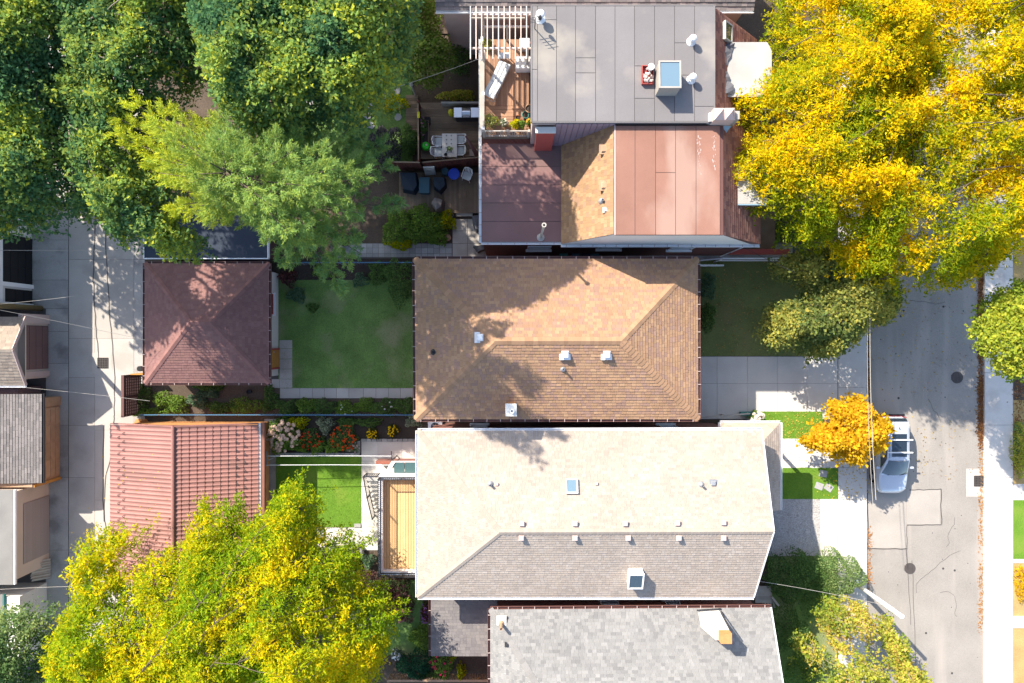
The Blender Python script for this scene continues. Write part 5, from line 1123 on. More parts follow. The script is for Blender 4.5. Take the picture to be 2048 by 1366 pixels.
bush('bush', 'sunlit dense green shrub at the corner of sidewalk and gravel pad', 'bush', 1678, 1150, 48, 45, 1.7, 5200, (.10,.065), ([(.10,.19,.07),(.12,.21,.075)], [(.27,.36,.12),(.35,.42,.15)]), 303, .5)
bush('bush', 'dark spreading shrub below the wooden steps beside the grey house', 'bush', 1578, 1262, 38, 45, 1.6, 3000, (.10,.065), SHR, 304, .3)
bush('bush', 'dark green shrub against the bottom gable of the grey house', 'bush', 1612, 1345, 36, 40, .8, 2200, (.09,.06), SHL, 305, .3)
bush('bush', 'round grey green shrub under the front eave of the brown house', 'bush', 1413, 572, 22, 24, .8, 1500, (.09,.06), BLU, 306, .35, 'shrubs under the front eave of the brown house')
bush('bush', 'darker green shrub under the front eave, nearer the driveway', 'bush', 1413, 634, 20, 26, .8, 1500, (.09,.06), SHR, 307, .4, 'shrubs under the front eave of the brown house')
bush('bush', 'leafy shrub in the front yard below the porch of the red-roofed house', 'bush', 1610, 450, 45, 40, 1.6, 2600, (.13,.08), SHL, 308, .35)
bush('bush', 'green plant in front of the blue storage bin on the porch', 'bush', 1555, 465, 14, 22, .9, 700, (.11,.07), SHL, 309, .4)
# hedge row south of the back lawn
for i, (x, y, rx, ry, h, pal) in enumerate(((575,815,25,16,.8,SHR),(612,812,20,16,.9,SHL),(648,815,26,17,.9,SHR),(690,817,22,14,.7,SHL),(730,812,24,15,.6,SHL),(768,815,26,17,.9,SHR),(808,812,24,17,.9,SHR))):
    bush('bush', ['low dark green hedge plant nearest the garden bed of the garage', 'light green hedge plant second from the garage end', 'dark rounded hedge plant third from the garage end', 'thin hedge plant with a few white flowers in the middle of the row',
         'low yellowish hedge plant right of the middle of the row', 'dense dark hedge plant second from the brown house', 'dark hedge plant touching the corner of the brown house'][i], 'bush', x, y, rx, ry, h, 1500, (.08,.055), pal, 320+i, .4, 'hedge row between the two back yards', flowers=('blossom', 5, .045, (.7,.7,.66)) if i in (3, 5) else None)
# vegetable patch
for i, (x, y, rx, ry, h, pal, lab) in enumerate(((285,795,18,26,.5,SHR,'dark leafy clump just inside the slatted fence'),(330,800,28,16,.7,SHL,'bright sunlit vegetable clump near the slatted fence'),(300,825,36,8,.6,SHL,'creeping bright green vine along the low wire fence'),
        (352,812,22,18,.7,SHL,'yellow green bean plant in the middle of the vegetable patch'),(395,800,20,16,.6,BLU,'grey green squash plant in the vegetable patch'),(420,775,30,9,.4,SHR,'dark ground plant against the south wall of the plum roofed garage'),
        (440,815,30,12,.5,SHR,'low green row plant right of the bean plant'),(490,812,34,17,.8,SHL,'large leafy green plant below the black pot'),(540,800,16,26,.5,SHR,'dark leafy plant at the end of the vegetable patch by the paving'),(425,788,9,9,.5,BLU,'pale blue green cabbage plant in the bare soil'))):
    bush('vegetable_plant', lab, 'plant', x, y, rx, ry, h, 900, (.10,.075), pal, 340+i, .5, 'vegetable patch plants')
MB().box((X(272), Y(832), -.05), (X(560), Y(768), .012)).build('vegetable_bed', 'soil', kind='structure')
MB().box((X(548), Y(906), -.05), (X(720), Y(833), .012)).build('flower_bed', 'dark_soil', kind='structure')
MB().box((X(718), Y(880), -.05), (X(840), Y(833), .008)).build('flower_bed', 'dark_soil', kind='structure')
MB().box((X(557), Y(828), -.05), (X(835), Y(797), .016)).build('flower_bed', 'soil', kind='structure')
MB().box((X(560), Y(560), -.05), (X(832), Y(519), .024)).build('flower_bed', 'dark_soil', kind='structure')
bush('hydrangea', 'hydrangea bush covered in cream and pink flower heads beside the tile garage', 'bush', 568, 872, 34, 34, 1.2, 1700, (.12,.09), SHL, 360, .3, flowers=('blossom', 75, .11, (.66,.47,.36)))
bush('flower_bush', 'red flowering bush left of the middle of the flower bed', 'bush', 622, 880, 26, 20, .8, 1200, (.09,.06), SHR, 361, .5, 'red flowering bushes', flowers=('blossom', 34, .055, (.55,.05,.02)))
bush('flower_bush', 'orange red flowering bush at the right end of the flower bed', 'bush', 688, 875, 28, 30, .8, 1300, (.09,.06), SHR, 362, .5, 'red flowering bushes', flowers=('blossom', 70, .055, (.60,.08,.02)))
for i, (x, y, rx, ry, h, pal, lab) in enumerate(((595,845,22,12,.8,LIME,'yellow green plant behind the hydrangea by the fence'),(650,850,16,17,.9,PALE,'feathery pale green plant behind the red flowers'),(635,892,16,16,.6,SHL,'fresh green clump in front of the red flowers'),
        (668,893,20,14,.6,SHL,'lime green perennial at the front edge of the flower bed'),(705,892,12,14,.4,PALE,'small pink and white flowering clump at the stone edge'),(600,895,18,10,.5,SHL,'low green plant at the front of the hydrangea'),(735,845,30,9,.5,SHR,'dark green plant leaning over the blue fence rail'),(693,845,18,10,.5,SHR,'green plant at the back of the flower bed by the fence'))):
    bush('perennial', lab, 'plant', x, y, rx, ry, h, 700, (.10,.065), pal, 370+i, .5, 'perennials in the flower bed', flowers=('blossom', 12, .05, (.65,.45,.42)) if i == 4 else None)
for x, y, lab in ((745, 868, 'yellow mum, the rounder left one in the dark soil by the patio'), (786, 861, 'yellow mums, the spread right pair in the dark soil by the patio')):
    bush('mum_plant', lab, 'plant', x, y, 12, 12, .4, 500, (.07,.05), ([(.06,.09,.02)], [(.10,.13,.02)]), int(x), .5, 'yellow mums beside the patio', flowers=('blossom', 28, .05, (.65,.42,.01)))
bush('bush', 'silvery grey green bush at the south west corner of the brown house', 'bush', 826, 842, 16, 14, .8, 900, (.08,.05), PALE, 380, .6)
# bushes along the north side of the back lawn and the yards above
for i, (x, y, rx, ry, h, pal, lab, c) in enumerate(((800,560,32,45,1.6,SHR,'large dark green shrub at the north east corner of the back lawn',2600),(760,545,26,22,1.3,SHR,'dark shrub by the north fence of the back lawn',1500),(720,560,16,14,.8,BLU,'spiky grey green plant under the pine tip',600),
        (645,540,20,15,1.0,SHL,'light green shrub behind the pine bough at the north fence',900),(592,590,18,15,.6,BLU,'round blue green shrub on the shaded back lawn',1000),(575,555,18,16,.8,PUR,'brownish dead looking shrub at the corner of the garage wall',800),(625,615,12,9,.3,SHR,'low dark tuft beside the round blue green shrub',300))):
    bush('bush', lab, 'bush', x, y, rx, ry, h, c, (.10,.07), pal, 390+i, .35, 'shrubs round the shaded back lawn')
for i, (x, y, rx, ry, h, pal, lab, c) in enumerate(((850,445,38,36,1.3,SHL,'leafy garden shrub below the dark lower deck',2600),(800,455,38,34,1.4,SHL,'bright green shrub at the pine side of the garden path',2400),(890,440,22,20,.8,LIME,'yellow green arching plant beside the concrete pad',800),(870,475,28,14,.9,SHL,'light green shrub at the edge of the tiled path',1300),(800,488,26,10,.7,LIME,'lime green plant spilling over the tiled path',800),
        (775,290,34,42,1.5,SMO,'smoky purple grey shrub left of the upper deck',2600),(818,280,18,32,1.2,SHR,'green climbing shrub along the upper deck fence',1600),(790,205,26,16,.5,LIME,'sunlit low plant at the foot of the shaded lawn',700),(920,110,18,40,1.2,SHR,'dark shrub below the pergola corner',1200),(915,190,36,10,.6,RUSSET,'raised bed of tan and orange plants above the barbecue',900),(640,180,30,22,1.2,BLU,'dark blue green shrub in the deep shade of the yard',900))):
    bush('bush', lab, 'bush', x, y, rx, ry, h, c, (.12,.085), pal, 410+i, .45, 'shrubs in the upper yards')
# lower yard below the cream deck
for i, (x, y, rx, ry, h, pal, lab, c, fl) in enumerate(((745,1185,45,34,1.6,PUR,'purple leaved smoke bush below the cream house deck',2800,None),(795,1205,34,40,1.4,PUR,'reddish purple bush with pink plumes left of the rear addition',2400,('blossom',26,.09,(.42,.2,.17))),
        (832,1330,34,28,1.1,([(.02,.075,.04),(.025,.09,.05)],[(.04,.13,.06),(.05,.15,.07)]),'dense dark green rounded bush at the bottom of the yard',2600,None),(885,1325,26,30,1.0,SHL,'rose bush with crimson blooms at the bottom of the yard',1300,('blossom',16,.07,(.55,.04,.10))),
        (905,1310,12,10,.7,LIME,'small golden shrub behind the rose bush',500,None),(922,1345,9,16,.9,LIME,'narrow upright yellow green shrub beside the rear addition',600,None),(792,1308,10,12,.5,PALE,'white flowering clump left of the dark green bush',400,('blossom',26,.05,(.75,.75,.75))),
        (850,1225,9,22,.6,PUR,'purple flowering clump against the rear addition wall',500,('blossom',34,.04,(.28,.12,.35))),(840,1275,20,22,.7,SHL,'green shrub in the yard left of the rear addition',1000,None),(690,1110,30,14,.6,SHL,'green plant at the edge of the cream patio under the yellow tree',900,('blossom',8,.07,(.6,.25,.12))),
        (736,1123,13,14,.6,BLU,'blue green kale like plant beside the deck corner',600,None),(700,1125,16,10,.5,LIME,'rust flowered plant beside the paving below the patio',600,('blossom',14,.06,(.55,.22,.08))),(860,1352,30,8,.6,SHR,'low greenery along the very bottom fence',800,None))):
    bush('bush', lab, 'bush', x, y, rx, ry, h, c, (.10,.07), pal, 430+i, .45, 'shrubs in the lower yard', flowers=fl)
bush('hydrangea', 'pale flowered bush at the front corner between driveway and porch', 'bush', 1512, 832, 14, 10, .9, 500, (.10,.07), SHL, 450, .4, flowers=('blossom', 22, .10, (.70,.58,.50)))
bush('bush', 'orange and green plant at the east kerb beyond the sidewalk', 'bush', 2040, 900, 12, 50, .7, 1400, (.11,.08), RUSSET, 451, .5)
bush('bush', 'amber groundcover plant at the right edge below the green lawn', 'bush', 2042, 1165, 10, 34, .5, 900, (.10,.07), AMBER, 452, .4)
# fallen leaves along the kerbs
rg = np.random.default_rng(77)
def fallen(n, xr, yr, z, cols, seed, sx=None):
    rg = np.random.default_rng(seed); px = rg.normal(xr[0], xr[1], n); py = rg.uniform(yr[0], yr[1], n)
    py += 12*np.sin(py*.05)*0; keep = rg.uniform(0, 1, n) < .35+.65*(np.sin(py*.031+seed)+np.sin(py*.083)+1)/3; px, py = px[keep], py[keep]; m = len(px)
    c = np.column_stack([X(px, 0), Y(py, 0), np.full(m, z)+rg.uniform(0, .03, m)]); a = rg.uniform(0, 6.28, m); d = np.column_stack([np.cos(a), np.sin(a), rg.normal(0, .2, m)]); s = np.column_stack([-np.sin(a), np.cos(a), rg.normal(0, .2, m)])
    leaf_mesh('fallen_leaves', c, d, s, rg.uniform(.06, .12, m), rg.uniform(.05, .08, m), pick(rg, cols, m, .3), 'leaf', None, kind='stuff')
RUST = [(.30,.13,.05), (.24,.10,.045), (.38,.19,.06), (.18,.09,.05)]
fallen(5200, (1964, 3.6), (540, 900), -.115, RUST, 1); fallen(900, (1965, 3.5), (900, 1270), -.115, [(.5,.26,.08), (.45,.2,.06)], 2); fallen(1500, (1737, 3.0), (560, 830), -.115, RUST, 3); fallen(420, (1739, 4), (1040, 1190), -.115, [(.5,.22,.06)], 4)
fallen(700, (1850, 70), (560, 960), -.115, [(.5,.36,.08), (.3,.2,.1)], 5); fallen(260, (1590, 35), (825, 876), .035, [(.6,.45,.1)], 6); fallen(420, (1480, 70), (525, 705), .04, [(.45,.3,.1)], 7); fallen(600, (2036, 7), (760, 960), .01, RUST, 8)
fallen(90, (350, 60), (860, 1080), 3.95, [(.6,.45,.05), (.5,.35,.05)], 9); fallen(260, (1700, 30), (900, 1000), .035, [(.65,.45,.05)], 10); fallen(160, (660, 40), (1040, 1098), .045, [(.55,.45,.06)], 11)
# ================================================================ yards, paths, patio
pt = thing('path', kind='structure', loc=(X(690), Y(786), 0)); MB().box((X(557), Y(797), -.06), (X(840), Y(775), .008)).build('bed', 'joint', pt)
slab_grid('slab', pt, 'concrete', [X(x) for x in (560,600,625,649,673,698,727,752,777,801,826,840)], [Y(796.5), Y(776)], -.05, .035, .01)
MB().box((X(538), Y(776), -.06), (X(587), Y(676), .006)).build('bed', 'joint', pt)
slab_grid('slab', pt, 'concrete', [X(559), X(585)], [Y(y) for y in (680, 697, 718, 738, 758, 776)], -.05, .033, .01); slab_grid('slab', pt, 'concrete', [X(535), X(559)], [Y(758), Y(776)], -.05, .030, .01)
pt = thing('path', kind='structure', loc=(X(780), Y(502), 0)); MB().box((X(660), Y(517), -.06), (X(962), Y(486), .008)).build('bed', 'joint', pt)
slab_grid('tile', pt, 'grey_stone', [X(672+12.2*i) for i in range(20)], [Y(514.5), Y(507), Y(496), Y(487)], -.05, .03, .008)
slab_grid('slab', pt, 'concrete', [X(x) for x in (905, 935, 968)], [Y(y) for y in (518, 487, 462, 438)], -.05, .04, .01)
MB().box((X(560), Y(523), -.06), (X(905), Y(517), .012)).build('border_strip', 'dark_soil', kind='structure')
pt = thing('path', kind='structure', loc=(X(1290), Y(510), 0)); MB().box((X(960), Y(521), -.06), (X(1610), Y(484), .006)).build('bed', 'joint', pt)
slab_grid('slab', pt, 'apron', [X(x) for x in (968, 1040, 1110, 1180, 1250, 1320, 1390, 1460, 1530, 1585)], [Y(520), Y(487)], -.05, .028, .006)
ps = thing('stone_path', kind='structure', loc=(X(740), Y(215), 0))
for x, y in ((640,215),(668,222),(700,205),(735,182),(738,210),(735,232),(772,190),(776,213),(795,182),(800,212),(742,252),(620,205),(760,165),(796,235)):
    k = MB(); c = P(x, y, .0); n = 7; rr = [rnd.uniform(.18, .27) for _ in range(n)]; k.prism([(c.x+rr[i]*math.cos(6.283*i/n), c.y+rr[i]*math.sin(6.283*i/n)) for i in range(n)], 0, .055); k.build('stone', 'grey_stone', ps)
# cream house patio
pt = thing('patio', kind='structure', loc=(X(760), Y(980), 0)); MB().box((X(620), Y(1102), -.06), (X(850), Y(878), .004)).build('bed', 'joint', pt)
slab_grid('slab', pt, 'white_concrete', [X(x) for x in (723, 756, 804, 850)], [Y(y) for y in (883, 922, 985, 1053, 1100)], -.05, .03, .005); slab_grid('slab', pt, 'white_concrete', [X(x) for x in (630, 676, 723)], [Y(1055), Y(1098)], -.05, .03, .004)
MB().box((X(529), Y(1010), -.06), (X(552), Y(838), .02)).build('path', 'apron', kind='structure')
be = thing('bed_edging', kind='structure', loc=(X(720), Y(890), 0))
for i in range(11): block('stone', be, 'grey_stone', (X(723+i*10.4)+.01, Y(883)+.01, -.02), (X(733+i*10.4)-.01, Y(877)-.01, .12+rnd.uniform(-.01, .01)))
for i in range(4): block('stone', be, 'grey_stone', (X(714)+.01, Y(887+i*6)+.01, -.02), (X(721)-.01, Y(881+i*6)-.01, .12))
for i in range(17): block('stone', be, 'grey_stone', (X(550+i*10)+.01, Y(910)+.01, -.02), (X(560+i*10)-.01, Y(905)-.01, .11+rnd.uniform(-.01, .01)))
block('stone', be, 'grey_stone', (X(709), Y(1054), 0), (X(722), Y(1047), .1))
o = thing('paving_slab', 'upright dark paving slab at the corner of the cream patio', 'slab', P(722, 1100, 0)); MB().obox(P(723, 1100, .2), (.06, .02, 0), (-.08, .28, 0), (0, 0, .22)).build('slab', 'grey_stone', o)
# cream house rear deck, with parapet, railing and stair
dk = thing('deck', 'raised rear deck of new honey coloured boards with white parapet and black railing', 'deck', (-6.2, -10.3, 0)); zf_ = 2.9; zp2 = 3.32
dx0, dx1, dy0, dy1 = X(757, zp2), -4.62, Y(1150, zp2), Y(951, zp2)
ix0, iy0, iy1 = dx0+.22, dy0+.2, dy1-.22
MB().box((dx0+.06, dy0+.06, -.1), (dx1, dy1-.06, 2.75)).build('base', 'stucco_white', dk)
MB().box((ix0-.05, iy0-.05, 2.752), (dx1, iy1+.05, 2.85)).build('joists', 'deck_old', dk)
MB().box((dx0, dy0, 2.5), (ix0, dy1, zp2)).build('parapet', 'white_metal', dk); MB().box((ix0+.002, iy1, 2.5), (dx1, dy1, zp2-.003)).build('parapet', 'white_metal', dk); MB().box((ix0+.002, dy0, 2.5), (dx1, iy0, zp2-.003)).build('parapet', 'white_metal', dk)
xs = frange(ix0+.01, dx1, 17)
for i in range(17): block('deck_board', dk, 'deck_new', (xs[i]+.009, iy0+.01, 2.852), (xs[i+1]-.009, iy1-.01, 2.9+rnd.uniform(-.002, .002)))
railing('railing', dk, [(dx1-.05, dy1-.1, zp2), (dx0+1.35, dy1-.1, zp2), (dx0+.1, dy1-.1, zp2), (dx0+.1, dy0+3.7, zp2), (dx0+.1, dy0+1.9, zp2), (dx0+.1, dy0+.1, zp2), (dx0+1.35, dy0+.1, zp2), (dx1-.05, dy0+.1, zp2)], .62, 'dark_metal', .105, .010, rails=(.06, .98), postw=.03)
st = thing_part('stair', dk); sx0, sx1 = dx0-.82, dx0-.03
for i in range(10): block('tread', st, 'white_concrete', (sx0, dy1-.15-.30*(i+1), 2.62-.26*i-.06), (sx1, dy1-.15-.30*i, 2.62-.26*i))
MB().add([(sx0, dy1-.2, 2.4), (sx0, dy1-3.1, .03), (sx0+.06, dy1-3.1, .03), (sx0+.06, dy1-.2, 2.4), (sx0, dy1-.2, 2.2), (sx0, dy1-2.9, .02), (sx0+.06, dy1-2.9, .02), (sx0+.06, dy1-.2, 2.2)], [(0,1,2,3),(7,6,5,4),(0,4,5,1),(2,6,7,3)]).build('stringer', 'white_metal', st)
railing('railing', dk, [(sx1-.02, dy1-.02, 2.65), (sx0+.03, dy1-.02, 2.65), (sx0+.03, dy1-1.4, 1.7), (sx0+.03, dy1-3.0, .25)], .95, 'dark_metal', .11, .010, rails=(.1, .98), postw=.03)
k = thing_part('canopy', dk); 
for i in range(3): block('pane', k, 'canopy_glass', (dx0+.75+i*.62, dy1+.02, 2.62), (dx0+1.34+i*.62, dy1+.62, 2.65))
MB().box((dx0+.7, dy1+.625, 2.55), (dx1, dy1+.68, 2.69)).bar((dx0+.3, dy1-.05, 2.66), (dx0+.72, dy1+.66, 2.66), .2, .08).build('frame', 'white_metal', k)
MB().box((X(752, .9), Y(928, .9), 0), (X(835, .9), Y(922, .9), .95)).build('stairwell_wall', 'brick', ch_)
# clothes line
cl = thing('clothes_line', 'clothes line of two white cords between two grey T posts over the green lawn', 'clothes line', (X(630), Y(920), 0)); zt = 1.9
for x, mt in ((533, 'grey_metal'), (783, 'dark_metal')):
    xx = X(x, zt); MB().tube([(xx, Y(922, zt), 0), (xx, Y(922, zt), zt)], .035, 8).build('post', mt, cl); MB().bar((xx, Y(911, zt)+.25, zt), (xx, Y(932, zt), zt), .06, .06).build('crossbar', mt, cl)
k = MB()
for y in (912, 930): k.tube([(X(533, zt), Y(y, zt), zt+.03), (X(660, zt), Y(y, zt), zt-.05), (X(783, zt), Y(y, zt), zt+.03)], .018, 5)
k.build('cord', 'white_metal', cl)
# wire fences with blue rail
def rail_fence(label, xa, xb, y, h, seed, mat='rail_blue', n=9):
    o = thing('wire_fence', label, 'fence', (X((xa+xb)/2), Y(y, h), 0)); Yy = Y(y, h); x0, x1 = X(xa, h), X(xb, h)
    MB().tube([(x0, Yy, h), (x1, Yy, h)], .03, 6).build('rail', mat, o); me = MB().lathe((0, 0, 0), [(.03, 0), (.03, h+.04), (.01, h+.08)], 6).mesh('post', 'grey_metal')
    for i in range(n+1): new_obj('post', me, o, (x0+(x1-x0)*i/n, Yy, 0))
    k = MB(); m = int((x1-x0)/.16)
    for i in range(m): k.bar((x0+(x1-x0)*i/m, Yy+.01, .08), (x0+(x1-x0)*(i+1)/m, Yy+.01, h-.02), .008, .008).bar((x0+(x1-x0)*(i+1)/m, Yy-.01, .08), (x0+(x1-x0)*i/m, Yy-.01, h-.02), .008, .008)
    k.build('mesh_wire', 'grey_metal', o, kind='stuff'); return o
rail_fence('long low wire fence with a blue rail between the hedge and the flower bed', 278, 828, 830, 1.1, 1, n=14)
rail_fence('low wire fence with a pale blue rail along the north edge of the back lawn', 560, 832, 525, 1.1, 2, n=7)
# slatted fence at the lane
o = thing('slat_fence', 'dark brown slatted fence panel across the vegetable patch at the lane', 'fence', (X(246, 1.9), Y(792), 0)); xf = X(247, 1.9); ya, yb = Y(833, 1.9), Y(752, 1.9)
for i in range(9): block('slat', o, 'fence_brown', (xf, ya, .08+i*.2), (xf+.03, yb, .08+i*.2+.155))
for y in (ya, (ya+yb)/2, yb): block('post', o, 'fence_brown', (xf-.09, y-.045, 0), (xf-.002, y+.045, 1.92))
block('cap_rail', o, 'brown_metal', (xf-.11, ya-.05, 1.922), (xf+.05, yb+.05, 1.96)); 
m = 14
for i in range(m): block('batten', o, 'fence_brown', (xf+.031, ya+(yb-ya)*(i+.5)/m-.02, .05), (xf+.06, ya+(yb-ya)*(i+.5)/m+.02, 1.88))
o = thing('plank', 'orange brown timber plank between the slatted fence and the garage', 'plank', P(270, 748, 0)); MB().box((xf, yb+.03, .0), (X(292, 1.2), yb+.1, 1.2)).build('board', 'oak', o)
o = thing('hose_reel', 'black and white hose reel at the corner of the plum roofed garage', 'hose reel', P(286, 737, 0)); MB().lathe(P(286, 737, .2), [(.16, 0), (.16, .12), (.1, .13), (.1, .3), (.16, .31), (.16, .4)], 14).build('reel', 'black', o); MB().tube([P(284, 740, .05), P(280, 742, .3), P(278, 744, .1)], .03, 6).build('hose', 'white_metal', o)
o = thing('orange_tarp', 'folded orange tarp lying by the tile garage at the end of the vine', 'tarp', P(280, 842, 0)); k = MB(); k.add([P(266, 849, .02), P(300, 848, .02), P(293, 838, .25), P(272, 838, .3), P(280, 843, .45)], [(0,1,4),(1,2,4),(2,3,4),(3,0,4)]); k.build('sheet', 'brick_orange', o)
o = thing('plant_pot', 'black plastic plant pot in the vegetable patch', 'pot', P(501, 783, 0)); MB().lathe(P(501, 783, 0), [(.1, 0), (.14, .28), (.155, .3), (.12, .3), (.1, .22)], 14).build('pot', 'black', o)
# upper yard decks and fences
def board_deck(name, label, px0, py0, px1, py1, z, mat, n, along='x'):
    a, b = pbox(px0, py0, px1, py1, 0, z); o = thing(name, label, 'deck', ((a[0]+b[0])/2, (a[1]+b[1])/2, 0)); MB().box((a[0]+.03, a[1]+.03, -.02), (b[0]-.03, b[1]-.03, z-.05)).build('frame', 'deck_old', o)
    if along == 'x':
        e = frange(a[1], b[1], n)
        for i in range(n): block('deck_board', o, mat, (a[0], e[i]+.006, z-.045), (b[0], e[i+1]-.006, z+rnd.uniform(-.004, .004)))
    else:
        e = frange(a[0], b[0], n)
        for i in range(n): block('deck_board', o, mat, (e[i]+.006, a[1], z-.045), (e[i+1]-.006, b[1], z+rnd.uniform(-.004, .004)))
    return o
board_deck('deck', 'shaded dining deck of weathered boards with barbecue and table', 838, 205, 968, 318, .5, 'deck_old', 24)
board_deck('deck', 'lower dark deck cluttered with covered furniture below the red fence', 798, 345, 968, 426, .35, 'deck_old', 34, 'y')
board_deck('boardwalk', 'narrow board walk at the left of the dining deck', 812, 190, 836, 275, .12, 'deck_old', 14)
def board_fence(label, pts, h, mat, w=.14, name='board_fence'):
    pts = [Vector(p) for p in pts]; o = thing(name, label, 'fence', pts[0])
    for a, b in zip(pts, pts[1:]):
        d = (b-a); n = max(1, int(d.length/w)); ang = math.atan2(d.y, d.x)
        for i in range(n):
            c = a+d*((i+.5)/n); new_obj('board', unit_box(mat), o, (c.x, c.y, h/2), (0, 0, ang), (w*.9, .022, h))
        for z in (.3, h-.25): nrm = Vector((-d.y, d.x, 0)).normalized()*.03; MB().bar(a+nrm+Vector((0, 0, z)), b+nrm+Vector((0, 0, z)), .04, .09).build('rail', mat, o)
        MB().bar(a+Vector((0, 0, h+.02)), b+Vector((0, 0, h+.02)), .07, .03).build('cap_rail', 'deck_old', o)
        for q in (a, b): MB().box(q+Vector((-.055, -.055, 0)), q+Vector((.055, .055, h+.12))).build('post', mat, o)
    return o
hF = 1.9
board_fence('dark red board fence between the dining deck and the cluttered lower deck', [(X(785, hF), Y(324, hF), 0), (X(842, hF), Y(325, hF), 0), (X(965, hF), Y(314, hF), 0)], hF, 'fence_red')
board_fence('low wooden fence with a pale cap on the left side of the dining deck', [(X(837, 1.5), Y(322, 1.5), 0), (X(836, 1.5), Y(204, 1.5), 0)], 1.5, 'fence_red')
o = thing('raised_bed', 'grey timber raised bed edge above the barbecue', 'raised bed', P(920, 203, 0)); a, b = pbox(882, 203, 966, 207, 0, 1.0); MB().box(a, b).build('board', 'weathered', o)
o = thing('planter_box', 'long flower planter box inside the left fence of the dining deck', 'planter', P(850, 265, .5)); a, b = pbox(843, 240, 857, 285, .5, .9); MB().box(a, (b[0], b[1], .86)).build('box', 'deck_old', o); MB().box((a[0]+.03, a[1]+.03, .862), (b[0]-.03, b[1]-.03, .88)).build('soil', 'dark_soil', o)
bush('planter_flowers', 'green and pink flowers growing in the long planter box', 'plant', 850, 262, 6, 20, .5, 500, (.09,.06), SHR, 460, .5, z0=.88, flowers=('blossom', 14, .04, (.45,.2,.3)))
bq = thing('barbecue', 'stainless steel barbecue with side shelves on the dining deck', 'barbecue', P(929, 226, .5))
a, b = pbox(907, 215, 958, 236, .5, 1.4); MB().box((a[0]+.1, a[1]+.08, .5), (b[0]-.1, b[1]-.05, 1.3)).build('cabinet', 'dark_metal', bq)
w3 = (b[0]-a[0])/3
for i in (0, 2): MB().box((a[0]+w3*i+.02, a[1]+.05, 1.33), (a[0]+w3*(i+1)-.02, b[1], 1.38)).build('side_shelf', 'steel', bq)
k = MB(); n = 8; prof = [(a[1]+.1+(b[1]-a[1]-.1)*j/n, 1.36+.24*math.sin(math.pi*min(1, j/n*.85+.15))) for j in range(n+1)]
k.add([(a[0]+w3+.01, y, z) for y, z in prof]+[(a[0]+2*w3-.01, y, z) for y, z in prof]+[(a[0]+w3+.01, a[1]+.1, 1.3), (a[0]+w3+.01, b[1], 1.3), (a[0]+2*w3-.01, a[1]+.1, 1.3), (a[0]+2*w3-.01, b[1], 1.3)], [(j, j+1, n+2+j, n+1+j) for j in range(n)]+[tuple(range(n, -1, -1))+(2*n+2, 2*n+3), tuple(range(n+1, 2*n+2))+(2*n+5, 2*n+4)]); k.build('lid', 'steel', bq)
MB().tube([(a[0]+w3+.05, a[1]+.03, 1.5), (a[0]+2*w3-.05, a[1]+.03, 1.5)], .018, 6).build('handle', 'steel', bq)
for i in range(4): MB().lathe((a[0]+w3+.12+i*.12, a[1]+.05, 1.3), [(.025, 0), (.025, .03)], 8).build('knob', 'black', bq)
o = thing('gas_tank_cover', 'yellow plastic bag hanging at the left end of the barbecue', 'bag', P(904, 230, .5)); MB().lathe(P(904, 230, .5), [(.12, 0), (.2, .3), (.17, .6), (.05, .75)], 10).build('bag', 'yellow_plastic', o)
tb = thing('patio_table', 'pale patterned rectangular patio table with chairs on the dining deck', 'table', P(899, 290, .5)); a, b = pbox(884, 267, 914, 314, 1.2, 1.24)
MB().box(a, b).build('table_top', 'paver', tb)
for x in (a[0]+.08, b[0]-.08):
    for y in (a[1]+.1, b[1]-.1): MB().tube([(x, y, .5), (x, y, 1.2)], .025, 6).build('leg', 'white_metal', tb)
k = MB()
for i in range(5):
    for x in (.3, .62): k.lathe((a[0]+(b[0]-a[0])*x, a[1]+.3+i*.24, 1.242), [(.05, 0), (.03, .004)], 7)
k.build('print_spot', 'grey_stone', tb)
def chair(label, px, py, rz, loc_z=.5):
    c = P(px, py, loc_z+.4); c.z = loc_z; o = thing('patio_chair', label, 'chair', c, 'white patio chairs round the table'); m = Matrix.Rotation(rz, 3, 'Z'); T = lambda x, y, z: c+m@Vector((x, y, z))
    k = MB(); vs = [T(*q) for q in ((-.24,-.22,.42),(.24,-.22,.42),(.24,.24,.43),(-.24,.24,.43),(-.24,-.22,.46),(.24,-.22,.46),(.24,.24,.47),(-.24,.24,.47))]; k.add(vs, [(3,2,1,0),(4,5,6,7),(0,1,5,4),(1,2,6,5),(2,3,7,6),(3,0,4,7)]); k.build('seat', 'cushion', o)
    MB().tube([T(-.27, .2, .62), T(-.28, -.2, .64), T(-.22, -.36, .82), T(0, -.40, .9), T(.22, -.36, .82), T(.28, -.2, .64), T(.27, .2, .62)], .028, 6).build('armrest', 'white_metal', o)
    k = MB()
    for i in range(5): k.bar(T(-.18+.09*i, -.24, .46), T(-.18+.09*i, -.385, .86), .05, .015)
    k.build('backrest', 'white_metal', o)
    for x in (-.22, .22):
        for y in (-.2, .22): MB().tube([T(x*1.1, y*1.15, 0), T(x, y, .43)], .022, 6).build('leg', 'white_metal', o)
chair('white patio chair at the upper left of the table', 879, 284, R(-90)); chair('white patio chair with cushion at the lower left of the table', 876, 305, R(-90)); chair('grey framed chair at the upper right of the table', 920, 280, R(90)); chair('white patio chair at the lower right of the table by the umbrella', 919, 303, R(90))
o = thing('patio_umbrella', 'closed dark plum patio umbrella leaning beside the table', 'umbrella', P(950, 305, .5)); a = P(931, 272, 2.2); b = P(955, 311, .9); k = MB(); k.tube([a, (a*2+b)/3, (a+b*2)/3, b], .04, 8, .16); k.build('canopy', 'felt_maroon', o); MB().tube([b, P(956, 312, .5)], .025, 6).build('pole', 'steel', o)
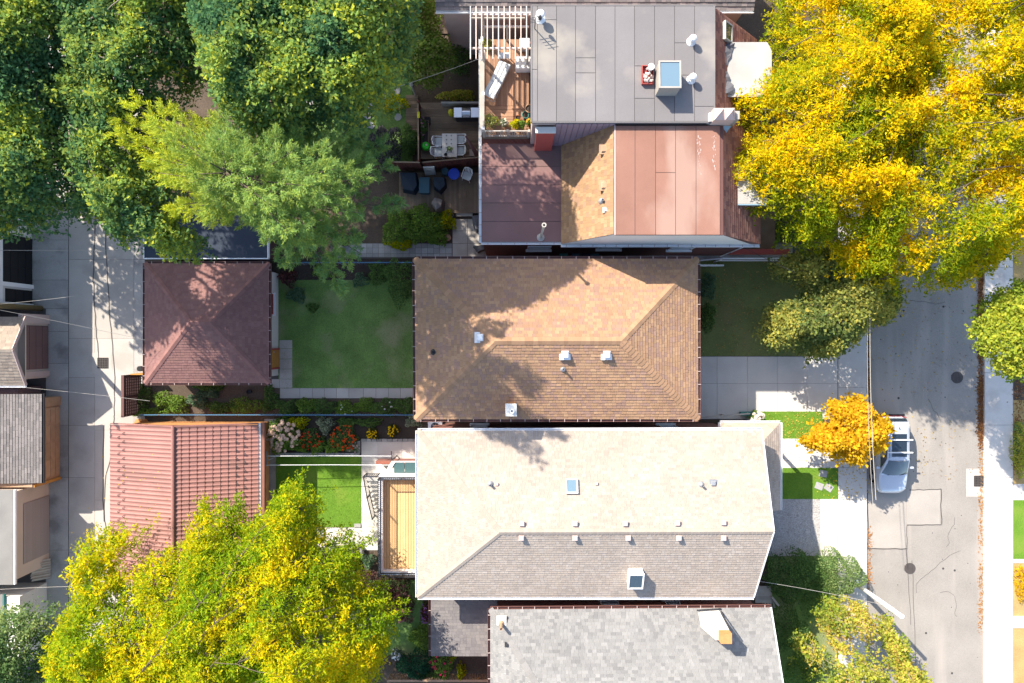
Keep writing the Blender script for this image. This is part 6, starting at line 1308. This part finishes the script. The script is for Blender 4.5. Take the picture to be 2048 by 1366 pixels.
o = thing('umbrella_base', 'beige square slab under the plum umbrella', 'slab', P(947, 305, .5)); a, b = pbox(939, 298, 955, 312, .5, .58); MB().box(a, b).build('slab', 'beige_panel', o)
o = thing('gazing_ball', 'bright green glossy round planter ball at the fence corner of the dining deck', 'ball', P(853, 296, .5)); MB().lathe(P(853, 296, .5), [(.06, 0), (.2, .1), (.27, .28), (.24, .46), (.12, .56), (.08, .5)], 18).build('ball', 'lime', o, smooth=True); MB().lathe(P(853, 290, 1.06), [(.05, 0), (.06, .06), (.02, .08)], 8).build('stopper', 'beige_panel', o)
bush('potted_plant', 'potted herb on the lower end of the patio table', 'plant', 903, 309, 6, 5, .25, 160, (.06,.04), SHL, 461, .5, z0=1.25)
o = thing('plant_pot', 'dark bowl beside the herb on the patio table', 'pot', P(892, 310, 1.24)); MB().lathe(P(892, 310, 1.245), [(.06, 0), (.1, .1), (.08, .1), (.06, .04)], 12).build('pot', 'black', o)
o = thing('yellow_sign', 'lime yellow tag fixed on the pale cap of the left fence', 'tag', P(837, 229, 1.55)); MB().box((X(837, 1.55)-.07, Y(236, 1.55), 1.56), (X(837, 1.55)+.07, Y(224, 1.55), 1.60)).build('tag', 'yellow_plastic', o)
o = thing('fence_post', 'round topped pale post at the end of the board walk', 'post', P(831, 191, 0)); MB().lathe(P(831, 191, 0), [(.06, 0), (.06, 1.7), (.12, 1.72), (.12, 1.78), (.05, 1.8)], 12).build('post', 'weathered', o)
o = thing('plant_box', 'small dark crate of plants against the left fence of the dining deck', 'crate', P(855, 240, .5)); a, b = pbox(849, 234, 860, 247, .5, .8); MB().box(a, b).build('crate', 'black', o)
# lower deck clutter
def covered(name, label, cat, pts, z0, z1, mat, shrink=.75, peak=None):
    c = Vector((sum(X(p[0], z1) for p in pts)/len(pts), sum(Y(p[1], z1) for p in pts)/len(pts), z0)); o = thing(name, label, cat, c); n = len(pts)
    top = [Vector((c.x+(X(x, z1)-c.x)*shrink, c.y+(Y(y, z1)-c.y)*shrink, z1+rnd.uniform(-.05, .05))) for x, y in pts]; low = [Vector((X(x, z1), Y(y, z1), z0)) for x, y in pts]; mid = [(a*.7+b*.3)+Vector((rnd.uniform(-.04, .04), rnd.uniform(-.04, .04), .1)) for a, b in zip(top, low)]
    k = MB(); v = low+mid+top+[Vector((c.x, c.y, z1+(peak or .03)))]; k.add(v, [(i, (i+1) % n, n+(i+1) % n, n+i) for i in range(n)]+[(n+i, n+(i+1) % n, 2*n+(i+1) % n, 2*n+i) for i in range(n)]+[(2*n+i, 2*n+(i+1) % n, 3*n) for i in range(n)]); k.build('cover', mat, o); return o
covered('covered_furniture', 'dark navy tarp over furniture at the left end of the lower deck', 'tarp', [(797,342),(832,342),(836,372),(828,385),(803,380)], .35, 1.1, 'navy_tarp', .85)
covered('covered_barbecue', 'barbecue under a wrinkled brown grey cover on the lower deck', 'barbecue', [(858,404),(868,390),(888,398),(885,416),(872,424)], .35, 1.3, 'cover', .72, .1)
covered('covered_chair', 'dark teal covered chair in the middle of the lower deck', 'chair', [(864,352),(890,352),(892,370),(880,384),(866,374)], .35, 1.1, 'navy_tarp', .82)
o = thing('storage_bin', 'teal grey plastic storage bin on the lower deck', 'bin', P(848, 371, .35)); a, b = pbox(839, 356, 858, 385, .35, .95); MB().box(a, (b[0], b[1], .9)).build('body', 'teal_plastic', o); MB().box((a[0]-.03, a[1]-.03, .902), (b[0]+.03, b[1]+.03, .98)).build('lid', 'teal_plastic', o)
o = thing('round_table', 'round cobalt blue table on the lower deck', 'table', P(908, 348, .35)); c = P(908, 348, .95); MB().lathe(c, [(.33, 0), (.34, .04), (.31, .05), (.30, .035), (.05, .035)], 26).build('table_top', 'blue_paint', o); k = MB()
for i in range(3): k.tube([c+Vector((math.cos(i*2.1)*.05, math.sin(i*2.1)*.05, 0)), c+Vector((math.cos(i*2.1)*.28, math.sin(i*2.1)*.28, -.6))], .02, 6)
k.build('leg', 'black', o)
o = thing('water_barrel', 'teal blue barrel behind the round blue table', 'barrel', P(892, 347, .35)); MB().lathe(P(892, 347, .35), [(.2, 0), (.23, .3), (.2, .62), (.17, .62), (.17, .5)], 16).build('barrel', 'teal_plastic', o)
chair('dirty white plastic chair at the right end of the lower deck', 934, 352, R(160), .35)
o = thing('step_ladder', 'folded grey step ladder leaning on the red fence above the teal bin', 'ladder', P(858, 345, .35)); k = MB(); l0, l1, l2, l3 = P(847, 334, 1.9), P(868, 333, 1.9), P(852, 352, .4), P(871, 350, .4)
MB().bar(l0, l2, .05, .03).build('rail', 'steel', o); MB().bar(l1, l3, .05, .03).build('rail', 'steel', o)
for i in range(5): f = i/5+.05; MB().bar(l0*(1-f)+l2*f, l1*(1-f)+l3*f, .09, .03).build('rung', 'steel', o)
o = thing('garden_hoop', 'pale hose coiled in a ring on the step below the lower deck', 'hose', P(902, 430, .1)); MB().tube([P(902, 430, .1)+Vector((.14*math.cos(i*.52), .14*math.sin(i*.52), .02)) for i in range(13)], .014, 5).build('coil', 'white_metal', o)
o = thing('step', 'weathered timber step at the front of the lower deck', 'step', P(930, 432, 0)); a, b = pbox(912, 425, 945, 432, 0, .2); MB().box(a, (b[0], b[1], .2)).build('tread', 'weathered', o)
covered('covered_bench', 'slate dark covered bench against the house wall by the concrete pad', 'bench', [(943,430),(958,427),(960,460),(952,462),(945,448)], .04, .7, 'slate_cover', .8)
covered('covered_planter', 'dark covered planter at the corner of the red-roofed house wall', 'planter', [(945,492),(970,488),(972,498),(955,505)], .04, .5, 'slate_cover', .8)
o = thing('log_slice', 'round cut log slice at the edge of the concrete pad', 'log', P(896, 476, 0)); MB().lathe(P(896, 476, 0), [(.19, 0), (.2, .25), (.17, .27), (.0, .27)], 14).build('log', 'tan_wood', o)
# pots on the roof deck
for x, y, r, mat, lab in ((1036,238,.16,'terracotta','terracotta pot second from the right on the roof deck'),(1051,232,.19,'lime','green watering can shaped pot near the roof edge'),(1058,220,.22,'tan_wood','large round planter against the grey roof wall'),(1059,246,.2,'terracotta','terracotta pot with yellow flowers in the corner of the roof deck railing'),(1030,249,.16,'terracotta','small pot with lime leaves by the roof deck railing'),(1008,246,.16,'stucco_white','white pot with a pale plant by the roof deck railing'),(983,243,.22,'blue_metal','blue grey pot with a leafy plant in the left corner of the roof deck')):
    c = P(x, y, zdk+.1); c.z = zdk+.01; mt = 'green_metal' if mat == 'lime' else mat; o = thing('plant_pot', lab, 'pot', c, 'pots on the roof deck'); MB().lathe(c, [(r*.65, 0), (r*.9, r*1.3), (r, r*1.35), (r, r*1.6), (r*.85, r*1.6), (r*.8, r*1.3)], 14).build('pot', mt, o); MB().lathe(c+Vector((0, 0, r*1.3)), [(r*.8, 0), (.01, .01)], 10).build('soil', 'dark_soil', o)
for x, y, rx, pal, fl, lab in ((1059,246,5,SHL,(.6,.4,.02),'yellow flowers in the corner pot of the roof deck'),(1030,249,8,LIME,None,'lime leaved plant in the small pot by the roof railing'),(1008,246,6,PALE,(.7,.66,.5),'pale plant in the white pot by the roof railing'),(983,243,13,OLIVE,None,'leafy plant in the blue grey pot of the roof deck'),(975,85,10,OLIVE,None,'green plant under the left end of the pergola'),(1043,250,6,SHL,None,'small green plant between the pots of the roof deck')):
    kx = (H-zdk)/H; bush('potted_plant', lab, 'plant', 1024+(x-1024), y, rx, rx, .45, 350, (.09,.06), pal, 470+x, .5, 'plants on the roof deck', z0=zdk+.3 if x != 975 else zdk+.02, flowers=('blossom', 9, .05, fl) if fl else None)
    ob = bpy.context.scene.objects  # placed by height below
# correct the plants raised on the roof deck to their own height
for ob in [q for q in COL.objects if q.name.startswith('potted_plant') and q.get('group') == 'plants on the roof deck']:
    f = (H-zdk-.4)/(H-.225); ob.location.x *= f; ob.location.y *= f
# air conditioner, stuff beside the houses
ac = thing('air_conditioner', 'white air conditioner unit in the gap between the two middle houses', 'air conditioner', P(870, 853, 0)); a, b = pbox(856, 844, 884, 862, .05, .8, .8); MB().box(a, b).build('cabinet', 'white_metal', ac)
c = Vector(((a[0]+b[0])/2, (a[1]+b[1])/2, .8)); k = MB(); k.lathe(c, [(.24, 0), (.24, .02), (.2, .02), (.2, .005)], 20); k.build('fan_ring', 'dark_metal', ac); k = MB()
for i in range(5): k.bar(c+Vector((0, 0, .012)), c+Vector((math.cos(i*1.26)*.2, math.sin(i*1.26)*.2, .012)), .06, .008)
k.build('fan', 'grey_metal', ac)
o = thing('downspout', 'white downspout extension lying on the front lawn of the brown house', 'downspout', P(1420, 531, 0)); k = MB(); k.bar(P(1392, 531, 1.0), P(1446, 531, .1), .1, .16); 
for i in range(6): q = P(1400+i*8, 531, .95-.13*i); k.box(q+Vector((-.02, -.06, .06)), q+Vector((.02, .06, .1)))
k.build('pipe', 'white_metal', o)
rb = [('green recycling bin in the side passage north of the brown house', 1128, 'green_metal'), ('dark blue bin in the side passage, between the green one and another blue bin', 1152, 'teal_plastic'), ('dark blue bin nearest the middle of the side passage', 1172, 'navy_tarp'), ('dark blue bin at the east end of the bins in the side passage', 1190, 'teal_plastic')]
for lab, x, mt in rb:
    o = thing('recycling_bin', lab, 'bin', P(x, 505, .03), 'bins in the side passage'); a, b = pbox(x-8, 502, x+8, 516, .03, 1.0); MB().box(a, (b[0], b[1], .95)).build('body', mt, o); MB().box((a[0]-.02, a[1]-.02, .952), (b[0]+.02, b[1]+.02, 1.02)).build('lid', mt, o)
o = thing('hand_rail', 'sloping pale handrail at the front corner of the brown house by the driveway', 'handrail', P(1450, 834, 0)); MB().bar(P(1398, 836, 1.0), P(1500, 827, .7), .08, .06).build('rail', 'weathered', o)
for x, y, z in ((1400, 836, 1.0), (1450, 831.5, .85), (1498, 827, .7)): q = P(x, y, z); MB().tube([(q.x, q.y, 0), q], .03, 6).build('post', 'weathered', o)
o = thing('bench_box', 'small dark green box at the edge of the driveway', 'box', P(1488, 826, 0)); MB().box((X(1478), Y(829), .02), (X(1499), Y(823), .4)).build('body', 'green_metal', o); MB().box((X(1477), Y(830), .402), (X(1500), Y(822), .44)).build('lid', 'green_metal', o)
ws = thing('wooden_steps', 'grey wooden steps and bench beside the rear corner of the cream house gable', 'steps', P(1530, 1190, 0))
for i in range(5): block('plank', ws, 'weathered', (X(1512, .6), Y(1176+i*7, .6)-.1, .5-.02*i), (X(1545, .6), Y(1176+i*7, .6)+.1, .56-.02*i))
for i in range(6): a = P(1520+i*5, 1209-i*2, .3); MB().bar(a, a+Vector((.12, -.5, 0)), .1, .04).build('slat', 'weathered', ws)
MB().bar(P(1542, 1192, .5), P(1556, 1210, .5), .12, .3).build('rail', 'weathered', ws)
o = thing('bottom_fence', 'low wooden lattice fence along the very bottom of the yard', 'fence', P(860, 1362, 0)); xa, xb = X(780), X(978); yy = Y(1362, .9)
for i in range(40): block('slat', o, 'tan_wood', (xa+(xb-xa)*i/40+.02, yy, .05), (xa+(xb-xa)*(i+1)/40-.03, yy+.03, .85))
block('rail', o, 'tan_wood', (xa, yy-.05, .86), (xb, yy+.08, .92))
o = thing('tarp', 'orange yellow scrap of tarp on the shaded ground near the rear addition', 'tarp', P(953, 1358, 0)); MB().add([P(945, 1357, .02), P(960, 1353, .02), P(962, 1362, .02), P(950, 1364, .02), P(954, 1358, .12)], [(0,1,4),(1,2,4),(2,3,4),(3,0,4)]).build('sheet', 'oak', o)
# poles and wires
up = thing('utility_pole', 'weathered wooden utility pole leaning out past the left edge by the lane', 'utility pole', P(82, 617, 0)); b = P(82, 617, 0); MB().tube([b, b+Vector((0, 0, 5)), b+Vector((0, 0, 10.5))], .17, 12, .12).build('shaft', 'pole_wood', up, smooth=True)
MB().bar(b+Vector((-.1, -1.1, 9.8)), b+Vector((-.1, 1.1, 9.8)), .1, .12).build('crossarm', 'pole_wood', up); k = MB()
for y in (-.9, 0, .9): k.lathe(b+Vector((-.1, y, 9.87)), [(.05, 0), (.06, .1), (.03, .16)], 8)
k.build('insulator', 'stucco_white', up)
sp = thing('street_pole', 'white round street pole leaning away over the street at the lower right', 'street pole', P(1704, 1160, 0)); b = P(1709, 1166, 0); MB().tube([b, b+Vector((0, 0, 5.0))], .14, 14, .11).build('shaft', 'white_metal', sp, smooth=True); MB().lathe(b, [(.24, 0), (.24, .06), (.15, .1), (.14, .3)], 12).build('base', 'white_metal', sp); MB().lathe(b+Vector((0, 0, 5.0)), [(.12, 0), (.13, .05), (.06, .12)], 12).build('cap', 'white_metal', sp)
def wire(label, a, b, sag, r=.010, mat='weathered', name='cable', group='overhead cables'):
    a, b = Vector(a), Vector(b); n = 14; k = MB(); k.tube([a+(b-a)*(i/n)-Vector((0, 0, sag*4*(i/n)*(1-i/n))) for i in range(n+1)], r, 5)
    o = k.build(name, mat); tag(o, label, 'cable', group); return o
wire('thick pale cable along the street kerb beside the parked car', P(1741, 560, 6.2), P(1752, 1000, 6.2), .25, .017, 'weathered'); wire('thinner cable just left of the thick one along the street kerb', P(1737, 560, 6.0), P(1746, 1010, 6.0), .3, .010, 'weathered')
wire('service cable from the upper left pole across the lane to the trees', P(0, 608, 7), P(150, 592, 5.5), .2); wire('service cable from the pole crossing the lane towards the plum roofed garage', P(0, 620, 7.5), P(290, 680, 4.0), .25)
wire('pale service cable crossing the lane below the tan gable garage', P(50, 775, 4.5), P(300, 802, 3.5), .15); wire('pair of thin cables over the white framed garage door', P(-40, 500, 7.0), P(290, 500, 5.0), .2, .011)
wire('pale cable crossing the low white walled garage at the lower left', P(-20, 1180, 5), P(190, 1172, 4.5), .1); wire('service drop from the cream house gable into the russet tree', P(1515, 1162, 5.6), P(1790, 1215, 5.5), .25, .010, 'weathered'); wire('thin dark cable over the side path of the front lawn', P(1478, 490, 4.5), P(1590, 545, 5.0), .1, .012, 'dark_metal')
wire('service cable from the roof deck corner to the yard trees', P(957, 118, 5.5), P(790, 175, 5), .1, .012); 
# parked car
car = thing('parked_car', 'silver white sport utility car parked at the kerb under the yellow maple', 'car', (22.62, -6.8, -.12)); cx, cy0, g = 22.62, -4.45, -.12
def sec(d, hw, zb, zt, cr=.03):
    h = [(hw*.90, zb), (hw*.985, zb+.16), (hw, (zb+zt)*.52), (hw*.985, zt-.16), (hw*.93, zt-.05), (hw*.80, zt), (hw*.4, zt+cr*.8), (0, zt+cr)]
    return [Vector((cx+x, cy0-d, g+z)) for x, z in h]+[Vector((cx-x, cy0-d, g+z)) for x, z in h[-2::-1]]
S = [sec(*q) for q in ((0, .62, .48, .80), (.05, .76, .42, .92), (.22, .87, .34, 1.0), (.7, .90, .30, 1.03), (1.6, .915, .28, 1.04), (2.6, .915, .28, 1.04), (3.3, .91, .28, 1.05, .04), (3.55, .905, .29, 1.04, .05), (3.95, .89, .32, .99, .05), (4.25, .85, .36, .93, .05), (4.45, .77, .40, .86, .04), (4.58, .63, .45, .74, .03), (4.62, .5, .5, .66, .02))]
m = len(S[0]); k = MB(); k.add([p for s in S for p in s], [(i*m+j, i*m+j+1, (i+1)*m+j+1, (i+1)*m+j) for i in range(len(S)-1) for j in range(m-1)]+[(i*m+m-1, i*m, (i+1)*m, (i+1)*m+m-1) for i in range(len(S)-1)]+[tuple(range(m-1, -1, -1)), tuple(range((len(S)-1)*m, len(S)*m))]); k.build('body', 'car_paint', car, smooth=True)
def ring(z, d0, d1, hw, rr, n=4):
    out = []
    for (sx, dd, a0) in ((1, d1, 0), (-1, d1, 90), (-1, d0, 180), (1, d0, 270)):
        for i in range(n+1):
            a = R(a0+90*i/n); q = (math.cos(a), math.sin(a)); out.append(Vector((cx+sx*(hw-rr)+q[0]*rr, cy0-(dd+(-rr if dd == d1 else rr))-q[1]*rr, g+z)))
    return out
rs = [ring(1.0, .10, 3.52, .84, .16), ring(1.22, .14, 3.14, .785, .16), ring(1.48, .20, 2.70, .70, .18), ring(1.60, .30, 2.46, .63, .2), ring(1.63, .6, 2.2, .40, .2)]; m = len(rs[0]); k = MB()
k.add([p for r_ in rs for p in r_], [(i*m+j, i*m+(j+1) % m, (i+1)*m+(j+1) % m, (i+1)*m+j) for i in range(len(rs)-1) for j in range(m)]+[tuple(range((len(rs)-1)*m, len(rs)*m))]); k.build('cabin', 'car_paint', car, smooth=True)
def panel(name, pts, mat, nrm, t=.02, parent=car):
    n = Vector(nrm).normalized()*t; pts = [Vector((cx+x, cy0-d, g+z)) for x, d, z in pts]; q = [p+n for p in pts]; c = len(pts); return MB().add(pts+q, [tuple(range(c, 2*c)), tuple(range(c-1, -1, -1))]+[(i, (i+1) % c, c+(i+1) % c, c+i) for i in range(c)]).build(name, mat, parent)
k = MB(); cols_ = 9; top_ = []
for i in range(cols_):
    u = -1+2*i/(cols_-1); top_ += [Vector((cx+u*.58, cy0-2.50-.07*(1-u*u), g+1.615-.02*u*u)), Vector((cx+u*.66, cy0-2.98-.07*(1-u*u), g+1.36-.02*u*u)), Vector((cx+u*.75, cy0-3.34-.13*(1-u*u), g+1.105-.01*u*u))]
k.add(top_, [(3*i+r, 3*i+r+1, 3*i+r+4, 3*i+r+3) for i in range(cols_-1) for r in range(2)]); k.build('windshield', 'car_glass', car, smooth=True)
panel('rear_window', [(-.52, .24, 1.55), (.52, .24, 1.55), (.66, .11, 1.15), (-.66, .11, 1.15)], 'car_glass', (0, .9, .3), .03)
for s in (-1, 1):
    panel('side_window', [(s*.66, 1.55, 1.53), (s*.66, 2.45, 1.53), (s*.80, 3.05, 1.12), (s*.815, 1.55, 1.10)], 'car_glass', (s, 0, .5), .03); panel('side_window', [(s*.66, .55, 1.53), (s*.66, 1.48, 1.53), (s*.815, 1.48, 1.10), (s*.80, .35, 1.12)], 'car_glass', (s, 0, .5), .03)
    k = MB(); k.obox((cx+s*1.0, cy0-3.0, g+1.12), (.10, 0, 0), (0, .06, 0), (0, 0, .07)); k.bar((cx+s*.82, cy0-2.98, g+1.08), (cx+s*.95, cy0-3.0, g+1.1), .05, .04); k.build('mirror', 'car_paint', car)
    MB().bar((cx+s*.56, cy0-.6, g+1.66), (cx+s*.56, cy0-2.35, g+1.66), .04, .05).build('roof_rail', 'steel', car)
    panel('headlight', [(s*.55, 4.47, .82), (s*.80, 4.28, .84), (s*.84, 4.20, .72), (s*.62, 4.50, .68)], 'lamp', (s*.4, -1, .5), .03); panel('taillight', [(s*.58, .03, .95), (s*.80, .08, .98), (s*.82, .10, .80), (s*.6, .02, .78)], 'tail', (s*.2, 1, .1), .03)
    for d in (.82, 3.72):
        w = thing_part('wheel', car); c = Vector((cx+s*.80, cy0-d, g+.335)); k = MB(); n = 20
        def rg_(r, x): return [Vector((c.x+s*x, c.y+r*math.cos(6.283*i/n), c.z+r*math.sin(6.283*i/n))) for i in range(n)]
        rr = [rg_(.2, -.1), rg_(.32, -.11), rg_(.335, -.06), rg_(.335, .06), rg_(.32, .11), rg_(.21, .115)]; k.add([p for q in rr for p in q], [(i*n+j, i*n+(j+1) % n, (i+1)*n+(j+1) % n, (i+1)*n+j) for i in range(5) for j in range(n)]); k.build('tyre', 'black', w)
        k = MB(); k.add(rg_(.205, .09)+[c+Vector((s*.11, 0, 0))], [(j, (j+1) % n, n) for j in range(n)]); k.build('rim', 'steel', w)
panel('sunroof', [(-.43, .95, 1.632), (.43, .95, 1.632), (.43, 2.28, 1.632), (-.43, 2.28, 1.632)], 'car_glass', (0, 0, 1), .02); panel('bumper', [(-.8, -.02, .78), (.8, -.02, .78), (.82, .12, .45), (-.82, .12, .45)], 'black', (0, 1, 0), .10); panel('rear_trim', [(-.5, -.0, .9), (.5, 0, .9), (.5, .0, .82), (-.5, 0, .82)], 'tail', (0, 1, 0), .02); panel('grille', [(-.42, 4.60, .62), (.42, 4.60, .62), (.36, 4.55, .45), (-.36, 4.55, .45)], 'black', (0, -1, 0), .03)
for d in (1.28, 2.02): MB().box((cx-.74, cy0-d-.035, g+1.70), (cx+.74, cy0-d+.035, g+1.75)).build('roof_bar', 'white_metal', car)
k = MB(); k.bar((cx, cy0-.55, g+1.6), (cx, cy0-.68, g+1.70), .04, .03); k.build('antenna', 'dark_metal', car); k = MB()
for s in (-.4, .3): k.bar((cx+s, cy0-3.46, g+1.09), (cx+s+.42, cy0-3.36, g+1.14), .03, .02)
k.build('wiper', 'black', car)
